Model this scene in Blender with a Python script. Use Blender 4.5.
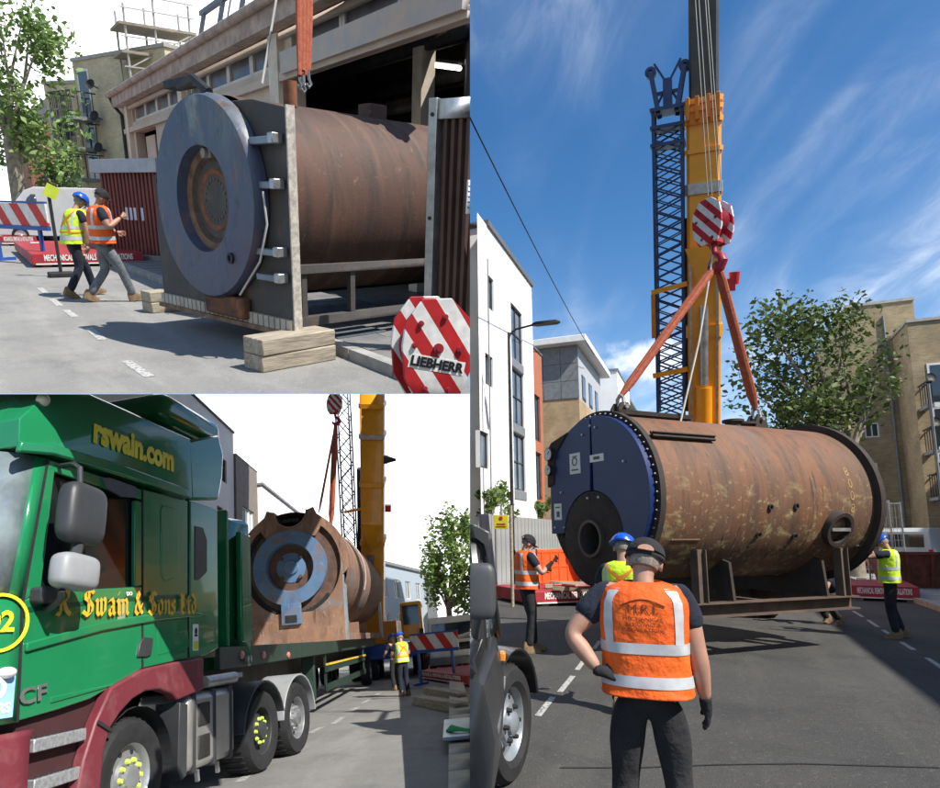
import bpy, math, random
from mathutils import Matrix, Vector
for o in list(bpy.data.objects): bpy.data.objects.remove(o)
scene = bpy.context.scene
COL = scene.collection
PI = math.pi
rad = math.radians
V = Vector
# ------------------------------------------------------------------ camera
F = 650.0; PPX, PPY = 420.0, 440.0; IW, IH = 940.0, 788.0
CAMH = 1.75
PITCH = math.atan((533 - PPY) / F)
cam = bpy.data.cameras.new('camera'); camo = bpy.data.objects.new('camera', cam); COL.objects.link(camo)
cam.sensor_fit = 'HORIZONTAL'; cam.sensor_width = 36; cam.lens = 36 * F / IW
cam.shift_x = (IW / 2 - PPX) / IW; cam.shift_y = (PPY - IH / 2) / IW
cam.clip_start = 0.1; cam.clip_end = 3000
camo.location = (0, 0, CAMH); camo.rotation_euler = (PI / 2 + PITCH, 0, 0)
scene.camera = camo
# ------------------------------------------------------------------ sky and sun
SUN_AZ, SUN_EL = 134.0, 47.0
world = bpy.data.worlds.new('World'); scene.world = world; world.use_nodes = True
wn = world.node_tree.nodes; wl = world.node_tree.links
for n in list(wn): wn.remove(n)
def wN(t, **k):
    n = wn.new(t)
    for a, b in k.items(): setattr(n, a, b)
    return n
sky = wN('ShaderNodeTexSky', sky_type='NISHITA', sun_disc=False, sun_elevation=rad(SUN_EL), sun_rotation=rad(SUN_AZ), altitude=50, air_density=0.95, dust_density=0.25, ozone_density=2.2)
tc = wN('ShaderNodeTexCoord'); sep = wN('ShaderNodeSeparateXYZ'); wl.new(tc.outputs['Generated'], sep.inputs[0])
def wmath(op, a, b=None, c=None):
    n = wN('ShaderNodeMath', operation=op)
    for i, x in enumerate((a, b, c)):
        if x is None: continue
        if isinstance(x, (int, float)): n.inputs[i].default_value = x
        else: wl.new(x, n.inputs[i])
    return n.outputs[0]
zz = wmath('ADD', wmath('MAXIMUM', sep.outputs[2], 0.0), 0.16)
cx_ = wmath('DIVIDE', sep.outputs[0], zz); cy_ = wmath('DIVIDE', sep.outputs[1], zz)
comb = wN('ShaderNodeCombineXYZ'); wl.new(cx_, comb.inputs[0]); wl.new(cy_, comb.inputs[1])
mp = wN('ShaderNodeMapping'); mp.inputs['Rotation'].default_value = (0, 0, rad(-24)); mp.inputs['Scale'].default_value = (1.5, 0.5, 1); mp.inputs['Location'].default_value = (0.95, 0.2, 0)
wl.new(comb.outputs[0], mp.inputs[0])
def wnoise(scale, detail, rough, dist, src):
    n = wN('ShaderNodeTexNoise'); n.inputs['Scale'].default_value = scale; n.inputs['Detail'].default_value = detail
    n.inputs['Roughness'].default_value = rough; n.inputs['Distortion'].default_value = dist; wl.new(src, n.inputs['Vector']); return n.outputs[0]
def wramp(x, a, b):
    n = wN('ShaderNodeMapRange'); n.interpolation_type = 'SMOOTHSTEP'; n.inputs[1].default_value = a; n.inputs[2].default_value = b; wl.new(x, n.inputs[0]); return n.outputs[0]
c1 = wramp(wnoise(1.15, 3, 0.5, 0.5, mp.outputs[0]), 0.40, 0.72)
c2 = wramp(wnoise(4.2, 7, 0.62, 1.3, mp.outputs[0]), 0.36, 0.78)
cirrus = wmath('MULTIPLY', c1, wmath('ADD', wmath('MULTIPLY', c2, 0.85), 0.22))
lowveil = wmath('MULTIPLY', wmath('SUBTRACT', 1.0, wramp(sep.outputs[2], 0.0, 0.45)), 0.10)
cl = wmath('MINIMUM', wmath('ADD', wmath('MULTIPLY', cirrus, 0.72), lowveil), 1.0)
# one small cumulus low over the street
dist = wN('ShaderNodeVectorMath', operation='DISTANCE'); mp2 = wN('ShaderNodeMapping'); wl.new(tc.outputs['Generated'], mp2.inputs[0])
CUM = V((645 - PPX, 0, 0)); 
cum_dir = (V((1, 0, 0)) * (648 - PPX) + V((0, -math.sin(PITCH), math.cos(PITCH))) * (PPY - 362) + V((0, math.cos(PITCH), math.sin(PITCH))) * F).normalized()
mp2.inputs['Scale'].default_value = (1, 1, 1.75); wl.new(mp2.outputs[0], dist.inputs[0]); dist.inputs[1].default_value = (cum_dir.x, cum_dir.y, cum_dir.z * 1.75)
puff = wnoise(22, 5, 0.55, 0.2, tc.outputs['Generated'])
cum = wramp(wmath('ADD', dist.outputs['Value'], wmath('MULTIPLY', puff, -0.10)), 0.012, -0.03)
cumv = wmath('MULTIPLY', cum, 0.8)
hsv = wN('ShaderNodeHueSaturation'); hsv.inputs['Saturation'].default_value = 1.28; hsv.inputs['Value'].default_value = 0.92; wl.new(sky.outputs[0], hsv.inputs['Color'])
mixc = wN('ShaderNodeMixRGB'); wl.new(cl, mixc.inputs[0]); wl.new(hsv.outputs[0], mixc.inputs[1]); mixc.inputs[2].default_value = (6.6, 7.0, 7.7, 1)
mixd = wN('ShaderNodeMixRGB'); wl.new(cumv, mixd.inputs[0]); wl.new(mixc.outputs[0], mixd.inputs[1]); mixd.inputs[2].default_value = (8.2, 8.4, 8.6, 1)
bg = wN('ShaderNodeBackground'); bg.inputs[1].default_value = 0.12; wl.new(mixd.outputs[0], bg.inputs[0])
wo = wN('ShaderNodeOutputWorld'); wl.new(bg.outputs[0], wo.inputs[0])
sun = bpy.data.lights.new('sun', 'SUN'); sun.energy = 4.6; sun.angle = rad(0.53); sun.color = (1, 0.95, 0.87)
suno = bpy.data.objects.new('sun', sun); COL.objects.link(suno)
SDIR = V((math.sin(rad(SUN_AZ)) * math.cos(rad(SUN_EL)), math.cos(rad(SUN_AZ)) * math.cos(rad(SUN_EL)), math.sin(rad(SUN_EL))))
suno.rotation_euler = (-SDIR).to_track_quat('-Z', 'Y').to_euler(); suno.location = (30, -20, 40)
scene.view_settings.view_transform = 'Standard'; scene.view_settings.look = 'None'; scene.view_settings.exposure = 0.62; scene.view_settings.gamma = 1
# ------------------------------------------------------------------ three places, each with its own ground
CR = V((1, 0, 0)); CF = V((0, math.cos(PITCH), math.sin(PITCH))); CU = V((0, -math.sin(PITCH), math.cos(PITCH))); CAM = V((0, 0, CAMH))
def ray(u, v): return CR * (u - PPX) + CU * (PPY - v) + CF * F
class Place:
    def __init__(s, a, b, fu, h):          # two points of its horizon, heading, eye height over its ground
        r1, r2 = ray(*a), ray(*b)
        U = r2.cross(r1).normalized()
        hv = a[1] + (b[1] - a[1]) * (fu - a[0]) / (b[0] - a[0])
        Y = ray(fu, hv).normalized(); X = Y.cross(U)
        R = Matrix((X, Y, U)).transposed().to_4x4()
        s.M = Matrix.Translation(CAM) @ R @ Matrix.Translation((0, 0, -h)); s.I = s.M.inverted(); s.h = h
        s.o = s.I @ CAM
    def dir(s, u, v): return s.I.to_3x3() @ ray(u, v)
    def P(s, u, v, d): return s.o + s.dir(u, v) * (d / F)
    def G(s, u, v, z=0.0):
        r = s.dir(u, v); return s.o + r * ((z - s.h) / r.z)
    def hit(s, u, v, p, n):
        r = s.dir(u, v); return s.o + r * ((V(p) - s.o).dot(V(n)) / r.dot(V(n)))
    def ppm(s, p):                          # pixels per metre at a point
        return F / ((s.M @ V(p)) - CAM).dot(CF)
SR = Place((500, 533), (900, 533), 712, CAMH)
ST = Place((0, 198), (400, 208), -59, 1.6)
SL = Place((150, 664), (450, 634), 450, 1.55)
CUR = SR; OWN = {}
# ------------------------------------------------------------------ mesh builder
def frame(o, x, z=(0, 0, 1)):
    x = V(x).normalized(); z = V(z); y = z.cross(x).normalized(); z = x.cross(y)
    m = Matrix((x, y, z)).transposed().to_4x4(); m.translation = V(o); return m
def rotz(a): return Matrix.Rotation(a, 4, 'Z')
def T(*p): return Matrix.Translation(V(p) if len(p) == 3 else V(p[0]))
def basis(d):
    d = V(d).normalized(); a = V((0, 0, 1)) if abs(d.z) < .9 else V((1, 0, 0))
    x = a.cross(d).normalized(); return x, d.cross(x), d
class MB:
    def __init__(s): s.v = []; s.f = []; s.m = []; s.s = []
    def add(s, vs, fs, mi=0, sm=False):
        n = len(s.v); s.v += [tuple(p) for p in vs]
        for f in fs: s.f.append([i + n for i in f]); s.m.append(mi); s.s.append(sm)
        return s
    def box(s, c, d, M=None, mi=0):
        x, y, z = d[0] / 2, d[1] / 2, d[2] / 2; c = V(c)
        p = [V((a * x, b * y, e * z)) for a, b, e in ((-1,-1,-1),(1,-1,-1),(1,1,-1),(-1,1,-1),(-1,-1,1),(1,-1,1),(1,1,1),(-1,1,1))]
        p = [(M @ q + c) if M is not None and len(M) == 3 else ((M @ (q + c)) if M is not None else q + c) for q in p]
        return s.hexa(p, mi)
    def hexa(s, p, mi=0):
        return s.add(p, [(0,3,2,1),(4,5,6,7),(0,1,5,4),(1,2,6,5),(2,3,7,6),(3,0,4,7)], mi)
    def bar(s, a, b, w, h, up=(0, 0, 1), mi=0):
        a, b = V(a), V(b); d = (b - a).normalized(); up = V(up)
        x = d.cross(up)
        if x.length < 1e-4: x = d.cross(V((1, 0, 0)))
        x.normalize(); y = x.cross(d)
        p = [q + x * (i * w / 2) + y * (j * h / 2) for q in (a, b) for i, j in ((-1,-1),(1,-1),(1,1),(-1,1))]
        return s.add(p, [(0,1,2,3),(7,6,5,4),(0,4,5,1),(1,5,6,2),(2,6,7,3),(3,7,4,0)], mi)
    def cyl(s, a, b, r0, r1=None, n=16, mi=0, caps=True, sm=True):
        if r1 is None: r1 = r0
        a, b = V(a), V(b); x, y, d = basis(b - a)
        vs = []; 
        for q, r in ((a, r0), (b, r1)):
            for i in range(n):
                t = 2 * PI * i / n; vs.append(q + x * (r * math.cos(t)) + y * (r * math.sin(t)))
        s.add(vs, [(i, (i + 1) % n, n + (i + 1) % n, n + i) for i in range(n)], mi, sm)
        if caps:
            m = len(s.v) - 2 * n
            s.f.append([m + i for i in range(n)][::-1]); s.m.append(mi); s.s.append(False)
            s.f.append([m + n + i for i in range(n)]); s.m.append(mi); s.s.append(False)
        return s
    def tube(s, pts, r, n=8, mi=0, sm=True, caps=True):
        pts = [V(p) for p in pts]; rs = r if isinstance(r, (list, tuple)) else [r] * len(pts)
        rings = []; x = None
        for i, p in enumerate(pts):
            d = (pts[min(i + 1, len(pts) - 1)] - pts[max(i - 1, 0)]).normalized()
            if x is None: x = basis(d)[0]
            x = (x - d * x.dot(d))
            x = x.normalized() if x.length > 1e-5 else basis(d)[0]
            y = d.cross(x)
            rings.append([p + x * (rs[i] * math.cos(2 * PI * k / n)) + y * (rs[i] * math.sin(2 * PI * k / n)) for k in range(n)])
        return s.loft(rings, mi=mi, sm=sm, caps=caps)
    def loft(s, rings, closed=True, caps=True, mi=0, sm=True):
        n = len(rings[0]); base = len(s.v); vs = [p for r in rings for p in r]; fs = []
        for j in range(len(rings) - 1):
            for i in range(n if closed else n - 1):
                k = (i + 1) % n; fs.append((j * n + i, j * n + k, (j + 1) * n + k, (j + 1) * n + i))
        s.add(vs, fs, mi, sm)
        if caps and closed:
            for idx in (list(range(n))[::-1], [(len(rings) - 1) * n + i for i in range(n)]):
                s.f.append([base + i for i in idx]); s.m.append(mi); s.s.append(False)
        return s
    def lathe(s, prof, o, ax, n=48, mi=0, sm=True, a0=0.0, a1=2 * PI):
        x, y, d = basis(ax); o = V(o); full = abs(a1 - a0 - 2 * PI) < 1e-6
        m = n if full else n + 1
        rings = [[o + d * h + x * (r * math.cos(a0 + (a1 - a0) * i / n)) + y * (r * math.sin(a0 + (a1 - a0) * i / n)) for i in range(m)] for r, h in prof]
        return s.loft(rings, closed=full, caps=False, mi=mi, sm=sm)
    def prism(s, poly, M, d, mi=0, sm=False, d0=0.0):
        n = len(poly); a = [M @ V((p[0], d0, p[1])) for p in poly]; b = [M @ V((p[0], d0 + d, p[1])) for p in poly]
        s.add(a + b, [list(range(n)), [n + i for i in range(n)][::-1]], mi, False)
        m = len(s.v) - 2 * n
        for i in range(n):
            k = (i + 1) % n; s.f.append([m + i, m + n + i, m + n + k, m + k]); s.m.append(mi); s.s.append(sm)
        return s
    def quad(s, a, b, c, d, mi=0): return s.add([a, b, c, d], [(0, 1, 2, 3)], mi)
    def sphere(s, c, r, n=16, m=10, mi=0, fn=None, z0=-1.0):
        c = V(c); r = r if isinstance(r, (tuple, list)) else (r, r, r); rings = []
        for j in range(m + 1):
            zz = math.asin(z0) + (PI / 2 - math.asin(z0)) * j / m
            ring = []
            for i in range(n):
                t = 2 * PI * i / n; p = V((math.cos(zz) * math.cos(t), math.cos(zz) * math.sin(t), math.sin(zz)))
                if fn: p = fn(p)
                ring.append(c + V((p.x * r[0], p.y * r[1], p.z * r[2])))
            rings.append(ring)
        return s.loft(rings, mi=mi, caps=True)
def mesh(name, mb, mats):
    me = bpy.data.meshes.new(name); me.from_pydata(mb.v, [], mb.f)
    mats = mats if isinstance(mats, (list, tuple)) else [mats]
    for m in mats: me.materials.append(m)
    me.polygons.foreach_set('material_index', mb.m); me.polygons.foreach_set('use_smooth', mb.s); me.validate(); me.update(); me.set_sharp_from_angle(angle=rad(38))
    return me
def link(name, me, parent=None, M=None):
    o = bpy.data.objects.new(name, me); COL.objects.link(o)
    if parent is not None:
        o.parent = parent
        if M is not None: o.matrix_local = M
    else:
        o.matrix_world = CUR.M @ (M if M is not None else Matrix.Identity(4)); OWN[o.name] = (SR, ST, SL).index(CUR)
    return o
def obj(name, mb, mats, parent=None, M=None, bev=0.0, recalc=True):
    me = mesh(name, mb, mats)
    if recalc: fixn(me)
    o = link(name, me, parent, M)
    if bev:
        b = o.modifiers.new('bevel', 'BEVEL'); b.width = bev; b.segments = 2; b.limit_method = 'ANGLE'; b.angle_limit = rad(40)
    return o
import bmesh
def fixn(me):
    bm = bmesh.new(); bm.from_mesh(me); bmesh.ops.recalc_face_normals(bm, faces=bm.faces); bm.to_mesh(me); bm.free()
def tag(o, label, cat, group=None):
    o['label'] = label; o['category'] = cat
    if group: o['group'] = group
    return o
def thing(name, label, cat, M=None, group=None):
    o = link(name, None, None, M); o.empty_display_size = .2; return tag(o, label, cat, group)
def struct(name, mb, m, M=None, parent=None, kind='structure'):
    o = obj(name, mb, m, parent, M); 
    if parent is None: o['kind'] = kind
    return o
def copy_tree(o, M=None, parent=None, label=None):
    c = o.copy(); COL.objects.link(c)
    if parent is not None: c.parent = parent; c.matrix_parent_inverse = o.matrix_parent_inverse.copy()
    elif M is not None: c.matrix_world = CUR.M @ M
    if label: c['label'] = label
    for ch in o.children: copy_tree(ch, None, c)
    return c
# ------------------------------------------------------------------ materials
MATS = {}
def pm(name, col, rough=.6, metal=0.0, var=.12, scale=4.0, bump=0.0, bscale=60.0, col2=None, lo=.35, hi=.65, spec=.5, stretch=None, emit=None, coat=0.0, trans=0.0, alpha=1.0, fine=0.0, rvar=0.0):
    if name in MATS: return MATS[name]
    m = bpy.data.materials.new(name); m.use_nodes = True; N = m.node_tree.nodes; L = m.node_tree.links; b = N['Principled BSDF']
    b.inputs['Roughness'].default_value = rough; b.inputs['Metallic'].default_value = metal; b.inputs['Specular IOR Level'].default_value = spec
    b.inputs['Coat Weight'].default_value = coat; b.inputs['Transmission Weight'].default_value = trans; b.inputs['Alpha'].default_value = alpha
    t = N.new('ShaderNodeTexCoord'); vec = t.outputs['Object']
    if stretch:
        mpn = N.new('ShaderNodeMapping'); mpn.inputs['Scale'].default_value = stretch; L.new(vec, mpn.inputs[0]); vec = mpn.outputs[0]
    n = N.new('ShaderNodeTexNoise'); n.inputs['Scale'].default_value = scale; n.inputs['Detail'].default_value = 7; n.inputs['Roughness'].default_value = .6; L.new(vec, n.inputs['Vector'])
    r = N.new('ShaderNodeValToRGB'); L.new(n.outputs[0], r.inputs[0])
    c2 = col2 if col2 else tuple(max(0, c * (1 - var)) for c in col); c1 = col if col2 else tuple(min(1, c * (1 + var)) for c in col)
    r.color_ramp.elements[0].position = lo; r.color_ramp.elements[1].position = hi
    r.color_ramp.elements[0].color = (*c2, 1); r.color_ramp.elements[1].color = (*c1, 1)
    out = r.outputs[0]
    if fine:
        n3 = N.new('ShaderNodeTexNoise'); n3.inputs['Scale'].default_value = 45; n3.inputs['Detail'].default_value = 4; L.new(t.outputs['Object'], n3.inputs['Vector'])
        mr = N.new('ShaderNodeMapRange'); mr.inputs[3].default_value = 1 - fine; mr.inputs[4].default_value = 1 + fine; mr.inputs[1].default_value = .3; mr.inputs[2].default_value = .7; L.new(n3.outputs[0], mr.inputs[0])
        mu = N.new('ShaderNodeVectorMath'); mu.operation = 'SCALE'; L.new(out, mu.inputs[0]); L.new(mr.outputs[0], mu.inputs['Scale']); out = mu.outputs[0]
    L.new(out, b.inputs['Base Color'])
    if rvar:
        mr2 = N.new('ShaderNodeMapRange'); mr2.inputs[3].default_value = max(0, rough - rvar); mr2.inputs[4].default_value = min(1, rough + rvar); L.new(n.outputs[0], mr2.inputs[0]); L.new(mr2.outputs[0], b.inputs['Roughness'])
    if bump:
        n2 = N.new('ShaderNodeTexNoise'); n2.inputs['Scale'].default_value = bscale; n2.inputs['Detail'].default_value = 5; L.new(vec, n2.inputs['Vector'])
        bp = N.new('ShaderNodeBump'); bp.inputs['Strength'].default_value = bump; bp.inputs['Distance'].default_value = .05 if 'cloth' in name or 'hivis' in name else .02; L.new(n2.outputs[0], bp.inputs['Height']); L.new(bp.outputs[0], b.inputs['Normal'])
    if emit:
        b.inputs['Emission Color'].default_value = (*emit[0], 1); b.inputs['Emission Strength'].default_value = emit[1]
    MATS[name] = m; return m
def layered(name, base, layers, rough=.75, bump=.25, bscale=35, metal=0.0):
    """base colour with layers (colour, noise scale, lo, hi, strength, stretch, height range or None)"""
    if name in MATS: return MATS[name]
    m = bpy.data.materials.new(name); m.use_nodes = True; N = m.node_tree.nodes; L = m.node_tree.links; b = N['Principled BSDF']
    b.inputs['Roughness'].default_value = rough; b.inputs['Metallic'].default_value = metal
    t = N.new('ShaderNodeTexCoord'); cur = N.new('ShaderNodeRGB').outputs[0]; cur.default_value = (*base, 1)
    sp = N.new('ShaderNodeSeparateXYZ'); L.new(t.outputs['Object'], sp.inputs[0])
    for k, (c, sc, lo, hi, st, stretch, zr) in enumerate(layers):
        mpn = N.new('ShaderNodeMapping'); mpn.inputs['Scale'].default_value = stretch or (1, 1, 1); mpn.inputs['Location'].default_value = (k * 3.7, k * 1.3, k * 2.1); L.new(t.outputs['Object'], mpn.inputs[0])
        n = N.new('ShaderNodeTexNoise'); n.inputs['Scale'].default_value = sc; n.inputs['Detail'].default_value = 9; n.inputs['Roughness'].default_value = .65; n.inputs['Distortion'].default_value = .3; L.new(mpn.outputs[0], n.inputs['Vector'])
        mr = N.new('ShaderNodeMapRange'); mr.inputs[1].default_value = lo; mr.inputs[2].default_value = hi; mr.inputs[4].default_value = st; L.new(n.outputs[0], mr.inputs[0]); fac = mr.outputs[0]
        if zr:
            w = N.new('ShaderNodeMapRange'); w.interpolation_type = 'SMOOTHSTEP'; w.inputs[1].default_value = zr[0]; w.inputs[2].default_value = zr[1]; L.new(sp.outputs[zr[2] if len(zr) > 2 else 2], w.inputs[0])
            mm = N.new('ShaderNodeMath'); mm.operation = 'MULTIPLY'; L.new(fac, mm.inputs[0]); L.new(w.outputs[0], mm.inputs[1]); fac = mm.outputs[0]
        mx = N.new('ShaderNodeMixRGB'); L.new(fac, mx.inputs[0]); L.new(cur, mx.inputs[1]); mx.inputs[2].default_value = (*c, 1); cur = mx.outputs[0]
    L.new(cur, b.inputs['Base Color'])
    if bump:
        n2 = N.new('ShaderNodeTexNoise'); n2.inputs['Scale'].default_value = bscale; n2.inputs['Detail'].default_value = 6; L.new(t.outputs['Object'], n2.inputs['Vector'])
        bp = N.new('ShaderNodeBump'); bp.inputs['Strength'].default_value = bump; bp.inputs['Distance'].default_value = .02; L.new(n2.outputs[0], bp.inputs['Height']); L.new(bp.outputs[0], b.inputs['Normal'])
    MATS[name] = m; return m
def stripes(name, ca, cb, period, ang, rough=.5, duty=.5, axes=(0, 2), off=0.0):
    """painted diagonal stripes in the object's own plane"""
    if name in MATS: return MATS[name]
    m = bpy.data.materials.new(name); m.use_nodes = True; N = m.node_tree.nodes; L = m.node_tree.links; b = N['Principled BSDF']; b.inputs['Roughness'].default_value = rough
    t = N.new('ShaderNodeTexCoord'); sp = N.new('ShaderNodeSeparateXYZ'); L.new(t.outputs['Object'], sp.inputs[0])
    def mth(op, a, c):
        n = N.new('ShaderNodeMath'); n.operation = op
        for i, x in enumerate((a, c)):
            if isinstance(x, (int, float)): n.inputs[i].default_value = x
            else: L.new(x, n.inputs[i])
        return n.outputs[0]
    q = mth('ADD', mth('MULTIPLY', sp.outputs[axes[0]], math.cos(ang) / period), mth('MULTIPLY', sp.outputs[axes[1]], math.sin(ang) / period))
    k = mth('LESS_THAN', mth('FRACT', mth('ADD', q, 100.0 + off), 0), duty)
    n = N.new('ShaderNodeTexNoise'); n.inputs['Scale'].default_value = 9; n.inputs['Detail'].default_value = 6; L.new(t.outputs['Object'], n.inputs['Vector'])
    mr = N.new('ShaderNodeMapRange'); mr.inputs[1].default_value = .3; mr.inputs[2].default_value = .75; mr.inputs[3].default_value = 1; mr.inputs[4].default_value = .75; L.new(n.outputs[0], mr.inputs[0])
    mx = N.new('ShaderNodeMixRGB'); L.new(k, mx.inputs[0]); mx.inputs[1].default_value = (*cb, 1); mx.inputs[2].default_value = (*ca, 1)
    mu = N.new('ShaderNodeVectorMath'); mu.operation = 'SCALE'; L.new(mx.outputs[0], mu.inputs[0]); L.new(mr.outputs[0], mu.inputs['Scale']); L.new(mu.outputs[0], b.inputs['Base Color'])
    MATS[name] = m; return m
def brickmat(name, ca, cb, mortar, axes=(0, 2), s=1.0):
    if name in MATS: return MATS[name]
    m = bpy.data.materials.new(name); m.use_nodes = True; N = m.node_tree.nodes; L = m.node_tree.links; b = N['Principled BSDF']; b.inputs['Roughness'].default_value = .9
    t = N.new('ShaderNodeTexCoord'); sp = N.new('ShaderNodeSeparateXYZ'); L.new(t.outputs['Object'], sp.inputs[0]); cb_ = N.new('ShaderNodeCombineXYZ')
    ad = N.new('ShaderNodeMath'); L.new(sp.outputs[0], ad.inputs[0]); L.new(sp.outputs[1], ad.inputs[1])
    L.new(ad.outputs[0], cb_.inputs[0]); L.new(sp.outputs[2], cb_.inputs[1])
    br = N.new('ShaderNodeTexBrick'); br.inputs['Scale'].default_value = 1; br.inputs['Brick Width'].default_value = .225 * s; br.inputs['Row Height'].default_value = .075 * s; br.inputs['Mortar Size'].default_value = .009 * s
    br.inputs['Color1'].default_value = (*ca, 1); br.inputs['Color2'].default_value = (*cb, 1); br.inputs['Mortar'].default_value = (*mortar, 1); L.new(cb_.outputs[0], br.inputs['Vector'])
    n = N.new('ShaderNodeTexNoise'); n.inputs['Scale'].default_value = .9; n.inputs['Detail'].default_value = 8; L.new(t.outputs['Object'], n.inputs['Vector'])
    mr = N.new('ShaderNodeMapRange'); mr.inputs[1].default_value = .3; mr.inputs[2].default_value = .7; mr.inputs[3].default_value = .72; mr.inputs[4].default_value = 1.2; L.new(n.outputs[0], mr.inputs[0])
    mu = N.new('ShaderNodeVectorMath'); mu.operation = 'SCALE'; L.new(br.outputs[0], mu.inputs[0]); L.new(mr.outputs[0], mu.inputs['Scale']); L.new(mu.outputs[0], b.inputs['Base Color'])
    MATS[name] = m; return m
M_black = pm('black_rubber', (.018, .018, .019), .8, var=.3, scale=9, bump=.15)
M_dark = pm('dark_steel', (.035, .034, .034), .6, .3, var=.4, bump=.1)
M_steel = pm('galvanised_steel', (.42, .43, .44), .42, .75, var=.22, scale=7, rvar=.15)
M_grey = pm('grey_paint', (.2, .21, .22), .5, var=.15)
M_white = pm('white_paint', (.78, .78, .76), .5, var=.06)
M_wood = pm('weathered_timber', (.36, .29, .2), .85, col2=(.2, .16, .11), scale=3, stretch=(1, 9, 9), bump=.35, bscale=8)
M_woodx = pm('pale_timber', (.43, .375, .29), .88, col2=(.23, .195, .15), scale=3, stretch=(1, 9, 9), bump=.3, bscale=8)
M_glass = pm('window_glass', (.03, .04, .05), .05, 0, var=.3, scale=1.2, spec=.9)
M_glassl = pm('sky_glass', (.10, .13, .16), .06, 0, var=.35, scale=.8, spec=1.0)
M_redmat = pm('red_painted_steel', (.42, .025, .035), .55, var=.25, scale=3, bump=.1, col2=(.25, .02, .025))
M_rope = pm('pale_rope', (.5, .48, .44), .8)
M_sling = pm('red_round_sling', (.30, .06, .03), .85, col2=(.42, .12, .06), scale=20, stretch=(1, 1, 1), bump=.5, bscale=80)
M_skin = pm('skin', (.40, .22, .155), .55, var=.1, scale=12, bump=.05)
M_skin.node_tree.nodes['Principled BSDF'].inputs['Subsurface Weight'].default_value = .08
M_hair = pm('grey_hair', (.22, .19, .16), .8, var=.4, scale=60)
M_cloth = pm('dark_cloth', (.017, .017, .02), .95, var=.35, scale=5, bump=.5, bscale=14)
M_navy = pm('navy_cloth', (.012, .016, .03), .95, var=.3, scale=6, bump=.4, bscale=14)
M_greycl = pm('grey_trouser_cloth', (.13, .145, .165), .95, var=.25, scale=6, bump=.5, bscale=14)
M_or = pm('orange_hivis', (.86, .14, .01), .75, col2=(.72, .085, .006), scale=5, bump=.5, bscale=12)
M_yel = pm('yellow_hivis', (.62, .86, .03), .75, col2=(.5, .74, .02), scale=5, bump=.5, bscale=12)
M_refl = pm('reflective_band', (.52, .53, .55), .45, .1, var=.12, scale=14)
M_blueh = pm('blue_helmet', (.01, .085, .5), .28, var=.08, scale=3)
M_boot = pm('tan_boot', (.20, .13, .07), .85, var=.3, scale=14, bump=.3)
# ------------------------------------------------------------------ shared builders
def text_mesh(s, size, M, mat, parent, name='lettering', offset=0.0, ext=.002, ax='CENTER', sx=1.0, shear=0.0, space=1.0):
    c = bpy.data.curves.new('t', 'FONT'); c.body = s; c.size = size; c.align_x = ax; c.align_y = 'CENTER'; c.offset = offset; c.extrude = ext; c.shear = shear; c.resolution_u = 3; c.space_character = space
    t = bpy.data.objects.new('t', c); COL.objects.link(t); dg = bpy.context.evaluated_depsgraph_get(); dg.update()
    me = bpy.data.meshes.new_from_object(t.evaluated_get(dg)); me.name = name; bpy.data.objects.remove(t)
    if sx != 1.0: me.transform(Matrix.Diagonal((sx, 1, 1, 1)))
    me.materials.clear(); me.materials.append(mat)
    return link(name, me, parent, M)
def on_face(o, x, n):      # text frame: x along the line, n out of the face
    x = V(x).normalized(); n = V(n).normalized(); y = n.cross(x)
    m = Matrix((x, y, n)).transposed().to_4x4(); m.translation = V(o); return m
def skin(name, vs, es, rs, mat, parent, root=0, sub=1, M=None):
    me = bpy.data.meshes.new(name); me.from_pydata([tuple(v) for v in vs], es, []); me.materials.append(mat)
    o = link(name, me, parent, M); md = o.modifiers.new('skin', 'SKIN'); md.use_smooth_shade = True; md.branch_smoothing = .6
    if not me.skin_vertices: return o
    sv = me.skin_vertices[0].data
    for i, r in enumerate(rs): sv[i].radius = r if isinstance(r, tuple) else (r, r); sv[i].use_root = (i == root)
    s2 = o.modifiers.new('sub', 'SUBSURF'); s2.levels = sub; s2.render_levels = sub
    return o
def mirror(p): return (-p[0], p[1], p[2])
JB = dict(pelvis=(0, 0, .95), waist=(0, 0, 1.08), chest=(0, -.01, 1.33), neck=(0, -.03, 1.50), head=(0, .02, 1.62), crown=(0, .0, 1.68),
          shr=(.185, -.02, 1.44), elr=(.25, -.04, 1.13), wrr=(.27, .04, .88), hir=(.09, 0, .90), knr=(.10, .03, .50), anr=(.10, -.03, .09))
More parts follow.
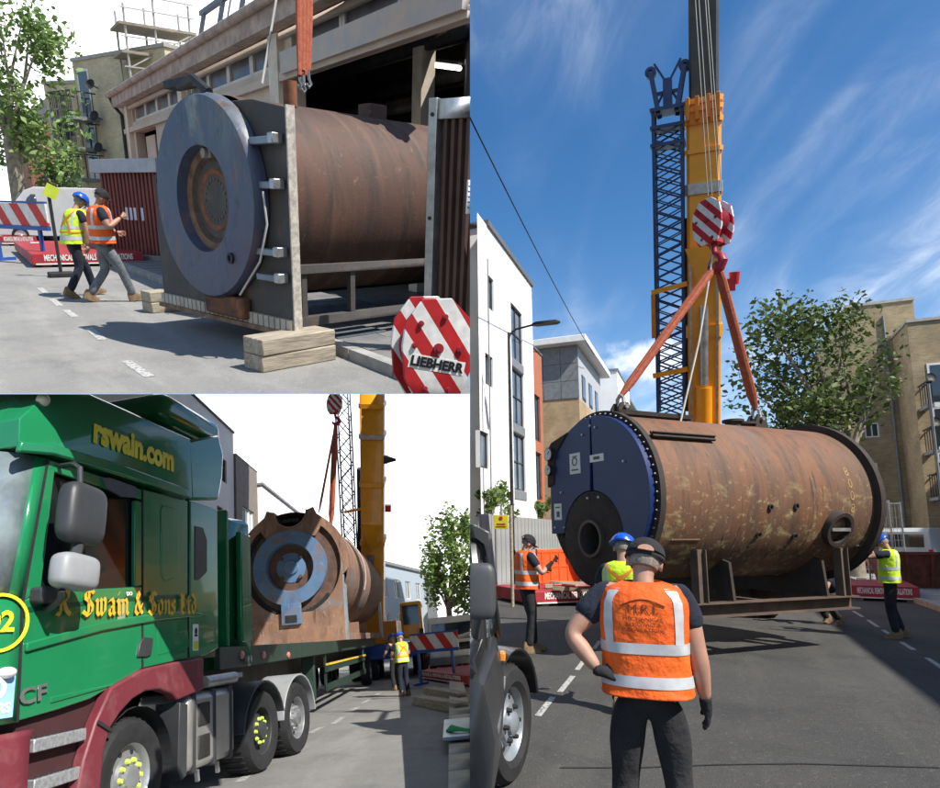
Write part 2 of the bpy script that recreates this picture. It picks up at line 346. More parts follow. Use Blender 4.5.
def person(label, M, pose=None, top='orange', legs=None, head='cap', glove=False, sleeve='short', h=1.75, harness=False, shirt=None, build=1.0, skinbare=True, boot=None, hand_dir=None):
    J = dict(JB)
    for k in ('sh', 'el', 'wr', 'hi', 'kn', 'an'): J[k + 'l'] = mirror(J[k + 'r'])
    if pose: J.update(pose)
    J = {k: V(v) for k, v in J.items()}
    root = thing('person', label, 'person', M @ Matrix.Scale(h / 1.75, 4)); b = build
    legs = legs or M_cloth; shirt = shirt or M_navy; boot = boot or M_boot
    up = (J['head'] - J['neck']).normalized(); fw = V((0, 1, 0)); fw = (fw - up * fw.dot(up)).normalized()
    if 'face' in (pose or {}): fw = V(pose['face']).normalized(); fw = (fw - up * fw.dot(up)).normalized()
    rt = fw.cross(up)
    H = J['head']
    # one continuous body
    vs = []; rs = []; es = []
    def av(p, r, par=None):
        vs.append(V(p)); rs.append(r); i = len(vs) - 1
        if par is not None: es.append((par, i))
        return i
    p = av(J['pelvis'], (.115 * b, .085 * b)); w = av(J['waist'], (.12 * b, .09 * b), p); c = av(J['chest'], (.15 * b, .11 * b), w); n = av(J['neck'], .06, c)
    h0 = av(J['neck'] * .45 + H * .55 - fw * .005, .058, n); h1 = av(H + fw * .01, (.078, .092), h0); h2 = av(H + up * .075 - fw * .005, (.072, .085), h1); av(H + up * .115, .04, h2)
    for sd in ('l', 'r'):
        s = av(J['sh' + sd], .064 * b, c); um = av(J['sh' + sd].lerp(J['el' + sd], .55), .058 * b, s); e = av(J['el' + sd], .044 * b, um)
        fm = av(J['el' + sd].lerp(J['wr' + sd], .3), .05 * b, e); av(J['wr' + sd], .03, fm)
        hp = av(J['hi' + sd], .07 * b, p); k = av(J['kn' + sd], .055, hp); av(J['an' + sd], .04, k)
    skin('body', vs, es, rs, M_skin, root, 0, 2)
    # head details
    mb = MB(); mb.tube([H + fw * .095 + up * .035, H + fw * .115 + up * .0, H + fw * .118 - up * .018, H + fw * .095 - up * .022], [.008, .013, .016, .01], 8)
    obj('nose', mb, M_skin, root)
    for sg in (-1, 1):
        mb = MB(); q = H + rt * (.083 * sg) - fw * .012
        mb.loft([[q + up * (.034 * a * math.cos(t)) + fw * (.02 * a * math.sin(t)) + rt * (sg * d) for t in [2 * PI * i / 10 for i in range(10)]] for a, d in ((.7, -.012), (1, .004), (.95, .012), (.6, .008))])
        obj('ear', mb, M_skin, root)
        mb = MB(); mb.sphere(H + fw * .086 + rt * (.03 * sg) + up * .022, .012, 8, 6); obj('eye', mb, M_dark, root)
    mb = MB(); mb.box((0, 0, 0), (.045, .008, .008), on_face(H + fw * .094 - up * .05, rt, up)); obj('mouth', mb, pm('lips', (.3, .12, .1), .5), root)
    HM = Matrix((rt, fw, up)).transposed().to_4x4(); HM.translation = H
    mb = MB(); mb.sphere((0, -.012, .012), (.084, .095, .083), 18, 8, fn=lambda q: q if q.y < .35 else V((q.x, .35, q.z)), z0=-.55); obj('hair', mb, M_hair, root, HM)
    if head == 'helmet':
        mb = MB(); mb.sphere((0, -.01, .055), (.122, .142, .105), 24, 10, z0=0.0)
        mb.lathe([(.118, .05), (.142, .046), (.14, .056), (.118, .066)], (0, -.006, 0), (0, 0, 1), 28)
        mb.loft([[V((x * .1, .09 + (1 - x * x) * e, .052 - e * .12 * 2 + d)) for x in (-1, -.6, -.2, .2, .6, 1)] for e, d in ((.0, .02), (.095, .012), (.095, .004), (.0, .0))], closed=False, caps=False)
        for x in (-.03, 0, .03): mb.tube([(x, .08, .14), (x, .0, .166 - abs(x) * .2), (x, -.1, .135)], .008, 6)
        hm = obj('helmet', mb, M_blueh, root, HM)
    elif head == 'cap':
        mb = MB(); mb.sphere((0, -.012, .04), (.104, .118, .1), 24, 10, z0=0.0)
        mb.lathe([(.1, .042), (.108, .02), (.102, .012)], (0, -.01, 0), (0, 0, 1), 24)
        mb.loft([[V((x * .085, .085 + (1 - x * x) * e, .03 - x * x * .02 + d)) for x in (-1, -.6, -.2, .2, .6, 1)] for e, d in ((.0, .012), (.085, .004), (.085, -.004), (.0, .0))], closed=False, caps=False)
        mb.cyl((0, -.012, .138), (0, -.012, .146), .01, .006, 8)
        obj('cap', mb, M_cloth, root, HM)
        mb = MB(); mb.prism([(.042 * math.cos(t), .03 * math.sin(t)) for t in [PI * i / 10 for i in range(11)]], T(0, -.132, .03), .012); obj('cap_opening', mb, M_skin, root, HM)
    # trousers
    vs.clear(); rs.clear(); es.clear()
    p = av(J['pelvis'] + V((0, 0, .07)), (.165 * b, .12 * b)); p2 = av(J['pelvis'] - V((0, 0, .03)), (.165 * b, .125 * b), p)
    for sd in ('l', 'r'):
        hp = av(J['hi' + sd] - V((0, 0, .05)), .1 * b, p2); t1 = av(J['hi' + sd].lerp(J['kn' + sd], .5), .092 * b, hp); k = av(J['kn' + sd], .076, t1); t2 = av(J['kn' + sd].lerp(J['an' + sd], .5), .073, k); av(J['an' + sd] + V((0, 0, .0)), .067, t2)
    skin('trousers', vs, es, rs, legs, root, 0, 2)
    # shirt
    vs.clear(); rs.clear(); es.clear()
    w = av(J['waist'] * .15 + J['pelvis'] * .85, (.182 * b, .14 * b)); c = av(J['chest'], (.17 * b, .13 * b), w); n = av(J['chest'].lerp(J['neck'], .75), .085, c)
    for sd in ('l', 'r'):
        s = av(J['sh' + sd], .08 * b, c); e = J['el' + sd]
        if sleeve == 'short': av(J['sh' + sd].lerp(e, .35), .075 * b, s); av(J['sh' + sd].lerp(e, .72), .073 * b, len(vs) - 1)
        else: a = av(J['sh' + sd].lerp(e, .5), .07 * b, s); a = av(e, .062 * b, a); av(J['wr' + sd], .044, a)
    skin('shirt', vs, es, rs, shirt, root, 0, 2)
    # boots
    for sd in ('l', 'r'):
        a = J['an' + sd]; kd = (a - J['kn' + sd]).normalized(); f2 = V((0, 1, 0)) - kd * V((0, 1, 0)).dot(kd); f2 = V((f2.x, f2.y, f2.z * .6)).normalized(); s2 = f2.cross(V((0, 0, 1))).normalized(); u2 = s2.cross(f2)
        rings = []
        for y, wd, lo, hi in ((-.09, .03, -.06, .03), (-.075, .042, -.088, .07), (0, .047, -.09, .085), (.06, .047, -.09, .03), (.12, .052, -.09, -.01), (.17, .048, -.09, -.03), (.2, .025, -.085, -.05)):
            rings.append([a + f2 * y + s2 * (wd * q) + u2 * (lo + (hi - lo) * z) for q, z in ((-1, 0), (1, 0), (1, .5), (.6, 1), (-.6, 1), (-1, .5))])
        mb = MB(); mb.loft(rings); obj('boot', mb, boot, root, bev=.006)
    # hands: palm, four fingers and thumb
    for sd, sg in (('l', -1), ('r', 1)):
        wr = J['wr' + sd]; d = (wr - J['el' + sd]).normalized()
        if hand_dir and sd in hand_dir: d = V(hand_dir[sd]).normalized()
        inn = V((-sg, 0, 0)); inn = (inn - d * inn.dot(d)); inn = inn.normalized() if inn.length > .1 else basis(d)[0]
        th = d.cross(inn) * sg * -1
        if th.y < 0 and abs(d.y) < .8: th = -th
        vs.clear(); rs.clear(); es.clear(); g = 1.25 if glove else 1.0
        a0 = av(wr - d * (.035 if glove else .0), .034 * g if glove else .03); a1 = av(wr + d * .05, (.034 * g, .02 * g), a0)
        for q, ln in ((-1.5, .062), (-.5, .074), (.5, .078), (1.5, .07)):
            k = av(wr + d * .085 + th * (.019 * q), .0115 * g, a1); k = av(wr + d * (.085 + ln * .5) + th * (.02 * q) + inn * .012, .0098 * g, k); av(wr + d * (.085 + ln * .85) + th * (.019 * q) + inn * .036, .0085 * g, k)
        k = av(wr + d * .045 + th * .042 + inn * .008, .013 * g, a1); k = av(wr + d * .075 + th * .056 + inn * .018, .011 * g, k); av(wr + d * .1 + th * .05 + inn * .034, .009 * g, k)
        skin('glove' if glove else 'hand', vs, es, rs, M_cloth if glove else M_skin, root, 0, 1)
    # vest over the torso
    if top:
        vm = M_or if top == 'orange' else M_yel
        hem = J['pelvis'] + V((0, 0, .0)); pts = [hem - (J['waist'] - hem) * .15, hem, J['waist'], J['waist'].lerp(J['chest'], .5), J['chest'], J['chest'].lerp(J['neck'], .45), J['chest'].lerp(J['neck'], .8), J['neck'] + V((0, 0, -.005))]
        sr = (J['shr'] - J['shl']); sr.z = 0; sr.normalize()
        dims = [(.205, .165), (.2, .16), (.192, .152), (.197, .155), (.205, .155), (.2, .145), (.165, .115), (.085, .075)]
        def ring(i, grow=0.0, a0=0.0, a1=2 * PI, n=36, pos=None):
            x = pos if pos is not None else i; j = min(int(x), len(pts) - 2); t = x - j
            c_ = pts[j].lerp(pts[j + 1], t); wx = (dims[j][0] * (1 - t) + dims[j + 1][0] * t) * b + grow; wy = (dims[j][1] * (1 - t) + dims[j + 1][1] * t) * b + grow
            fy = V((-sr.y, sr.x, 0)); out = []
            for q in range(n if abs(a1 - a0 - 2 * PI) < 1e-5 else n + 1):
                a = a0 + (a1 - a0) * q / n; ca, sa = math.cos(a), math.sin(a); e = .72
                k = 1 + .018 * math.sin(a * 5 + x * 2.1) * (1 if x < 4 else .3)
                out.append(c_ + sr * (wx * k * abs(ca) ** e * (1 if ca > 0 else -1)) + fy * (wy * k * abs(sa) ** e * (1 if sa > 0 else -1)))
            return out
        mb = MB(); mb.loft([ring(0, pos=x * .35) for x in range(21)], caps=False)
        ve = obj('vest', mb, vm, root); so = ve.modifiers.new('thick', 'SOLIDIFY'); so.thickness = .006; so.offset = 1
        for x in (1.25, 2.55):
            mb = MB(); mb.loft([ring(0, .009, pos=x + q * .11) for q in range(5)], caps=False); ob = obj('reflective_band', mb, M_refl, root)
        for base in (-PI / 2, PI / 2):
            for sg in (-1, 1):
                mb = MB(); rings = []
                for k in range(9):
                    x = 2.95 + k * .4; wa = .15 if x < 5.5 else .22
                    ce = base + sg * .72; rings.append(ring(0, .009, ce - wa, ce + wa, 4, pos=min(x, 6.6)))
                mb.loft(rings, closed=False, caps=False); obj('brace_band', mb, M_refl, root)
        if harness:
            for sg in (-1, 1):
                mb = MB(); rings = [ring(0, .014, -PI / 2 + sg * (.85 - .2 * k) - .1, -PI / 2 + sg * (.85 - .2 * k) + .1, 3, pos=6.2 - k * .5) for k in range(9)]
                mb.loft(rings, closed=False, caps=False); obj('harness_strap', mb, pm('harness_webbing', (.75, .22, .02), .8), root)
            mb = MB(); mb.loft([ring(0, .014, pos=1.95 + q * .1) for q in range(3)], caps=False); obj('harness_belt', mb, pm('harness_webbing', (.75, .22, .02), .8), root)
        root['ringinfo'] = 0; del root['ringinfo']
        person.ring = ring
    return root
def wall_grid(mb, W, H, holes, depth, M, mi=0, rmi=0):
    xs = sorted({0, W} | {h[0] for h in holes} | {h[1] for h in holes}); zs = sorted({0, H} | {h[2] for h in holes} | {h[3] for h in holes})
    for i in range(len(xs) - 1):
        for j in range(len(zs) - 1):
            cx, cz = (xs[i] + xs[i + 1]) / 2, (zs[j] + zs[j + 1]) / 2
            if any(h[0] < cx < h[1] and h[2] < cz < h[3] for h in holes): continue
            mb.quad(*[M @ V(p) for p in ((xs[i], 0, zs[j]), (xs[i + 1], 0, zs[j]), (xs[i + 1], 0, zs[j + 1]), (xs[i], 0, zs[j + 1]))], mi)
    for a, b, c, d in [h[:4] for h in holes]:
        P4 = [(a, c), (b, c), (b, d), (a, d)]
        for k in range(4):
            p, q = P4[k], P4[(k + 1) % 4]
            mb.quad(M @ V((p[0], 0, p[1])), M @ V((q[0], 0, q[1])), M @ V((q[0], depth, q[1])), M @ V((p[0], depth, p[1])), rmi)
def window(parent, M, a, b, c, d, depth, fm, gm, nx=1, nz=1, fw=.06, sill=None):
    """window in hole x a..b, z c..d of facade frame M (+y goes inwards)"""
    w = MB(); y = depth * .6
    for x0, x1, z0, z1 in ((a, b, c, c + fw), (a, b, d - fw, d), (a, a + fw, c + fw, d - fw), (b - fw, b, c + fw, d - fw)):
        w.box(((x0 + x1) / 2, y, (z0 + z1) / 2), (x1 - x0 - .004, .07, z1 - z0 - .002))
    for i in range(1, nx): w.box((a + (b - a) * i / nx, y, (c + d) / 2), (fw * .7, .06, d - c - 2 * fw))
    for j in range(1, nz): w.box(((a + b) / 2, y + .002, c + (d - c) * j / nz), (b - a - 2 * fw, .05, fw * .7))
    o = obj('window', w, fm, parent, M)
    g = MB(); g.box(((a + b) / 2, y + .02, (c + d) / 2), (b - a - fw, .012, d - c - fw)); obj('pane', g, gm, o)
    if sill: g = MB(); g.box(((a + b) / 2, -.03, c - .04), (b - a + .12, .16, .06)); obj('sill', g, sill, o)
    return o
def building(name, label, M, W, H, D, holes, wm, fm, gm, roofm=None, depth=.18, nx=1, nz=1, over=0.0, group=None, sill=None, roof_t=.25, fw=.07):
    """box building, facade in frame M (x along, y inwards, z up); holes become windows"""
    t = thing(name, label, 'building', M, group); I = Matrix.Identity(4)
    mb = MB(); wall_grid(mb, W, H, holes, depth, I)
    mb.quad((0, 0, 0), (0, 0, H), (0, D, H), (0, D, 0)); mb.quad((W, 0, 0), (W, D, 0), (W, D, H), (W, 0, H)); mb.quad((0, D, 0), (0, D, H), (W, D, H), (W, D, 0))
    obj('wall', mb, wm, t, recalc=False)
    mb = MB(); mb.box((W / 2, D / 2, H + roof_t / 2), (W + 2 * over, D + 2 * over, roof_t)); obj('roof', mb, roofm or M_grey, t)
    for hq in holes: window(t, I, hq[0], hq[1], hq[2], hq[3], depth, fm, gm, hq[4] if len(hq) > 4 else nx, hq[5] if len(hq) > 5 else nz, fw, sill)
    return t
def lump(n, seed, c, r, cl=12, flat=.8):
    rnd = random.Random(seed); out = []
    cs = []
    for i in range(cl):
        while True:
            p = V((rnd.uniform(-1, 1), rnd.uniform(-1, 1), rnd.uniform(-1, 1)))
            if p.length < 1: break
        cs.append((V((p.x * r[0], p.y * r[1], p.z * r[2])), rnd.uniform(.28, .5)))
    for i in range(n):
        q, s = cs[i % cl]; d = V((rnd.gauss(0, 1), rnd.gauss(0, 1), rnd.gauss(0, 1))).normalized() * (rnd.random() ** .5)
        out.append(V(c) + q + V((d.x * r[0], d.y * r[1], d.z * r[2])) * s)
    return out, cs
LEAFM = None
def leafmat(name, ca, cb):
    if name in MATS: return MATS[name]
    m = bpy.data.materials.new(name); m.use_nodes = True; N = m.node_tree.nodes; L = m.node_tree.links; b = N['Principled BSDF']; b.inputs['Roughness'].default_value = .6
    g = N.new('ShaderNodeNewGeometry'); r = N.new('ShaderNodeValToRGB'); r.color_ramp.elements[0].color = (*ca, 1); r.color_ramp.elements[1].color = (*cb, 1); L.new(g.outputs['Random Per Island'], r.inputs[0]); L.new(r.outputs[0], b.inputs['Base Color'])
    tr = N.new('ShaderNodeBsdfTranslucent'); L.new(r.outputs[0], tr.inputs[0]); mx = N.new('ShaderNodeMixShader'); mx.inputs[0].default_value = .3
    L.new(b.outputs[0], mx.inputs[1]); L.new(tr.outputs[0], mx.inputs[2]); L.new(mx.outputs[0], N['Material Output'].inputs[0])
    MATS[name] = m; return m
M_bark = pm('plane_bark', (.32, .28, .21), .9, col2=(.15, .13, .1), scale=5, bump=.5, bscale=15)
def leaves(pts, size, seed):
    rnd = random.Random(seed); mb = MB()
    for p in pts:
        x = V((rnd.gauss(0, 1), rnd.gauss(0, 1), rnd.gauss(0, .6))).normalized(); y = x.cross(V((rnd.gauss(0, 1), rnd.gauss(0, 1), rnd.gauss(0, 1)))).normalized(); s = size * rnd.uniform(.45, 1.45); z = x.cross(y) * s * .18
        mb.add([p - x * s, p - y * s * .55 + z, p + x * s, p + y * s * .55 + z], [(0, 1, 2), (0, 2, 3)])
    return mb
def tree(name, label, base, trunk_h, crown_c, crown_r, n, leaf, seed, mat, cl=26, tr=.25, lean=(0, 0), group=None):
    t = thing(name, label, 'tree', T(base), group); rnd = random.Random(seed)
    cc = V(crown_c) - V(base)
    pts, cs = lump(n, seed, cc, crown_r, cl)
    mb = MB(); top = V((lean[0], lean[1], trunk_h))
    mb.tube([(0, 0, -.1), (top.x * .3, top.y * .3, trunk_h * .35), (top.x * .7, top.y * .7, trunk_h * .7), top], [tr * 1.25, tr, tr * .85, tr * .72], 10)
    obj('trunk', mb, M_bark, t)
    for i, (q, s) in enumerate(cs):
        if i % 2 and i > 14: continue
        e = cc + q; m1 = top.lerp(e, .45) + V((rnd.uniform(-.3, .3), rnd.uniform(-.3, .3), rnd.uniform(0, .5)))
        mb = MB(); mb.tube([top - V((0, 0, trunk_h * .12)), top.lerp(m1, .5), m1, m1.lerp(e, .6), e], [tr * .5, tr * .36, tr * .22, tr * .12, tr * .05], 6); obj('branch', mb, M_bark, t)
    obj('crown', leaves(pts, leaf, seed + 1), mat, t, recalc=False)
    return t
def wheel(parent, c, ax, r, w, rim=None, hub=None, nuts=10, nutm=None, rr=.58, M=None):
    """tyre and rim as children of a wheel part; c is the outer face centre, ax points outwards"""
    ax = V(ax).normalized(); c = V(c)
    mb = MB(); mb.lathe([(r * rr, -w), (r * .93, -w), (r, -w * .85), (r, -w * .15), (r * .93, 0), (r * .72, .01), (r * rr, -.02)], c, ax, 40)
    for k in range(36):      # tread blocks
        x, y, d = basis(ax); a = 2 * PI * k / 36; q = x * math.cos(a) + y * math.sin(a)
        mb.bar(c + q * (r + .003) - d * (w * .82), c + q * (r + .003) - d * (w * .18), .05 * r, .02, up=q)
    o = obj('wheel', mb, M_black, parent, M)
    rm = rim or M_steel
    mb = MB(); mb.lathe([(r * rr, -.02), (r * (rr - .02), -.03), (r * (rr - .05), -w * .3), (r * .36, -w * .22), (r * .33, -w * .12), (r * .22, -w * .1), (r * .2, .0), (r * .12, .02), (.0, .02)], c, ax, 32); obj('rim', mb, rm, o)
    x, y, d = basis(ax)
    for k in range(nuts):
        a = 2 * PI * k / nuts; q = c + (x * math.cos(a) + y * math.sin(a)) * r * .295 - d * (w * .12); mb = MB(); mb.cyl(q, q + d * (.035), .026 * r * 2, .018 * r * 2, 8); obj('wheel_nut', mb, nutm or M_dark, o)
    for k in range(8):
        a = 2 * PI * (k + .5) / 8; q = c + (x * math.cos(a) + y * math.sin(a)) * r * .44 - d * (w * .25); mb = MB(); mb.cyl(q - d * .004, q + d * .006, r * .045, r * .045, 10); obj('rim_hole', mb, M_black, o)
    return o
def barrier_board(label, p0, p1, hgt, thick=.06, legs=True, group='red and white barrier boards', z0=None):
    """striped board between two ground points"""
    p0, p1 = V(p0), V(p1); L_ = (p1 - p0).length; M = frame(p0, V((p1.x - p0.x, p1.y - p0.y, 0)))
    t = thing('barrier_board', label, 'barrier', M, group)
    st = stripes('red_white_chevrons', (.62, .035, .03), (.8, .8, .78), hgt * .62, rad(35), duty=.48)
    mb = MB(); z = z0 if z0 is not None else .55; mb.box((L_ / 2, 0, z + hgt / 2), (L_, thick, hgt)); obj('board', mb, st, t, bev=.008)
    mb = MB(); mb.box((L_ / 2, 0, z - .05), (L_, .1, .1)); mb.box((L_ / 2, 0, z + hgt + .03), (L_, .08, .05)); obj('rail', mb, pm('blue_paint', (.03, .09, .35), .45), t)
    if legs:
        for x in (L_ * .15, L_ * .85):
            mb = MB(); mb.bar((x, 0, 0), (x, 0, z - .1), .08, .08); mb.bar((x, -.4, .04), (x, .4, .04), .1, .08); obj('leg', mb, pm('blue_paint', (.03, .09, .35), .45), t)
    return t
def outrigger_mat(label, corner, ex, L_, W_, h=.32, txt='MECHANICAL REMOVALS & INSTALLATIONS', group='red crane mats', z=0.0, tsize=.2, far=False):
    """low red steel mat with white lettering along its front edge; corner is front-left, ex along the front"""
    M = frame(corner, ex); t = thing('crane_mat', label, 'crane mat', M, group)
    mb = MB(); mb.box((L_ / 2, W_ / 2, h / 2 + .06), (L_, W_, h)); obj('deck', mb, M_redmat, t, bev=.015)
    for x in (L_ * .12, L_ * .88):
        mb = MB(); mb.box((x, W_ / 2, .03), (.2, W_ * .96, .06)); obj('bearer', mb, M_wood, t)
    mb = MB(); mb.box((L_ / 2, -.008, .085), (L_ * .94, .014, .03)); obj('white_line', mb, M_white, t)
    for x in (.35, L_ - .35):
        mb = MB(); mb.tube([(x - .12, W_ * .5, h + .06), (x - .1, W_ * .5, h + .16), (x + .1, W_ * .5, h + .16), (x + .12, W_ * .5, h + .06)], .018, 6); obj('lifting_loop', mb, M_steel, t)
    text_mesh(txt, tsize, on_face((L_ / 2, -.004, h / 2 + .09), (1, 0, 0), (0, -1, 0)), M_white, t, offset=.006, sx=L_ * .86 / (len(txt) * tsize * .62))
    return t
def timber(label, M, d, mat=None, group='loose timber baulks'):
    mb = MB(); mb.box((0, 0, d[2] / 2), d); o = obj('timber_baulk', mb, mat or M_wood, None, M, bev=.012); return tag(o, label, 'timber', group)
def hook_block(label, M, s=1.0, txt=None, hook=True, group='crane hook blocks', pmats=None):
    """crane hook block, plates facing -y, about 1.5 m tall at s=1, origin at its centre"""
    t = thing('hook_block', label, 'hook block', M @ Matrix.Scale(s, 4), group)
    st = pmats or stripes('hook_block_stripes', (.55, .02, .04), (.82, .82, .8), .36, rad(38), duty=.5, off=.2)
    poly = [(-.22, .75), (.2, .75), (.47, .48), (.52, .1), (.5, -.3), (.33, -.68), (-.32, -.68), (-.5, -.35), (-.53, .12), (-.47, .45)]
    for y in (-.3, .24):
        mb = MB(); mb.prism(poly, T(0, y, 0), .06); pl = obj('cheek_plate', mb, st, t, bev=.012)
        for px, pz, r in ((0, .06, .075), (-.26, .42, .04), (.1, .5, .04), (.33, .03, .05), (-.36, .12, .04), (.16, -.56, .05), (-.2, -.5, .035)):
            mb = MB(); yy = y - .03 if y < 0 else y + .06; mb.cyl((px, yy, pz), (px, yy + .03, pz), r, r, 14); mb.cyl((px, yy - .012, pz), (px, yy + .0, pz), r * .5, r * .5, 8); obj('pin', mb, pm('red_pin', (.3, .02, .03), .5), pl)
    for k in range(4):
        mb = MB(); y = -.16 + k * .1; mb.lathe([(.1, -.035), (.44, -.035), (.44, -.02), (.38, 0), (.44, .02), (.44, .035), (.1, .035)], (0, y, .06), (0, 1, 0), 36); obj('sheave', mb, pm('red_sheave', (.4, .03, .05), .5), t)
    mb = MB(); mb.box((0, -.03, -.58), (.4, .42, .16)); mb.box((0, -.03, .68), (.22, .46, .1)); obj('crosshead', mb, pm('red_sheave', (.4, .03, .05), .5), t, bev=.02)
    if hook:
        mb = MB(); red = pm('red_hook', (.33, .015, .04), .45, var=.2)
        pts = [(0, -.03, -.6), (0, -.03, -.86), (.02, -.03, -.98), (.2, -.03, -1.1), (.27, -.03, -1.28), (.17, -.03, -1.46), (-.03, -.03, -1.5), (-.2, -.03, -1.4), (-.24, -.03, -1.28)]
        mb.tube(pts, [.09, .09, .1, .13, .145, .14, .12, .085, .04], 12); obj('hook', mb, red, t)
        mb = MB(); mb.bar((-.24, -.03, -1.25), (-.03, -.03, -.95), .06, .02); obj('safety_latch', mb, M_steel, t)
    if txt:
        mb = MB(); mb.box((.02, -.302, -.17), (.86, .004, .2), None); 
        bd = obj('name_board', mb, M_white, t, T(0, 0, 0)); bd.rotation_euler = (0, rad(12), 0)
        text_mesh(txt, .19, on_face((-.02, -.313, -.17), (math.cos(rad(12)), 0, -math.sin(rad(12))), (0, -1, 0)), pm('black_print', (.01, .01, .015), .5), t, offset=.008)
    return t
def street_van(label, M, col, L_=4.8, W_=1.9, H_=1.9, kind='van', group='parked vehicles', name='parked_van'):
    """vehicle pointing along +x, origin on the ground in the middle"""
    t = thing(name, label, kind, M, group); a = L_ / 2
    if kind == 'van': side = [(-a, .35), (a, .35), (a + .02, .8), (a - .35, 1.0), (a - 1.15, H_ - .12), (a - 1.5, H_), (-a + .12, H_), (-a, H_ - .15)]
    else: side = [(-a, .3), (a, .3), (a, .72), (a - .9, .92), (a - 1.7, H_ - .03), (-a + .9, H_), (-a + .15, 1.0), (-a, .9)]
    mb = MB(); rings = []
    for y, sc in ((-W_ / 2, .93), (-W_ / 2 * .97, 1), (W_ / 2 * .97, 1), (W_ / 2, .93)):
        rings.append([V((x * (1 if sc == 1 else .985), y * (1 if z < 1.05 else .88), .35 + (z - .35) * sc)) for x, z in side])
    mb.loft(rings, sm=False); obj('body', mb, col, t, bev=.05)
    sx0, sx1 = (a - 1.55, a - .95) if kind == 'van' else (-a + 1.0, a - 1.5)
    for y in (-1, 1):
        mb = MB(); zt = H_ - .25; yo = y * (W_ / 2 + .006)
        mb.add([(sx0, yo * .955, 1.05), (sx1, yo * .955, 1.05), (sx1 - .35, yo * .88, zt), (sx0, yo * .88, zt)], [(0, 1, 2, 3)]); 
        w = obj('side_window', mb, M_glass, t); so = w.modifiers.new('t', 'SOLIDIFY'); so.thickness = .01; so.offset = 0
        for x in (a - .85, -a + .85):
            wheel(t, (x, y * W_ / 2 * 1.0, .33), (0, y, 0), .33, .2, M_steel, nuts=0)
    mb = MB()
    if kind == 'van': mb.add([(a - .38, -W_ * .4, 1.05), (a - .38, W_ * .4, 1.05), (a - 1.1, W_ * .36, H_ - .15), (a - 1.1, -W_ * .36, H_ - .15)], [(0, 1, 2, 3)])
    else: mb.add([(a - .93, -W_ * .4, .97), (a - .93, W_ * .4, .97), (a - 1.65, W_ * .36, H_ - .08), (a - 1.65, -W_ * .36, H_ - .08)], [(0, 1, 2, 3)])
    w = obj('windscreen', mb, M_glass, t, T(.03, 0, .02)); so = w.modifiers.new('t', 'SOLIDIFY'); so.thickness = .01; so.offset = 0
    mb = MB(); mb.box((-a - .004, 0, H_ - .5), (.012, W_ * .66, .5)); obj('rear_window', mb, M_glass, t, bev=.003)
    for y in (-1, 1):
        mb = MB(); mb.box((-a - .008, y * W_ * .43, .95), (.03, .14, .34)); obj('tail_light', mb, pm('tail_light_red', (.5, .02, .02), .2), t, bev=.01)
        mb = MB(); mb.box((a - .03, y * W_ * .38, .72), (.1, .3, .16)); obj('headlight', mb, pm('headlight_glass', (.7, .72, .75), .1), t, bev=.02)
    mb = MB(); mb.box((a, 0, .45), (.12, W_ * .98, .22)); mb.box((-a, 0, .45), (.12, W_ * .98, .2)); obj('bumper', mb, M_dark, t, bev=.03)
    return t
# ================================================================== street with the hanging boiler
CUR = SR
M_asph = layered('asphalt', (.047, .046, .044), [((.072, .069, .063), .3, .4, .65, .8, None, None), ((.095, .09, .08), .5, .5, .7, .6, (2.2, .35, 1), None), ((.03, .03, .03), 1.1, .52, .7, .7, None, None), ((.15, .145, .135), 24, .56, .68, .5, None, None), ((.02, .02, .02), 30, .58, .7, .6, None, None)], .9, .6, 60)
M_pave = pm('paving', (.26, .25, .235), .85, var=.2, scale=3, bump=.2)
M_kerb = pm('kerb_stone', (.3, .29, .27), .85, var=.2, scale=5, bump=.2)
def edgex(y):                                # left limit of this place at distance y
    return None
gp = [SR.G(470, v) for v in (1500, 788, 700, 640, 600, 575, 560, 550, 543, 538.5, 536)]
mb = MB(); n_ = len(gp)
rt_ = [V((60 + i * 6, p.y, 0)) for i, p in enumerate(gp)]
mb.add([V((p.x, p.y, 0)) for p in gp] + rt_, [(i, n_ + i, n_ + i + 1, i + 1) for i in range(n_ - 1)])
ground = struct('road', mb, M_asph)
mb = MB(); mb.add([V((p.x, p.y, -.02)) for p in gp] + [V((p.x, p.y, -1.2)) for p in gp], [(i, n_ + i, n_ + i + 1, i + 1) for i in range(n_ - 1)]); struct('road_edge', mb, M_kerb, parent=ground)
M_line = pm('road_paint', (.42, .42, .4), .85, col2=(.09, .09, .09), scale=22, lo=.36, hi=.5)
def dash(S, a, b, w, parent):
    a, b = S.G(*a), S.G(*b); d = (b - a).normalized(); x = d.cross(V((0, 0, 1))) * (w / 2); z = V((0, 0, .004)); mb = MB(); mb.quad(a - x + z, a + x + z, b + x + z, b - x + z); return obj('lane_dash', mb, M_line, parent)
for a, b in (((538, 716), (553, 697)), ((560, 692), (573, 676)), ((577, 670), (586, 658)), ((594, 649), (600, 641))): dash(SR, a, b, .065, ground)
for a, b in (((962, 681), (927, 658)), ((914, 650), (901, 642)), ((894, 637), (883, 630)), ((878, 627), (868, 620)), ((863, 617), (853, 611)), ((847, 607), (838, 601))): dash(SR, a, b, .07, ground)
# tar joint across the road
mb = MB(); q = [SR.G(u, v) for u, v in ((560, 768), (640, 768), (720, 765), (800, 764), (940, 768))]
for a, b in zip(q, q[1:]): mb.quad(a + V((0, -.012, .005)), b + V((0, -.012, .005)), b + V((0, .012, .005)), a + V((0, .012, .005)))
obj('tar_joint', mb, pm('tar', (.02, .02, .02), .6), ground)
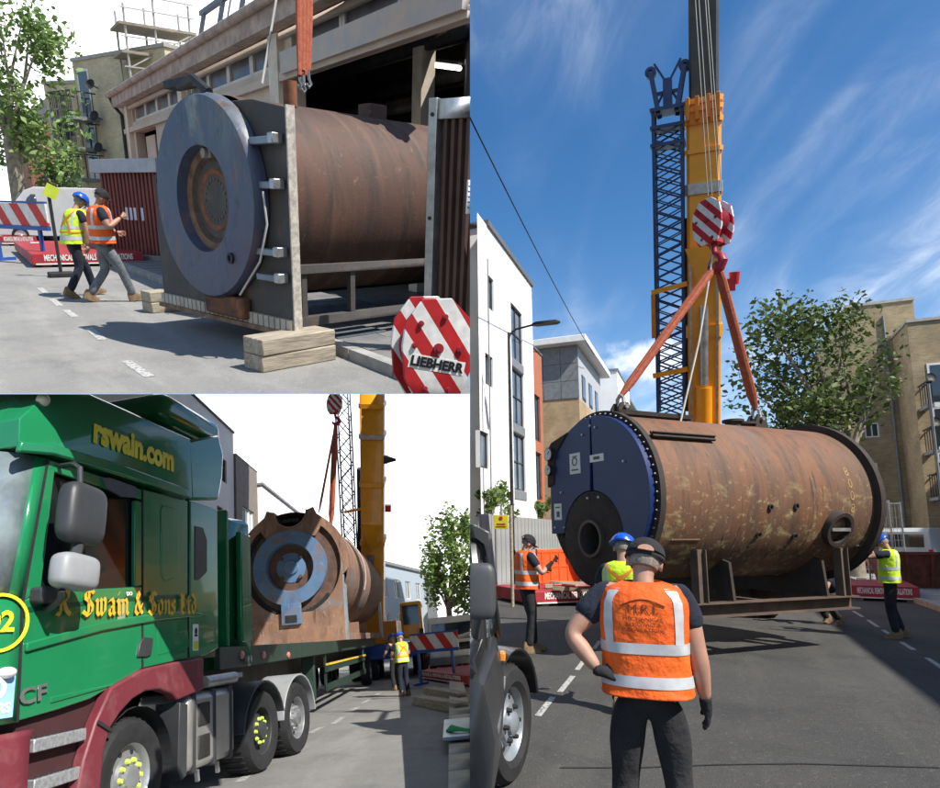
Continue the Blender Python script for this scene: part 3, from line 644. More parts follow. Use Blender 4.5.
# pavements either side
pl = SR.G(560, 582); pr_ = SR.G(905, 600)
XL, XR = pl.x, pr_.x
mb = MB(); y0 = SR.G(474, 590).y + .5
mb.box((XL - 2.2, y0 + 30, .06), (4.0, 60, .12)); pvl = struct('pavement', mb, M_pave); mb = MB(); mb.box((XL - .08, y0 + 30, .065), (.16, 60, .13)); obj('kerb', mb, M_kerb, pvl)
mb = MB(); mb.box((XR + 1.7, 36, .06), (3.0, 54, .12)); pvr = struct('pavement', mb, M_pave); mb = MB(); mb.box((XR + .1, 36, .065), (.16, 54, .13)); obj('kerb', mb, M_kerb, pvr)
# ------------------------------------------------------------------ white rendered block on the left
XF = XL - 1.6                                   # facade plane of the left side of the street
def fac(u, v): return SR.hit(u, v, (XF, 0, 0), (1, 0, 0))
a0 = fac(487, 226); a1 = fac(531.5, 291)
HB = a0.z; YB0, YB1 = a0.y, a1.y
M_render = pm('white_render', (.84, .84, .83), .85, var=.05, scale=.8, bump=.05)
M_frame = pm('dark_window_frame', (.04, .042, .045), .5)
FM = frame((XF, YB1, 0), (0, -1, 0))             # x runs towards the camera, y inwards (-X world)
FM = Matrix(((0, -1, 0, XF), (-1, 0, 0, YB1), (0, 0, 1, 0), (0, 0, 0, 1)))
def fh(u0, v0, u1, v1):                          # hole from two image corners
    p, q = fac(u0, v0), fac(u1, v1); return (min(YB1 - p.y, YB1 - q.y), max(YB1 - p.y, YB1 - q.y), min(p.z, q.z), max(p.z, q.z))
def win2(uL, vtL, vbL, uR):                      # left edge top and bottom, right edge
    p = fac(uL, vtL); q = fac(uL, vbL); r = fac(uR, 400); return (YB1 - r.y, YB1 - p.y, q.z, p.z)
WB = (YB1 - YB0)
holes = [win2(487, 273, 306, 495.5), win2(485, 352, 383, 493.5), win2(480, 430, 467, 488)]
tall = win2(510.5, 301, 498, 524)
holes = [(h[0], h[1], h[2], h[3], 1, 1) for h in holes]
zt = tall[3]; z1 = tall[2]; step = (zt - z1) / 3
for k in range(3): holes.append((tall[0], tall[1], z1 + k * step + .35, z1 + (k + 1) * step - .02, 2, 2))
wb = building('white_block', 'white rendered three storey block at the left of the boiler street', FM, WB, HB, 12, holes, M_render, M_frame, M_glassl, pm('dark_coping', (.12, .12, .13), .6), depth=.16, over=.08, roof_t=.2)
for k in range(3):
    mb = MB(); mb.box(((tall[0] + tall[1]) / 2, -.01, z1 + k * step + .17), (tall[1] - tall[0], .03, .34)); obj('spandrel_panel', mb, M_grey, wb)
mb = MB(); mb.box((WB + .05, -.01, HB * .45), (.06, .05, HB * .9)); obj('downpipe', mb, M_grey, wb)
# terracotta and glass block behind it
b0 = SR.hit(532, 330, (XF + .05, 0, 0), (1, 0, 0)); b1 = SR.hit(545.5, 356, (XF + .05, 0, 0), (1, 0, 0))
FM2 = Matrix(((0, -1, 0, XF - .15), (-1, 0, 0, b1.y), (0, 0, 1, 0), (0, 0, 0, 1))); W2 = b1.y - YB1 - .1; H2 = b1.z
hs = [(W2 * .25, W2 * .95, z, z + 2.1, 3, 1) for z in (.6, 3.2, 5.8)]
bt = building('terracotta_block', 'narrow terracotta clad block with tall glazing beside the white rendered block', FM2, W2, H2, 10, hs, pm('terracotta_cladding', (.42, .14, .07), .8, var=.12), M_frame, M_glassl, pm('dark_coping', (.12, .12, .13), .6), over=.04, roof_t=.12)
# grey clad block with white roof edge
P0 = SR.P(548, 352, 40); P1 = SR.P(580, 348, 40); P2 = SR.P(600, 365, 47)
Hg = P1.z; dG = V((P1.x - P0.x, P1.y - P0.y, 0)); WG = dG.length
FMg = frame((P0.x - 2.5, P0.y, 0), (1, 0, 0))
WG = P1.x - P0.x + 2.5
hz = SR.P(560, 402, 40).z + .6
tg = thing('grey_clad_block', 'block with grey cladding over tan brick and a white overhanging roof', 'building', FMg)
DG = SR.hit(601, 385, (P1.x, 0, 0), (1, 0, 0)).y - P0.y
mb = MB(); mb.box((WG / 2, DG / 2, (hz - .6) / 2), (WG - .06, DG - .06, hz - .6)); obj('brick_wall', mb, brickmat('tan_brick', (.48, .33, .17), (.40, .26, .13), (.4, .33, .24)), tg)
nC = 4; cz = (Hg - hz + .55) / 3
for i in range(nC):
    for j in range(3):
        mb = MB(); mb.box((WG * (i + .5) / nC, .02, hz - .58 + cz * (j + .5)), (WG / nC - .03, .08, cz - .03)); obj('cladding_panel', mb, M_grey, tg)
mb = MB(); mb.box((WG / 2, DG / 2, (hz - .6 + Hg) / 2), (WG - .1, DG - .1, Hg - hz + .6 - .02)); obj('wall', mb, pm('pale_cladding', (.42, .43, .44), .6), tg)
for k in range(3):
    for zz_ in (.35, .6, .82): 
        mb = MB(); mb.box((WG - .04, DG * (.2 + .28 * k), Hg * zz_), (.05, DG * .13, Hg * .12)); wd = obj('window', mb, M_frame, tg); mb = MB(); mb.box((WG - .008, DG * (.2 + .28 * k), Hg * zz_), (.03, DG * .11, Hg * .1)); obj('pane', mb, M_glassl, wd)
mb = MB(); mb.box((WG / 2, DG / 2, Hg + .22), (WG + 1.2, DG + 1.4, .4)); obj('roof', mb, M_white, tg, bev=.03)
# far white gable and the low terrace behind the boiler
q0 = SR.P(602, 372, 62); q1 = SR.P(618, 372, 62)
tw = thing('white_gable_block', 'plain white gable block behind the grey clad block', 'building', T(q0.x - 1.2, q0.y, 0))
wd_ = q1.x - q0.x + 1.2
mb = MB(); mb.box((wd_ / 2, 5, q0.z / 2), (wd_, 10, q0.z)); obj('wall', mb, M_render, tw); mb = MB(); mb.box((wd_ / 2, 5, q0.z + .1), (wd_ + .2, 10.2, .2)); obj('roof', mb, M_grey, tw)
q2 = SR.P(612, 398, 74); q3 = SR.P(642, 418, 90)
tw2 = thing('far_terrace', 'far grey terrace roof showing just above the hanging boiler', 'building', T(q2.x - 3, q2.y, 0))
ww = q3.x - q2.x + 3
mb = MB(); mb.add([(0, 0, 0), (ww - 2.5, 0, 0), (ww, 16, 0), (0, 16, 0), (0, 0, q2.z), (ww - 2.5, 0, q2.z), (ww, 16, q3.z * .98), (0, 16, q3.z)], [(0,3,2,1),(4,5,6,7),(0,1,5,4),(1,2,6,5),(2,3,7,6),(3,0,4,7)]); obj('wall', mb, pm('pale_cladding', (.42, .43, .44), .6), tw2)
mb = MB(); mb.box((ww / 2, 8, q2.z + .3), (ww + .2, 15.5, .25)); obj('roof', mb, M_grey, tw2)
# street lamp
lp = SR.G(512, 533 + 1.75 * 650 / 13.2); lb = V((XL - .5, lp.y, .12))
lb = SR.hit(512, 500, (XL - .55, 0, 0), (1, 0, 0)); lb.z = .12
tl_ = thing('street_lamp', 'dark street lamp with a curved arm in front of the white block', 'street lamp', T(lb))
hT = SR.hit(513, 332, lb, (0, 1, 0)).z - .12
mb = MB(); mb.cyl((0, 0, 0), (0, 0, 1.1), .085, .085, 14); mb.cyl((0, 0, 1.1), (0, 0, hT), .06, .045, 12); obj('pole', mb, M_dark, tl_)
hd = SR.hit(535, 325, lb, (0, 1, 0)) - lb
mb = MB(); mb.tube([(0, 0, hT - .3), (.05, 0, hT - .05), (.25, 0, hT + .08), (hd.x, 0, hd.z + .02)], .035, 8); obj('arm', mb, M_dark, tl_)
he = SR.hit(560, 322, lb, (0, 1, 0)) - lb
mb = MB(); mb.loft([[V((x, y * w, z + t)) for y, t in ((-1, 0), (1, 0), (1, h_), (0, h_ * 1.3), (-1, h_))] for x, w, z, h_ in ((hd.x - .1, .05, hd.z - .01, .05), (hd.x + .05, .12, hd.z - .03, .1), (he.x - .12, .13, he.z - .03, .09), (he.x, .07, he.z - .01, .03))]); obj('lamp_head', mb, M_dark, tl_)
# overhead cable
c0 = SR.P(466, 110, 14); c1 = SR.P(594, 355, 41)
mb = MB(); mb.tube([c0.lerp(c1, i / 10) - V((0, 0, 1.0 * (i / 10) * (1 - i / 10))) for i in range(11)], .018, 6); tag(obj('overhead_cable', mb, M_black), 'thin black cable sagging across the blue sky to the grey clad block', 'cable')
# fence, shrubs, sign
fy0 = SR.hit(478, 530, (XL - 1.2, 0, 0), (1, 0, 0)).y; fy1 = SR.hit(575, 530, (XL - 1.2, 0, 0), (1, 0, 0)).y
fz = SR.hit(530, 518, (XL - 1.2, 0, 0), (1, 0, 0)).z
tf = thing('timber_fence', 'grey board fence behind the orange barrier', 'fence', T(XL - 1.2, fy0, .12)); nb = 60; bw = min((fy1 - fy0) / nb, .28)
bm_ = None
for k in range(nb):
    if bm_ is None:
        mb = MB(); mb.box((0, 0, (fz - .12) / 2), (.03, bw * .93, fz - .12)); bm_ = mesh('board', mb, pm('grey_board', (.3, .3, .29), .9, var=.2, scale=2, stretch=(8, 8, 1)))
    link('board', bm_, tf, T((k % 2) * .012, bw * (k + .5), 0))
for z_ in (.4, (fz - .5)): mb = MB(); mb.box((-.05, bw * nb / 2, z_), (.05, bw * nb, .09)); obj('rail', mb, M_wood, tf)
M_leafR = leafmat('leaves_plane', (.05, .085, .018), (.12, .17, .04)); M_leafB = leafmat('leaves_bright', (.07, .13, .025), (.17, .25, .06))
for k, (u, v, r, lab) in enumerate(((484, 500, .5, 'loose reddish green shrub over the fence nearest the frame edge'), (498, 499, .6, 'leafy shrub above the yellow sign'), (536, 508, .6, 'green shrub between the street lamp and the boiler'), (548, 500, .7, 'tall green shrub next to the blue boiler front'))):
    p = SR.hit(u, v, (XL - 1.7, 0, 0), (1, 0, 0)); t = thing('shrub', lab, 'shrub', T(p.x, p.y, .12), 'shrubs behind the fence')
    pts, cs = lump(420, 50 + k, (0, 0, p.z - .1), (r, r * 1.6, r * 1.1), 8); obj('foliage', leaves(pts, .1, 60 + k), M_leafB, t, recalc=False)
    for q_, s_ in cs[:4]: mb = MB(); mb.tube([(0, 0, 0), (q_.x * .4, q_.y * .4, p.z * .5), (q_.x, q_.y, p.z - .2 + q_.z)], .025, 5); obj('stem', mb, M_bark, t)
sg = SR.P(501, 522, 16); ts = thing('warning_sign', 'yellow notice on a pale post by the fence', 'sign', T(sg.x, sg.y, 0))
mb = MB(); mb.box((0, 0, sg.z), (.36, .02, .34)); obj('plate', mb, pm('yellow_sign', (.8, .68, .03), .5), ts, bev=.004)
mb = MB(); mb.cyl((0, -.012, sg.z + .09), (0, -.016, sg.z + .09), .05, .05, 14); mb.box((0, -.013, sg.z - .05), (.22, .006, .03)); mb.box((0, -.013, sg.z - .11), (.26, .006, .025)); obj('printed_mark', mb, pm('red_print', (.35, .04, .03), .5), ts)
mb = MB(); mb.cyl((.25, .02, 0), (.25, .02, sg.z + .4), .04, .04, 10); mb.bar((.0, .02, sg.z), (.25, .02, sg.z), .03, .03); obj('post', mb, M_woodx, ts)
# orange barrier
o0 = SR.P(537, 578, 17.9); o1 = SR.P(579, 571, 18.7); o0.z = .0; o1.z = .0
Lb = (o1 - o0).length; to = thing('plastic_barrier', 'orange plastic barrier behind the worker with the black cap', 'barrier', frame(o0, o1 - o0)); zb = SR.P(540, 549, 17.9).z
M_op = pm('orange_plastic', (.85, .11, .025), .45, var=.1)
mb = MB(); mb.box((Lb / 2, 0, (zb + .34) / 2), (Lb, .09, zb - .34)); obj('panel', mb, M_op, to, bev=.02)
for k in range(5): mb = MB(); mb.box((Lb * (k + .5) / 5, -.055, (zb + .34) / 2), (.05, .03, zb - .4)); obj('rib', mb, M_op, to, bev=.008)
for z_ in (.4, (zb + .34) / 2, zb - .08): mb = MB(); mb.box((Lb / 2, -.05, z_), (Lb * .98, .02, .05)); obj('rail', mb, M_op, to, bev=.005)
for x in (Lb * .1, Lb * .5, Lb * .9): mb = MB(); mb.box((x, 0, .17), (.1, .5, .34)); obj('foot', mb, M_black, to, bev=.01)
# crane mats with lettering, timbers on the left one
m0 = SR.G(534, 607); m1 = SR.G(604, 604)
cm = outrigger_mat('red crane mat covered in loose timber left of the boiler', m0, V((m1.x - m0.x, m1.y - m0.y, 0)), (m1 - m0).length + .9, 2.2, h=.3, tsize=.21)
zb_ = .37
for k in range(9):
    rnd = random.Random(k + 5); p = m0 + V((.3 + rnd.random() * 1.3, .5 + k * .21, zb_ + .001))
    timber('short timber on the red crane mat in front of the orange barrier', T(p) @ rotz(rnd.uniform(-.35, .35)), (1.1 + rnd.random() * .5, .13, .1), M_woodx if k % 2 else M_wood, 'short timbers on the red crane mat')
tag(obj('folded_strap', MB().tube([m0 + V((.4 + .18 * i, .38 + .1 * math.sin(i * 1.7), zb_ + .13)) for i in range(9)], .035, 6), M_redmat), 'red strap lying over the timbers on the crane mat', 'strap')
m2 = SR.G(851, 600); m3 = SR.G(921, 603)
outrigger_mat('red lettered crane mat behind the worker in yellow at right', m2, V((m3.x - m2.x, m3.y - m2.y, 0)), (m3 - m2).length, 2.8, h=.33, tsize=.21, txt='MECHANICAL REMOVALS & INSTALLATIONS')
m4 = SR.G(812, 574); outrigger_mat('red crane mat just behind the far end of the hanging boiler', m4, (1, -.12, 0), 2.7, 2.4, h=.45, tsize=.2)
b0 = SR.G(846, 566); b1 = SR.G(885, 567); zc = SR.P(860, 527, 650 * 1.75 / 33).z
barrier_board('small red and white striped board behind the end of the hanging boiler', b0, b1, .95, z0=.75)
# ------------------------------------------------------------------ brick flats at the right
M_brickY = brickmat('yellow_stock_brick', (.40, .30, .16), (.29, .215, .115), (.36, .31, .22))
def flats(label, M, W, H, D, wins, bals, group=None, bm_=None):
    holes = [(a, b, c, d, 2, 1) for a, b, c, d in wins]
    t = building('brick_flats', label, M, W, H, D, holes, bm_ or M_brickY, M_white, M_glass, pm('stone_coping', (.4, .38, .34), .8), depth=.12, over=.06, roof_t=.14, group=group)
    for a, b, z in bals:
        mb = MB(); mb.box(((a + b) / 2, -.65, z), (b - a, 1.3, .14)); bo = obj('balcony', mb, M_grey, t)
        for x in [a + .04 + (b - a - .08) * k / 14 for k in range(15)]: mb = MB(); mb.box((x, -1.27, z + .56), (.03, .03, .98)); obj('baluster', mb, M_dark, bo)
        for y in (-.95, -.6, -.25):
            for x in (a + .04, b - .04): mb = MB(); mb.box((x, y, z + .56), (.03, .03, .98)); obj('baluster', mb, M_dark, bo)
        mb = MB(); mb.box(((a + b) / 2, -1.27, z + 1.08), (b - a, .06, .05)); mb.box((a + .04, -.65, z + 1.075), (.06, 1.2, .05)); mb.box((b - .04, -.65, z + 1.075), (.06, 1.2, .05)); obj('handrail', mb, M_dark, bo)
        mb = MB(); mb.box((a + .9, -.01, z + 1.1), (.9, .04, 2.1)); dr = obj('balcony_door', mb, M_white, t); mb = MB(); mb.box((a + .9, -.032, z + 1.2), (.68, .02, 1.7)); obj('pane', mb, M_glass, dr)
        mb = MB(); mb.lathe([(.0, 0), (.12, .015), (.2, .05), (.22, .07)], (b + .2, -.35, z + 1.4), (.4, -1, .3), 18); so = obj('satellite_dish', mb, M_dark, t); mb = MB(); mb.tube([(b + .2, -.02, z + 1.3), (b + .2, -.35, z + 1.4)], .025, 6); obj('bracket', mb, M_dark, so)
    mb = MB(); x = (bals[0][0] if bals else W / 2) + .1; yd_ = -1.33 if bals else -.07; mb.cyl((x, yd_, 0), (x, yd_, H * (.72 if bals else .95)), .055, .055, 8); obj('drainpipe', mb, M_grey, t)
    return t
dB = 34.0
A = SR.P(846, 308, dB); B = SR.P(906, 306, dB); Hb = A.z
FMb = frame((A.x, A.y, 0), (1, 0, 0)); Wb = B.x - A.x
def wl(u, v): p = SR.hit(u, v, A, (0, 1, 0)); return p.x - A.x, p.z
w1 = wl(868, 463) + wl(879, 479); w2 = wl(864, 423) + wl(880, 437); w3 = wl(870, 505) + wl(880, 520)
bx0 = wl(886, 410)[0]; 
wins = [(w1[0], w1[2], w1[3], w1[1]), (w2[0], w2[2], w2[3], w2[1])]
flats('yellow brick flats with the tall lit gable behind the tree at right', FMb, Wb, Hb, 14, wins, [])
C = SR.P(907, 323, dB - 3.6); FMc = frame((C.x, C.y, 0), (1, 0, 0)); 
def wl2(u, v): p = SR.hit(u, v, (0, C.y, 0), (0, 1, 0)); return p.x - C.x, p.z
bz = [wl2(910, v)[1] for v in (411, 455, 500)]; ba = wl2(891, 400)[0]; bb = wl2(925, 400)[0]
flats('yellow brick flats with stacked balconies at the right frame edge', FMc, 7.5, C.z, 14, [], [(max(.1, ba), bb, z) for z in bz])
# the terrace along the right pavement that shades the carriageway there (beyond the frame)
FMs = Matrix(((0, 1, 0, XR + 6.2), (1, 0, 0, -6), (0, 0, 1, 0), (0, 0, 0, 1)))
wg = thing('flats_shade_wing', 'unseen yellow brick wing added beyond the right frame edge to shade the flats', 'building', T(B.x + 8.2, 23, 0))  # out-of-view wing added to cast shade on the brick flats
mb = MB(); mb.box((5, 6.5, 6.9), (10, 13, 13.8)); obj('wall', mb, M_brickY, wg); mb = MB(); mb.box((5, 6.5, 13.9), (10.2, 13.2, .2)); obj('roof', mb, M_grey, wg)
sl_ = SR.I.to_3x3() @ SDIR; HT = (XR + 6.2 - SR.G(940, 692).x) * sl_.z / sl_.x
building('brick_terrace', 'yellow brick terrace along the right pavement shading the road', FMs, 30, HT, 8, [(2 + k * 3.6, 3.4 + k * 3.6, z, z + 1.4, 2, 1) for k in range(8) for z in (1.0, 4.4)], M_brickY, M_white, M_glass, depth=.12)
# ------------------------------------------------------------------ tree at right
tb = SR.G(838, 548); tcn = SR.P(813, 378, 26)
tbb = V((SR.P(838, 400, 26).x, tcn.y, 0))
ppm_ = 650 / 26
tree('plane_tree', 'leafy plane tree rising behind the end of the hanging boiler', tbb, 4.6, tcn, (62 / ppm_, 55 / ppm_, 80 / ppm_), 5600, .13, 11, M_leafR, cl=40, tr=.26)
# ------------------------------------------------------------------ parked vehicles, mesh panels, skip
van_w = pm('white_car_paint', (.6, .6, .6), .3, var=.05, coat=.5)
v0 = SR.P(925, 560, 27); v0.z = 0
street_van('white van parked nose away at the right frame edge', T(v0) @ rotz(rad(62)), van_w, 4.6, 1.9, 1.95)
v1 = SR.P(903, 545, 33); v1.z = 0
street_van('silver estate car parked behind the white van', T(v1) @ rotz(rad(75)), pm('silver_car_paint', (.35, .36, .37), .3, .4, coat=.4), 4.5, 1.8, 1.5, kind='car', name='parked_car')
mp_ = None
for k, (u, lab) in enumerate(((880, 'galvanised mesh fence panel nearest the end of the boiler'), (892, 'galvanised mesh fence panel in front of the parked cars'))):
    p = SR.P(u, 545, 22 + k * 1.2); t = thing('mesh_panel', lab, 'fence panel', T(p.x, p.y, .0), 'mesh fence panels'); z1 = SR.P(u, 500, 22).z
    mb = MB()
    for x in (-.36, .36): mb.cyl((x, 0, 0), (x, 0, z1), .03, .03, 8)
    for z in (.1, z1 - .05): mb.bar((-.36, 0, z), (.36, 0, z), .05, .05)
    obj('frame', mb, M_steel, t); mb = MB()
    for i in range(7): mb.bar((-.3 + i * .1, 0, .1), (-.3 + i * .1, 0, z1 - .05), .012, .012)
    for i in range(6): mb.bar((-.36, 0, .3 + i * .4), (.36, 0, .3 + i * .4), .012, .012)
    obj('mesh', mb, M_steel, t); mb = MB(); mb.box((0, 0, .06), (.7, .25, .12)); obj('foot_block', mb, M_dark, t)
p = SR.G(925, 592); tk = thing('skip', 'rust brown steel skip at the right frame edge', 'skip', frame(p + V((.2, .6, 0)), (1, .15, 0))); hz_ = 1.15
M_rb = pm('rust_brown_paint', (.14, .045, .03), .8, var=.35, scale=4, bump=.2)
mb = MB(); mb.add([(-1.0, -.6, .05), (1.1, -.6, .05), (1.1, .8, .05), (-1.0, .8, .05), (-1.2, -.8, hz_), (1.3, -.8, hz_), (1.3, 1.0, hz_), (-1.2, 1.0, hz_)], [(0,3,2,1),(0,1,5,4),(1,2,6,5),(2,3,7,6),(3,0,4,7),(4,5,6,7)]); obj('body', mb, M_rb, tk, bev=.02)
for x in (-.7, -.1, .5): mb = MB(); mb.bar((x, -.66, .1), (x * 1.1, -.83, hz_ - .05), .09, .05, up=(0, -1, 0)); obj('rib', mb, M_rb, tk)
mb = MB(); mb.box((.05, -.82, hz_), (2.55, .09, .09)); mb.box((-1.2, .1, hz_), (.09, 1.8, .088)); obj('rim', mb, M_rb, tk)
# ------------------------------------------------------------------ the hanging boiler
P1 = SR.P(602, 495, 9.7); P2 = SR.P(806, 503, 11.3); P2.z = P1.z = (P1.z + P2.z) / 2
e = (P2 - P1); LB = e.length; BM = frame(P1, e); RB = 1.22
M_rust = layered('boiler_rust', (.125, .068, .042), [((.20, .082, .034), .9, .42, .62, .85, (1, 1, .4), None), ((.075, .044, .031), 1.8, .48, .64, .85, (2.2, 1, .22), None), ((.19, .125, .09), .9, .5, .7, .7, (1, .4, .4), (.2, 1.2)), ((.36, .31, .14), 3.4, .55, .66, .75, (.8, 1, 1.3), (.5, -.4)), ((.42, .37, .19), 11, .58, .66, .7, None, (.8, -.6)), ((.035, .026, .022), 7, .58, .68, .85, (3.0, 1, .2), None), ((.24, .12, .05), 14, .6, .7, .5, None, None)], .7, .16, 40)
M_blue = pm('boiler_blue_paint', (.012, .03, .135), .42, col2=(.01, .024, .10), scale=1.6, bump=.06, bscale=20, rvar=.1)
M_char = pm('charred_steel', (.022, .019, .018), .8, col2=(.045, .03, .022), scale=6, bump=.2)
bl = thing('steam_boiler', 'large rusty cylindrical boiler with a blue front hanging from the crane slings', 'boiler', BM)
mb = MB(); mb.lathe([(RB - .05, -.02), (RB, 0), (RB, LB * .02), (RB, LB * .33), (RB, LB * .66), (RB, LB * .97), (RB, LB)], (0, 0, 0), (1, 0, 0), 96); shell = obj('shell', mb, M_rust, bl)
for x in (LB * .34, LB * .67): mb = MB(); mb.lathe([(RB, x - .02), (RB + .006, x - .01), (RB + .006, x + .01), (RB, x + .02)], (0, 0, 0), (1, 0, 0), 96); obj('weld_seam', mb, M_rust, shell)
mb = MB(); mb.lathe([(RB - .12, -.05), (RB + .06, -.05), (RB + .06, .04), (RB, .04)], (0, 0, 0), (1, 0, 0), 96); obj('front_flange', mb, M_char, bl)
mb = MB(); mb.lathe([(RB, LB - .08), (RB + .11, LB - .08), (RB + .11, LB + .03), (0, LB + .06)], (0, 0, 0), (1, 0, 0), 96); obj('rear_flange', mb, M_char, bl)
mb = MB()
for k in range(64):
    a = 2 * PI * k / 64; c_ = V((-.05, (RB + .01) * math.cos(a), (RB + .01) * math.sin(a))); mb.cyl(c_, c_ - V((.035, 0, 0)), .016, .014, 6)
ob_ = obj('flange_bolts', mb, pm('dull_bolt', (.2, .19, .18), .5, .5), bl); ob_['kind'] = 'stuff'
# front casing: blue doors, black margin on the far side; local +y is the far side (left in view)
FF = frame((-.06, 0, 0), (0, -1, 0))           # x -> local -y, y -> local -x... outwards is -y
def facepoly(pts): return pts
fr = .71; fcx, fcz = -.06, -.62
def arc(cx, cz, r, a0, a1, n): return [(cx + r * math.cos(rad(a0 + (a1 - a0) * i / n)), cz + r * math.sin(rad(a0 + (a1 - a0) * i / n))) for i in range(n + 1)]
FFm = Matrix(((0, 1, 0, -.06), (-1, 0, 0, 0), (0, 0, 1, 0), (0, 0, 0, 1)))   # x-> -y, y-> +x (inwards), z-> z
right = [(.01, fcz + math.sqrt(fr ** 2 - (.01 - fcx) ** 2))] + arc(fcx, fcz, fr, 86, -38, 14)[1:] + arc(0, 0, 1.2, -56, 89.5, 26) 
left = [(-.01, 1.2)] + arc(0, 0, 1.2, 92, 118, 5) + [(-1.02, .90), (-1.10, .83), (-1.12, .7), (-1.12, -.55)] + [p for p in arc(fcx, fcz, fr, 174, 91, 8)]
mb = MB(); mb.prism(right, FFm, .1, d0=-.1); obj('door', mb, M_blue, bl, bev=.008)
mb = MB(); mb.prism(left, FFm, .1, d0=-.1); obj('door', mb, M_blue, bl, bev=.008)
mb = MB(); mb.prism([(-.58, 1.04), (-1.04, .93), (-1.15, .82), (-1.17, .2), (-1.0, .25), (-.96, .7)], FFm, .06, d0=-.125); obj('gauge_panel', mb, M_char, bl, bev=.01)
for px, pz, r in ((-1.05, .74, .095), (-1.07, .48, .075)):
    mb = MB(); q = FFm @ V((px, -.13, pz)); mb.cyl(q, q - V((.05, 0, 0)), r * 1.15, r * 1.15, 20); g = obj('gauge', mb, M_dark, bl); mb = MB(); mb.cyl(q - V((.051, 0, 0)), q - V((.055, 0, 0)), r, r, 20); obj('dial', mb, M_white, g); mb = MB(); mb.bar(q - V((.058, 0, 0)), q - V((.058, r * .5, -r * .5)), .012, .004, up=(1, 0, 0)); obj('needle', mb, M_black, g)
for px, pz, w_, h_ in ((-.42, .53, .27, .32), (.12, .56, .32, .11), (-.92, -.2, .2, .26)):
    q = FFm @ V((px, -.103, pz)); mb = MB(); mb.box(q, (.008, w_, h_)); pl_ = obj('label_plate', mb, M_white, bl); mb = MB()
    if h_ > .3: mb.lathe([(.05, 0), (.068, 0), (.068, .003), (.05, .003)], q - V((.006, 0, -.03)), (-1, 0, 0), 16); mb.box(q - V((.006, 0, .1)), (.004, .18, .02)); mb.box(q - V((.006, 0, -.11)), (.004, .12, .015))
    elif h_ < .2: mb.box(q - V((.006, 0, 0)), (.004, .14, .045))
    else: mb.box(q - V((.006, 0.01, .04)), (.004, .08, .09)); mb.box(q - V((.006, 0, -.07)), (.004, .13, .02))
    obj('printed_mark', mb, pm('dark_print', (.08, .09, .12), .6), pl_)
for px, pz in ((-.12, -.02), (.14, -.02), (.0, 1.06), (.12, 1.02), (-.8, .1), (.72, .45), (-.2, .95), (-1.0, -.45), (-.75, -.45)): mb = MB(); q = FFm @ V((px, -.1, pz)); mb.cyl(q, q - V((.025, 0, 0)), .022, .018, 8); obj('bolt', mb, M_steel, bl)
mb = MB(); mb.lathe([(fr - .01, .02), (fr - .01, -.09), (fr - .03, -.105), (.29, -.1), (.27, -.14), (.24, -.14), (.22, -.1), (.21, .3)], (-.06, -fcx, fcz), (1, 0, 0), 56); fu = obj('furnace_tube', mb, M_char, bl)
mb = MB(); mb.lathe([(.275, -.142), (.275, -.155), (.235, -.155), (.235, -.14)], (-.06, -fcx, fcz), (1, 0, 0), 40); obj('burner_ring', mb, pm('dull_burner_ring', (.12, .10, .08), .6, .4), fu)
mb = MB(); mb.cyl((.2, -fcx, fcz), (.22, -fcx, fcz), .215, .215, 24); obj('tube_back', mb, M_black, fu)
mb = MB()
for k in range(30): a = 2 * PI * k / 30; q = V((-.155, -fcx + (fr - .05) * math.cos(a), fcz + (fr - .05) * math.sin(a))); mb.cyl(q, q - V((.02, 0, 0)), .012, .012, 6)
o_ = obj('tube_bolts', mb, M_dark, fu); o_['kind'] = 'stuff'
# fittings on the shell
def sh(x, ang, r=RB): return V((x, -r * math.cos(rad(ang)), r * math.sin(rad(ang))))
for x0, x1, ang in ((.15, 1.55, 78), (.12, 1.25, 40)):
    mb = MB(); a, b = sh(x0, ang, RB + .05), sh(x1, ang, RB + .05); nrm = V((0, -math.cos(rad(ang)), math.sin(rad(ang)))); mb.bar(a, b, .10, .03, up=nrm); mb.bar(a + nrm * .0, b, .02, .1, up=nrm); obj('angle_rail', mb, M_char, bl)
for x in (.42, LB * .76):
    mb = MB(); mb.prism([(-.16, 0), (.16, 0), (.12, .16), (.06, .25), (-.06, .25), (-.12, .16)], T(x, -.1, RB - .02), .04); mb.prism([(-.16, 0), (.16, 0), (.12, .16), (.06, .25), (-.06, .25), (-.12, .16)], T(x, .06, RB - .02), .04); lg = obj('lifting_lug', mb, M_char, bl)
    mb = MB(); mb.tube([(x, -.15, RB + .16), (x, .15, RB + .16)], .035, 10); mb.tube([(x, -.08, RB + .16), (x, -.07, RB + .3), (x, 0, RB + .36), (x, .07, RB + .3), (x, .08, RB + .16)], .03, 8); obj('shackle', mb, M_steel, lg)
for x, h_, r in ((LB * .36, .1, .16), (LB * .66, .13, .13), (LB * .71, .09, .17)): mb = MB(); mb.cyl((x, .1, RB - .05), (x, .1, RB + h_), r, r, 20); mb.cyl((x, .1, RB + h_ - .03), (x, .1, RB + h_ + .01), r * 1.35, r * 1.35, 20); obj('nozzle', mb, M_char, bl)
q = sh(LB * .79, -22); nd = V((0, -math.cos(rad(22)), -math.sin(rad(22)))); mb = MB(); mb.lathe([(.27, -.1), (.27, .1), (.21, .1), (.21, -.02), (0, -.02)], q, nd, 28); obj('manhole', mb, M_char, bl); mb = MB(); mb.bar(q + V((-.2, 0, 0)) + nd * .08, q + V((.2, 0, 0)) + nd * .08, .06, .05); obj('manhole_bar', mb, M_steel, bl)
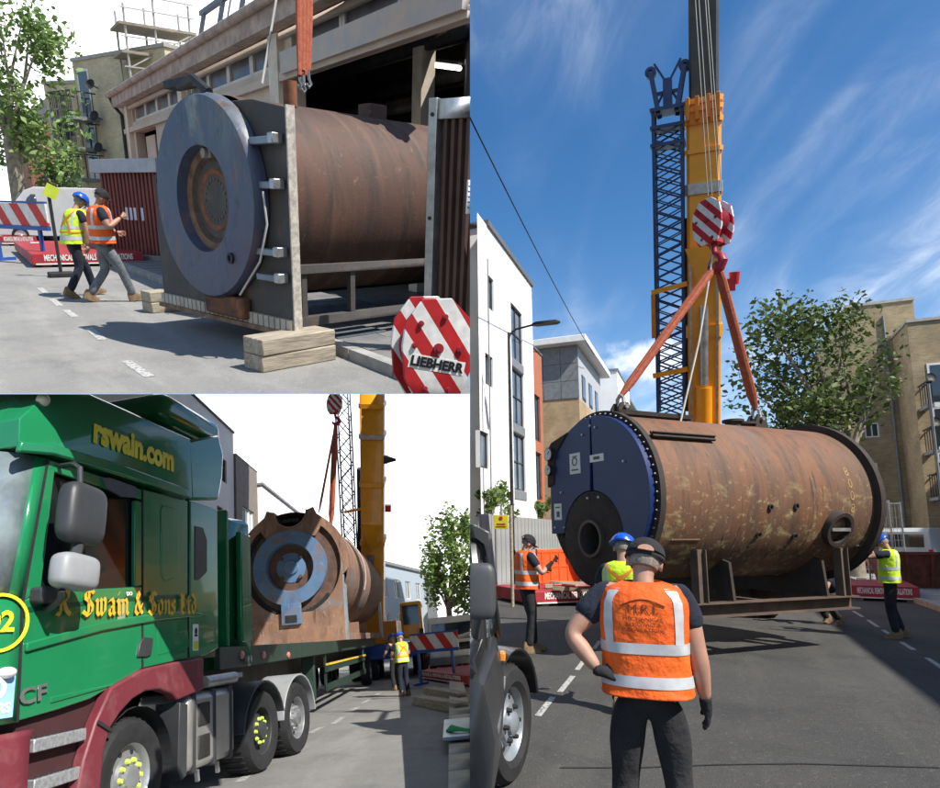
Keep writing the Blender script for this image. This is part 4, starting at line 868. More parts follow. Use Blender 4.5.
for x, ang in ((LB * .46, -8), (LB * .58, -7), (LB * .43, -27), (LB * .6, -28), (LB * .95, -38)): q = sh(x, ang); nd = V((0, q.y, q.z)).normalized(); mb = MB(); mb.lathe([(.045, -.03), (.045, .03), (.03, .03), (.03, -.02), (0, -.02)], q, nd, 14); obj('socket', mb, M_char, bl)
mb = MB(); mb.box((.55, -RB * .72, -.62), (.5, .35, .03)); obj('step_plate', mb, M_rust, bl)
for c_, an_ in zip('8008', (19, 10, 1, -8)): nr_ = V((0, -math.cos(rad(an_)), math.sin(rad(an_)))); text_mesh(c_, .2, on_face(sh(LB * .865, an_, RB + .003), (1, 0, 0), nr_), pm('faded_yellow_mark', (.33, .22, .09), .8), bl, name='chalk_mark', ext=.001)
# skid frame
M_skid = pm('skid_steel', (.13, .085, .06), .75, col2=(.07, .05, .042), scale=4, bump=.2); zs = -1.70; SX = LB / 5.5
for y in (-.95, .95):
    mb = MB(); mb.bar((.55, y, zs + .2), (5.05 * SX, y, zs + .2), .16, .02); mb.bar((.55, y, zs + .02), (5.05 * SX, y, zs + .02), .16, .02); mb.bar((.55, y + (.07 if y < 0 else -.07), zs + .11), (5.05 * SX, y + (.07 if y < 0 else -.07), zs + .11), .02, .16); obj('skid_beam', mb, M_skid, bl)
    for x in ((.85, 4.75 * SX) if y < 0 else (.85, 2.0 * SX, 3.5 * SX, 4.75 * SX)): mb = MB(); zt_ = -math.sqrt(RB ** 2 - .95 ** 2) ; mb.bar((x, y, zs + .21), (x, y, zt_), .16, .02, up=(0, 1, 0)); mb.bar((x - .075, y, zs + .21), (x - .075, y, zt_), .015, .14, up=(0, 1, 0)); mb.bar((x + .075, y, zs + .21), (x + .075, y, zt_), .015, .14, up=(0, 1, 0)); obj('support_post', mb, M_skid, bl)
for x in (.6, 2.75 * SX, 5.0 * SX): mb = MB(); mb.bar((x, -.86, zs + .11), (x, .86, zs + .11), .12, .17); obj('cross_beam', mb, M_skid, bl)
for x in (1.4, 4.2 * SX): mb = MB(); mb.prism([(-1.0, zs + .22), (1.0, zs + .22), (.95, -.95)] + arc(0, 0, RB + .005, -48, -132, 14) + [(-.95, -.95)], Matrix(((0, 1, 0, x), (1, 0, 0, 0), (0, 0, 1, 0), (0, 0, 0, 1))), .05); obj('saddle', mb, M_char, bl)  # saddles coloured charcoal to stand for the shade under the boiler
# ------------------------------------------------------------------ crane with latticed jib
HK = SR.P(717, 262, 10.75)                       # the hook's bowl
base = SR.P(703, 533, 17.5); base.z = 0
def boomline(v): return SR.hit(0, 0, (0, 0, 0), (0, 1, 0))
top = SR.P(702.5, -700, 12.5); bot = SR.P(704.5, 500, 17.5); top_z = top.z
bd = (top - bot).normalized(); BMx = Matrix(((1, 0, 0, 0), (0, 1, 0, 0), (0, 0, 1, 0), (0, 0, 0, 1)))
bx = V((0, -1, 0)).cross(bd).normalized() * -1; by = bd.cross(bx)
if bx.x < 0: bx = -bx; by = -by
cm_ = Matrix((bx, bd.cross(bx), bd)).transposed().to_4x4(); cm_.translation = bot
def tcr(v):                                      # boom length at image row v
    lo, hi = 0, 33
    for _ in range(40):
        m = (lo + hi) / 2; w_ = SR.M @ (bot + bd * m) - CAM; vv = PPY - F * w_.dot(CU) / w_.dot(CF)
        if vv > v: lo = m
        else: hi = m
    return lo
crane = thing('mobile_crane', 'yellow mobile crane with a dark inner boom and blue lattice jib behind the boiler', 'crane', T(bot.x, bot.y, 0)); cl_ = T(-bot.x, -bot.y, 0)
CB = cl_ @ cm_
M_cry = pm('crane_yellow', (.80, .33, .012), .38, var=.08, scale=2, coat=.3); M_crd = pm('crane_dark_boom', (.045, .04, .038), .5, var=.25); M_jib = pm('jib_blue', (.018, .05, .15), .5, var=.2)
tY = tcr(101); wB = .76
def boomsec(mb, z0, z1, w, d, ch=.18): mb.loft([[V((x * w / 2, y * d / 2, z)) for x, y in ((-1 + ch, -1), (1 - ch, -1), (1, -1 + ch), (1, 1 - ch), (1 - ch, 1), (-1 + ch, 1), (-1, 1 - ch), (-1, -1 + ch))] for z in (z0, z1)], sm=False)
mb = MB(); boomsec(mb, -1.0, tY, wB, .8); boom = obj('outer_boom', mb, M_cry, crane, CB)
mb = MB(); boomsec(mb, tY - .3, tY + 19, wB * .84, .7); obj('inner_boom', mb, M_crd, crane, CB)
for v, h_ in ((104, .12), (112, .1), (124, .12), (153, .1), (190, .25), (330, .3)):
    t_ = tcr(v); mb = MB(); boomsec(mb, t_ - h_ / 2, t_ + h_ / 2, wB + .08, .9); obj('boom_collar', mb, M_cry if v != 190 else M_steel, crane, CB)
for x in (-.34, -.14, .1, .3): mb = MB(); mb.box((x, -.6, tcr(113)), (.09, .2, .5)); obj('boom_lug', mb, pm('crane_orange', (.6, .2, .01), .5), crane, CB, bev=.01)
t_ = tcr(285); mb = MB(); mb.prism([(-.42, .9), (.42, .9), (.05, -.2), (-.05, -.2)], T(0, -.62, t_), .1); obj('cylinder_bracket', mb, M_cry, crane, CB)
mb = MB(); mb.cyl((0, -.5, tcr(384)), (0, -.5, tcr(470)), .2, .2, 24); obj('ram_barrel', mb, M_cry, crane, CB); mb = MB(); mb.cyl((-.0, -.55, tcr(382)), (0, -.55, tcr(305)), .1, .1, 20); obj('ram_rod', mb, M_steel, crane, CB)
for x in (-.3, .3): mb = MB(); mb.box((x, -.52, tcr(360)), (.06, .06, 5)); obj('hydraulic_pipe', mb, M_steel, crane, CB)
# lattice jib alongside
jx = -.80; jz0, jz1 = tcr(413), tcr(62); tm = tcr(122)
jb = MB(); hw = .32
for x in (-hw, hw):
    for y in (-hw, hw): jb.bar((jx + x, y, jz0), (jx + x, y, tm + .4), .07, .07, up=(0, 1, 0))
nl = 26
for k in range(nl):
    z0 = jz0 + (tm - jz0) * k / nl; z1 = jz0 + (tm - jz0) * (k + 1) / nl; s_ = 1 if k % 2 else -1
    for y in (-hw, hw): jb.bar((jx - hw * s_, y, z0), (jx + hw * s_, y, z1), .04, .04, up=(0, 1, 0)); jb.bar((jx + hw * s_, y, z0), (jx - hw * s_, y, z1), .03, .03, up=(0, 1, 0))
    for x in (-hw, hw): jb.bar((jx + x, -hw * s_, z0), (jx + x, hw * s_, z1), .04, .04, up=(1, 0, 0))
for z in (tm - .4, tm, tm + .4): jb.box((jx, 0, z), (2 * hw + .14, 2 * hw + .14, .08))
obj('lattice_jib', jb, M_jib, crane, CB)
jb = MB()
for s_ in (-1, 1):
    for y in (-.25, .25): jb.bar((jx + s_ * .2, y, tm + .3), (jx + s_ * .38, y * .5, jz1), .1, .1, up=(0, 1, 0))
    jb.lathe([(.06, -.1), (.13, -.1), (.13, .1), (.06, .1)], (jx + s_ * .38, 0, jz1), (0, 1, 0), 14)
jb.bar((jx - .33, 0, tm + (jz1 - tm) * .62), (jx + .33, 0, tm + (jz1 - tm) * .62), .08, .08); jb.bar((jx - .28, 0, tm + .5), (jx + .3, 0, tm + 1.5), .05, .05); jb.bar((jx + .28, 0, tm + .5), (jx - .3, 0, tm + 1.5), .05, .05); jb.box((jx, 0, tm + .75), (.2, .3, .7))
obj('jib_head', jb, M_jib, crane, CB)
mb = MB(); mb.box((jx + .44, .34, (tcr(413) + tcr(215)) / 2), (.18, .2, tcr(215) - tcr(413))); obj('jib_strut', mb, pm('jib_navy', (.012, .02, .06), .5), crane, CB, bev=.02)
for v in (288, 372): t_ = tcr(v); mb = MB(); mb.bar((jx - hw - .1, -.4, t_), (-wB / 2, -.4, t_ + .15), .1, .12); obj('jib_bracket', mb, M_cry, crane, CB)
mb = MB(); mb.box((jx - hw - .06, -.4, tcr(312)), (.1, .1, 1.1)); obj('jib_stay', mb, pm('crane_orange', (.6, .2, .01), .5), crane, CB)
mb = MB(); mb.box((wB / 2 + .16, -.2, tcr(287)), (.32, .2, .3)); mb.cyl((wB / 2 + .3, -.2, tcr(287)), (wB / 2 + .3, -.2, tcr(287) + .3), .1, .13, 12); obj('red_beacon', mb, pm('beacon_red', (.55, .03, .04), .35), crane, CB)
# carrier hidden behind the boiler
mb = MB(); mb.box((0, .2, 1.25), (2.6, 8.5, .7)); obj('carrier', mb, M_cry, crane, bev=.05)
mb = MB(); mb.box((0, .3, 2.15), (2.0, 3.4, 1.0)); obj('slew_platform', mb, M_cry, crane, bev=.05)
mb = MB(); mb.box((1.2, -3.4, 2.0), (.9, 1.6, 1.3)); obj('crane_cab', mb, M_cry, crane, bev=.08)
for y in (-3.2, -1.4, 1.4, 3.2):
    for s_ in (-1, 1): wheel(crane, (s_ * 1.3, y, .62), (s_, 0, 0), .62, .42, M_grey, nuts=0)
# hook block, hoist ropes, slings
hb = hook_block('red and white striped hook block hanging above the rusty boiler', T(HK.x - .02, HK.y, HK.z + 1.23 * .54) @ rotz(rad(-38)), .54, group='crane hook blocks')
for k, (u, w_) in enumerate(((708, 0), (712, .1), (719, -.1), (722, .05))):
    a = SR.P(u, 196, 10.75 + w_); b = V((a.x - .1 * (k - 1.5) * .3, a.y - .1, 33)); mb = MB(); mb.tube([a, b], .008, 6); o_ = obj('hoist_rope', mb, pm('hoist_wire', (.17, .17, .17), .6, .3)); tag(o_, ('leftmost', 'second from the left', 'third from the left', 'rightmost')[k] + ' hoist rope running up from the hanging hook block', 'rope', 'hoist ropes of the boiler crane')
HB_ = HK - V((0, 0, .02))
def sling(label, pts, r, mat=M_sling, flat=.55):
    t = thing('lifting_sling', label, 'sling', None); mb = MB(); pts = [V(p) for p in pts]; side = V((.05, -.03, 0))
    for s_ in (-1, 1): mb.tube([pts[0]] + [p + side * s_ * (r / .05) * .45 for p in pts[1:-1]] + [pts[-1]], [r * .8] + [r] * (len(pts) - 2) + [r * .7], 8)
    obj('strap', mb, mat, t); return t
L1 = BM @ V((.42, 0, RB + .33)); L2 = BM @ V((LB * .76, 0, RB + .33))
sling('red brown sling from the hook to the front lug of the hanging boiler', [HB_, HB_.lerp(L1, .12), HB_.lerp(L1, .5), HB_.lerp(L1, .9), L1], .055)
sling('red brown sling from the hook to the rear lug of the hanging boiler', [HB_, HB_.lerp(L2, .12), HB_.lerp(L2, .5), HB_.lerp(L2, .9), L2], .055)
e_ = SR.P(680, 424, 10.0); mb = MB(); mb.tube([HB_ + V((-.06, -.06, .1)), HB_.lerp(e_, .5), e_], .016, 6); tag(obj('tag_line', mb, M_rope), 'pale rope hanging from the hook down to the boiler top', 'rope')
# ------------------------------------------------------------------ people in the street
def facing(S, u, v, yaw, z=0.0): p = S.G(u, v, z); return T(p) @ rotz(rad(yaw))
def at_depth(S, u, d): p = S.P(u, 533, d); return V((p.x, p.y, 0))
vw = math.degrees(math.atan2(-(SR.G(640, 900).x), SR.G(640, 900).y))      # heading straight away from the camera
pose = dict(shl=(-.19, -.02, 1.46), ell=(-.38, -.10, 1.22), wrl=(-.235, -.15, 1.05), shr=(.19, -.02, 1.46), elr=(.255, -.03, 1.16), wrr=(.285, .03, .90), hil=(-.1, 0, .9), hir=(.1, 0, .9), knl=(-.13, .03, .5), anl=(-.16, -.02, .09), knr=(.13, .03, .5), anr=(.17, -.02, .09), head=(.015, .0, 1.60), neck=(.0, -.04, 1.51))
fm = at_depth(SR, 640, 3.55)
man = person('man in a lettered orange vest and black cap with one hand on his hip', T(fm) @ rotz(rad(vw - 3)), pose, 'orange', head='cap', glove=True, h=1.735, build=1.13, hand_dir={'l': (.9, .25, -.25)})
ring = person.ring
def vest_text(s, size, x, sx=1.0, name='vest_print'):
    o = text_mesh(s, size, Matrix.Identity(4), pm('vest_print', (.16, .03, .01), .8), man, name=name, ext=.0, sx=sx)
    for v_ in o.data.vertices: v_.co = wrap(v_.co.x, zpos(x + v_.co.y))
    o.data.update(); return o
def zpos(z):                                        # height on the man's vest to ring position
    zs_ = [(3, 1.205), (4, 1.33), (5, 1.411), (6, 1.474), (7, 1.505)]
    for (pa_, za_), (pb_, zb_) in zip(zs_, zs_[1:]):
        if z <= zb_: return pa_ + (z - za_) / (zb_ - za_) * (pb_ - pa_)
    return 6.9
def wrap(x, pos):                                   # point on the back of the vest, x across, pos up the vest
    pts_ = sorted(ring(0, .0085, -PI / 2 - 1.0, -PI / 2 + 1.0, 60, pos=pos), key=lambda p: p.x)
    for p_, q_ in zip(pts_, pts_[1:]):
        if p_.x <= x <= q_.x: return p_.lerp(q_, (x - p_.x) / max(1e-6, q_.x - p_.x))
    return pts_[0]
vest_text('M.R.I.', .066, 1.375, 1.05); vest_text('MECHANICAL', .025, 1.326, 1.3); vest_text('REMOVALS &', .025, 1.298, 1.2); vest_text('INSTALLATIONS', .025, 1.27, 1.15)
mb = MB(); pr = [wrap(-.11 + .022 * i, zpos(1.392 + .034 * math.sin(PI * i / 10))) for i in range(11)]; mb.tube([p - V((0, .001, 0)) for p in pr], .0028, 4); obj('vest_arch', mb, pm('vest_print', (.16, .03, .01), .8), man)
lw = at_depth(SR, 526, 9.9)
pose = dict(elr=(.30, .12, 1.17), wrr=(.17, .36, 1.34), ell=(-.26, .10, 1.16), wrl=(-.1, .3, 1.2), anl=(-.1, .12, .09), knl=(-.1, .1, .5), head=(0, .03, 1.60))
person('worker in an orange vest and black cap beside the orange barrier', T(lw) @ rotz(rad(-55)), pose, 'orange', head='cap', h=1.74)
bh = at_depth(SR, 622, 6.6)
pose = dict(elr=(.28, .05, 1.14), wrr=(.2, .28, 1.06), ell=(-.29, .03, 1.14), wrl=(-.18, .28, 1.08))
person('worker in a yellow vest, harness and blue helmet half hidden by the man in front', T(bh) @ rotz(rad(vw - 12)), pose, 'yellow', head='helmet', h=1.72, harness=True)
rw = at_depth(SR, 885, 11.2)
pose = dict(elr=(.3, .22, 1.38), wrr=(.16, .34, 1.62), ell=(-.28, .26, 1.36), wrl=(-.3, .45, 1.62), anr=(.13, -.1, .09), knr=(.13, .02, .5), head=(0, .05, 1.60))
person('worker in a yellow vest steadying the far end of the hanging boiler', T(rw) @ rotz(rad(75)), pose, 'yellow', head='helmet', h=1.72, sleeve='short')
cw = at_depth(SR, 826, 12.9)
pose = dict(pelvis=(0, -.1, .62), waist=(0, -.02, .73), chest=(0, .16, .9), neck=(0, .3, 1.02), head=(0, .42, 1.08), crown=(0, .46, 1.16), shr=(.18, .2, .98), shl=(-.18, .2, .98), elr=(.24, .36, .74), wrr=(.18, .52, .55), ell=(-.24, .36, .74), wrl=(-.16, .52, .55), hir=(.1, -.1, .6), hil=(-.1, -.1, .6), knr=(.13, .28, .48), knl=(-.13, .25, .46), anr=(.12, .02, .09), anl=(-.12, .0, .09))
person('crouching worker in dark clothes behind the boiler skid', T(cw) @ rotz(rad(130)), pose, None, head='cap', h=1.7, sleeve='short')
# ------------------------------------------------------------------ black vehicle cut by the left edge: cab, mirror, guard, turned wheel
vb = SR.P(481, 533, 4.3)
vh = thing('utility_vehicle', 'dark utility vehicle with an open glazed door beside the worker in the black cap', 'vehicle', T(vb.x, vb.y, 0) @ rotz(rad(15)))
M_vb = pm('black_vehicle_paint', (.018, .019, .021), .3, var=.2, coat=.4); M_vg = pm('grey_vehicle_panel', (.045, .047, .05), .35, .2, var=.15)
mb = MB(); xs = -.06
# curved body side, bonnet side seen from behind-right: x across, y away
mb.loft([[V((x, y, z)) for x, z in ((-.05, .45), (.10 + b_, .5), (.13 + b_, .8), (.08 + b_, 1.05), (-.05, 1.1))] for y, b_ in ((-1.2, .0), (-.4, .02), (.2, .0), (.42, -.06))], sm=True); obj('body_side', mb, M_vg, vh)
mb = MB(); mb.loft([[V((x, y, z)) for x, z in ((-.05, 1.1), (.05, 1.1), (.04, 1.16), (-.05, 1.18))] for y in (-1.2, .3)]); obj('waist_rail', mb, M_vb, vh)
mb = MB(); mb.tube([(.02, -.55, 1.1), (.0, -.5, 1.4), (-.03, -.42, 1.66), (-.1, -.3, 1.76), (-.3, -.3, 1.79)], .045, 8); mb.tube([(.09, .3, 1.05), (.06, .1, 1.35), (-.0, -.15, 1.68), (-.1, -.3, 1.77)], .03, 8); obj('door_frame', mb, M_vb, vh)
mb = MB(); mb.loft([[V((x, -.45 + y * .2, z)) for x, z in ((-.35, 1.74), (.0, 1.72), (.08, 1.66), (.07, 1.75), (-.02, 1.8), (-.35, 1.82))] for y in (0, 1, 2)]); obj('roof', mb, M_vb, vh)
mb = MB(); mb.add([(.085, .26, 1.1), (.03, -.42, 1.1), (.0, -.42, 1.55), (.0, -.14, 1.62)], [(0, 1, 2, 3)]); g_ = obj('door_glass', mb, pm('tinted_clear_glass', (.55, .6, .6), .05, 0, trans=.9, spec=.8), vh); so = g_.modifiers.new('t', 'SOLIDIFY'); so.thickness = .008
mb = MB(); mb.sphere((.04, -.75, 1.44), (.085, .05, .15), 20, 14, fn=lambda p: V((math.copysign(abs(p.x) ** .45, p.x), math.copysign(abs(p.y) ** .6, p.y), math.copysign(abs(p.z) ** .45, p.z)))); mb.tube([(.03, -.72, 1.34), (.0, -.6, 1.16)], .02, 6); obj('mirror', mb, pm('grey_plastic', (.06, .063, .068), .5), vh)
mb = MB(); mb.tube([(.0, -.42, 1.12), (-.01, -.42, 1.45), (-.04, -.4, 1.66), (-.12, -.38, 1.72)], .016, 8); obj('window_frame', mb, M_steel, vh)
for k_ in range(9): mb = MB(); mb.box((.045, -.42, 1.16 + k_ * .05), (.03, .012, .022)); obj('louvre', mb, M_steel, vh)
mb = MB(); mb.box((-.1, -.1, 1.25), (.12, .3, .5)); obj('seat', mb, M_black, vh, bev=.04)
mb = MB(); mb.bar((.135, -1.0, .8), (.135, .15, .8), .012, .03); obj('body_trim', mb, M_steel, vh)
mb = MB(); mb.box((.12, .22, .93), (.04, .1, .06)); obj('indicator', mb, pm('amber_lens', (.7, .25, .03), .3), vh, bev=.01)
wc = V((.09, .62, .40)); ax = V((.94, -.33, .0)).normalized()
wheel(vh, wc + ax * .1, ax, .40, .26, pm('grey_rim', (.28, .31, .34), .4, .4), nuts=6, rr=.62)
mb = MB(); x_, y_, d_ = basis(ax)
rings = []
for k in range(13):
    a = rad(10 + 160 * k / 12); up_ = V((0, 0, 1)); ho = ax.cross(up_).normalized(); r_ = .47
    c_ = wc + ho * (r_ * math.cos(a)) + up_ * (r_ * math.sin(a) + .03); nn = (ho * math.cos(a) + up_ * math.sin(a))
    rings.append([c_ - ax * .17, c_ + ax * .12, c_ + ax * .13 + nn * .02, c_ - ax * .17 + nn * .03])
mb.loft(rings, sm=False); obj('mudguard', mb, M_vb, vh, bev=.006)
mb = MB(); mb.tube([(-.02, .4, .55), (.05, .55, .45), tuple(wc - ax * .16)], [.06, .07, .07], 10); obj('axle', mb, M_dark, vh)
mb = MB(); mb.box((-.02, -.5, .42), (.2, 1.4, .08)); obj('step', mb, M_dark, vh, bev=.02)
# ================================================================== yard front with the square plated boiler
CUR = ST
XK = 3.42; XW = 5.5                                # kerb line and workshop facade
def poly_sheet(pts, z): mb = MB(); mb.add([V((p[0], p[1], z)) for p in pts], [list(range(len(pts)))]); return mb
e0 = ST.G(-120, 393.6); e1 = ST.G(469.8, 393.6)
far = 62
mb = poly_sheet([(e0.x, e0.y), (e1.x, e1.y), (XW + .6, 7.6), (XW + 8, 18.5), (XW + 14, far), (-16, far), (-16, e0.y + 10)], 0)
M_asph2 = layered('overexposed_asphalt', (.2, .196, .188), [((.27, .262, .245), .35, .4, .65, .8, None, None), ((.33, .32, .3), .6, .52, .7, .6, (2.0, .4, 1), None), ((.13, .13, .128), 1.2, .52, .7, .6, None, None), ((.36, .35, .33), 24, .57, .68, .5, None, None), ((.09, .09, .09), 30, .6, .7, .5, None, None)], .9, .5, 60)  # paler copy of the asphalt, with the brighter exposure put into its colour
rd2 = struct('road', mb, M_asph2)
mb = MB(); q_ = [(-16, e0.y + 10), (e0.x, e0.y), (e1.x, e1.y)]
for a, b in zip(q_, q_[1:]): mb.quad((a[0], a[1], -.01), (b[0], b[1], -.01), (b[0], b[1], -.12), (a[0], a[1], -.12))
struct('road_edge', mb, M_kerb, parent=rd2)
M_slab = pm('slate_paving', (.12, .125, .13), .7, col2=(.2, .19, .18), scale=2.5, bump=.15)
k0 = ST.G(420, 393); 
pv = struct('pavement', poly_sheet([(XK + .14, 5.0), (XW + .4, 7.7), (XW + .4, 40), (XK + .14, 40)], .015), pm('mortar_bed', (.06, .06, .06), .9))
# paving slabs
sl = None
for i in range(3):
    for j in range(34):
        y = 5.2 + j * .62; x = XK + .48 + i * .63
        if x - .3 > XK + .14 + (XW - XK) * (y - 5.3) / 2.6 and y < 7.6: continue
        if sl is None: mb = MB(); mb.box((0, 0, .06), (.61, .6, .1)); sl = mesh('paving_slab', mb, M_slab)
        link('paving_slab', sl, pv, T(x, y, random.Random(i * 40 + j).uniform(-.006, .006)))
ks = None
for j in range(36):
    y = 4.9 + j * .92
    if ks is None: mb = MB(); mb.box((0, 0, .055), (.15, .9, .13)); ks = mesh('kerb_stone', mb, M_kerb)
    link('kerb_stone', ks, pv, T(XK + .07, y, 0))
for a, b in (((150, 377), (126, 361)), ((103, 340), (88, 328)), ((75, 317), (66, 310)), ((60, 306), (52, 299)), ((47, 294), (40, 288))): dash(ST, a, b, .1, rd2)
# ------------------------------------------------------------------ workshop
def wf(u, v): return ST.hit(u, v, (XW, 0, 0), (1, 0, 0))
YF = wf(122.5, 90).y; ZG = wf(180, 60).z - .12
YN = ST.hit(469.5, 150, (XW, 0, 0), (1, 0, 0)).y + .02
FW = Matrix(((0, 1, 0, XW), (-1, 0, 0, YF), (0, 0, 1, 0), (0, 0, 0, 1)))      # x along the facade towards us, y inwards
LW = YF - YN
ws = thing('workshop', 'long workshop with clerestory windows and a wide dark doorway behind the plated boiler', 'building', FW)
M_conc = pm('painted_concrete', (.6, .51, .43), .85, col2=(.5, .41, .33), scale=1.2, bump=.1)
def fx(u): return YF - wf(u, 120).y
def fz(u, v): return wf(u, v).z
b1, b2, b3 = fx(131), fx(182), fx(188); b4, b5 = fx(277), fx(292)
zb = fz(150, 122); zw0 = fz(150, 116); zw1 = fz(150, 93)
zlin = zb - .05
holes = []
for a, b in ((b1 + .25, b2), (b3 + .15, b4)): holes.append((a, b, zw0, zw1))
holes.append((b5 + .1, LW - .02, zw0 + .1, zw1 + .25))
holes.append((fx(134), fx(155), .0, zlin - .1)); holes.append((b5 + .02, LW - .01, .0, zlin))
mb = MB(); wall_grid(mb, LW, ZG, holes, .28, Matrix.Identity(4)); wl_ = obj('wall', mb, M_conc, ws, recalc=False)
DW = 9.0; yw = lambda d: YF - (YN + d * (18.2 - 7.0) / 8.5)                  # slanted near end wall, added to keep daylight out of the interior
mb = MB(); xe = yw(DW)
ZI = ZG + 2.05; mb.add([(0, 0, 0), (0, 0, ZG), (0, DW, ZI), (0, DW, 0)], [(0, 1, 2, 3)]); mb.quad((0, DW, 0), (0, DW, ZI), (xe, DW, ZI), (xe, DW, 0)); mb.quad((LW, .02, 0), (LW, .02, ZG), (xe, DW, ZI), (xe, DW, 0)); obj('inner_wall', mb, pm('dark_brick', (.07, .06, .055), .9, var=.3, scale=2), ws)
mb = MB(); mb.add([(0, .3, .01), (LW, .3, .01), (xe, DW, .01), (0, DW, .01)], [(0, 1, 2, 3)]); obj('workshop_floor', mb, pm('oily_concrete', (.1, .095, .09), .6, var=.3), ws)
mb = MB(); mb.prism([(-.45, ZG - .02), (-.45, ZG + .1), (DW, ZG + 2.2), (DW, ZG + 2.0), (.35, ZG - .02)], Matrix(((0, 1, 0, -.2), (1, 0, 0, 0), (0, 0, 1, 0), (0, 0, 0, 1))), LW + .2); obj('roof', mb, pm('slate_roof', (.13, .13, .135), .7, var=.25), ws)
mb = MB(); mb.tube([(-.35, -.42, ZG + .02), (LW, -.42, ZG + .02)], .09, 10); mb.box((LW / 2, -.2, ZG - .2), (LW + .1, .34, .3)); obj('gutter', mb, pm('aged_fascia', (.4, .31, .26), .8, var=.3, scale=3), ws)
mb = MB(); mb.tube([(-.1, -.42, ZG), (-.1, -.3, ZG - .3), (-.06, -.1, ZG - .55), (-.06, -.1, 0)], .06, 8); obj('downpipe', mb, M_dark, ws)
for x, w in ((b1 - .05, .3), (b3 - .12, .34), (b4 + .22, .42)): mb = MB(); mb.box((x, -.06, (ZG - .36) / 2), (w, .14, ZG - .36)); obj('pier', mb, pm('pale_pier', (.66, .58, .48), .85, var=.12), ws)
mb = MB(); mb.box((LW / 2, -.05, zw0 - .22), (LW, .12, .14)); mb.box((LW / 2, -.04, ZG - .42), (LW, .1, .1)); obj('string_course', mb, M_conc, ws)
mb = MB(); mb.box(((b5 + LW) / 2, -.08, zlin + .16), (LW - b5, .22, .34)); obj('door_lintel', mb, pm('lintel_steel', (.58, .47, .36), .7, col2=(.45, .42, .4), scale=3), ws)
M_dg = pm('dusty_glass', (.16, .155, .16), .25, 0, var=.25, scale=1.5, spec=.7)
M_fr = pm('white_frame', (.66, .64, .6), .6)
I4 = Matrix.Identity(4)
for (a, b, c, d), n in zip(holes[:3], (4, 4, 3)): 
    for k in range(n): window(ws, I4, a + (b - a) * k / n + .004, a + (b - a) * (k + 1) / n - .004, c, d, .2, M_fr, M_dg, fw=.09)
for a, b in ((fx(138), fx(147)), (fx(149), fx(154))): mb = MB(); mb.box(((a + b) / 2, .2, zlin / 2 - .1), (b - a, .05, zlin - .3)); obj('door_leaf', mb, M_conc if a < fx(145) else M_dark, ws)
# roof light framework
for k in range(8):
    x = fx(192) + k * (LW - fx(192)) / 8.0; mb = MB(); mb.bar((x, .25, ZG + .1), (x - .1, .55, ZG + 1.15), .09, .09, up=(1, 0, 0)); obj('rooflight_post', mb, M_grey, ws)
    if k % 2: mb = MB(); mb.bar((x + .5, .25, ZG + .1), (x + .7, .6, ZG + 1.6), .03, .03, up=(1, 0, 0)); obj('rooflight_stay', mb, M_grey, ws)
mb = MB(); mb.bar((fx(188), .55, ZG + 1.15), (LW, .55, ZG + 1.15), .12, .1); mb.bar((fx(186), .25, ZG + .14), (LW, .25, ZG + .14), .14, .1); obj('rooflight_rail', mb, M_grey, ws)
# interior: columns, beams, tubes that are switched on
for x, y in ((b5 + 1.0, 2.2), (b5 + 3.2, 3.2), (b5 + .3, 5.5)): mb = MB(); mb.box((x, y, ZG * .45), (.3, .3, ZG * .9)); obj('inner_column', mb, pm('pale_pier', (.5, .44, .36), .85, var=.12), ws)
for y in (2.2, 4.5, 6.5): mb = MB(); mb.box((LW * .5, y, ZG - .35), (LW * .8, .2, .4)); obj('roof_beam', mb, M_dark, ws)
def inside(u, v, d): p = ST.hit(u, v, (XW + d, 0, 0), (1, 0, 0)); return FW.inverted() @ p
M_tube = pm('lit_tube', (.9, .9, .85), .5, emit=((1, .95, .85), 6.0))
for (u0, v0, u1, v1, d) in ((433, 65, 460, 68.5, 3.6), (362, 92, 381, 87, 5.0)):
    a, b = inside(u0, v0, d), inside(u1, v1, d); lt = MB(); lt.tube([a, b], .045, 8); ft = obj('strip_light', lt, M_tube, ws); mb = MB(); mb.bar(a + V((0, 0, .09)), b + V((0, 0, .09)), .14, .06); obj('fitting', mb, M_grey, ft)
mb = MB(); a = inside(341, 100, 5.5); mb.sphere(a, .1, 10, 8); obj('lamp_bulb', mb, M_tube, ws)
# ------------------------------------------------------------------ plated boiler on timbers
pn = ST.G(295.5, 332, .32); Wp = 3.0
best = None
for k in range(400):
    a = rad(90 + k * .2); q = pn + V((math.cos(a), math.sin(a), 0)) * Wp; w_ = ST.M @ q - CAM; uu = PPX + F * w_.dot(CR) / w_.dot(CF)
    if best is None or abs(uu - 165) < best[0]: best = (abs(uu - 165), a)
pa = best[1]; px_ = V((math.cos(pa), math.sin(pa), 0))
PMt = frame(pn + V((0, 0, 0)), -px_)                     # x from far-left edge?  origin near corner, x to the near side
PMt = Matrix((-px_, V((0, 0, 1)).cross(-px_), V((0, 0, 1)))).transposed().to_4x4(); PMt.translation = pn + px_ * Wp
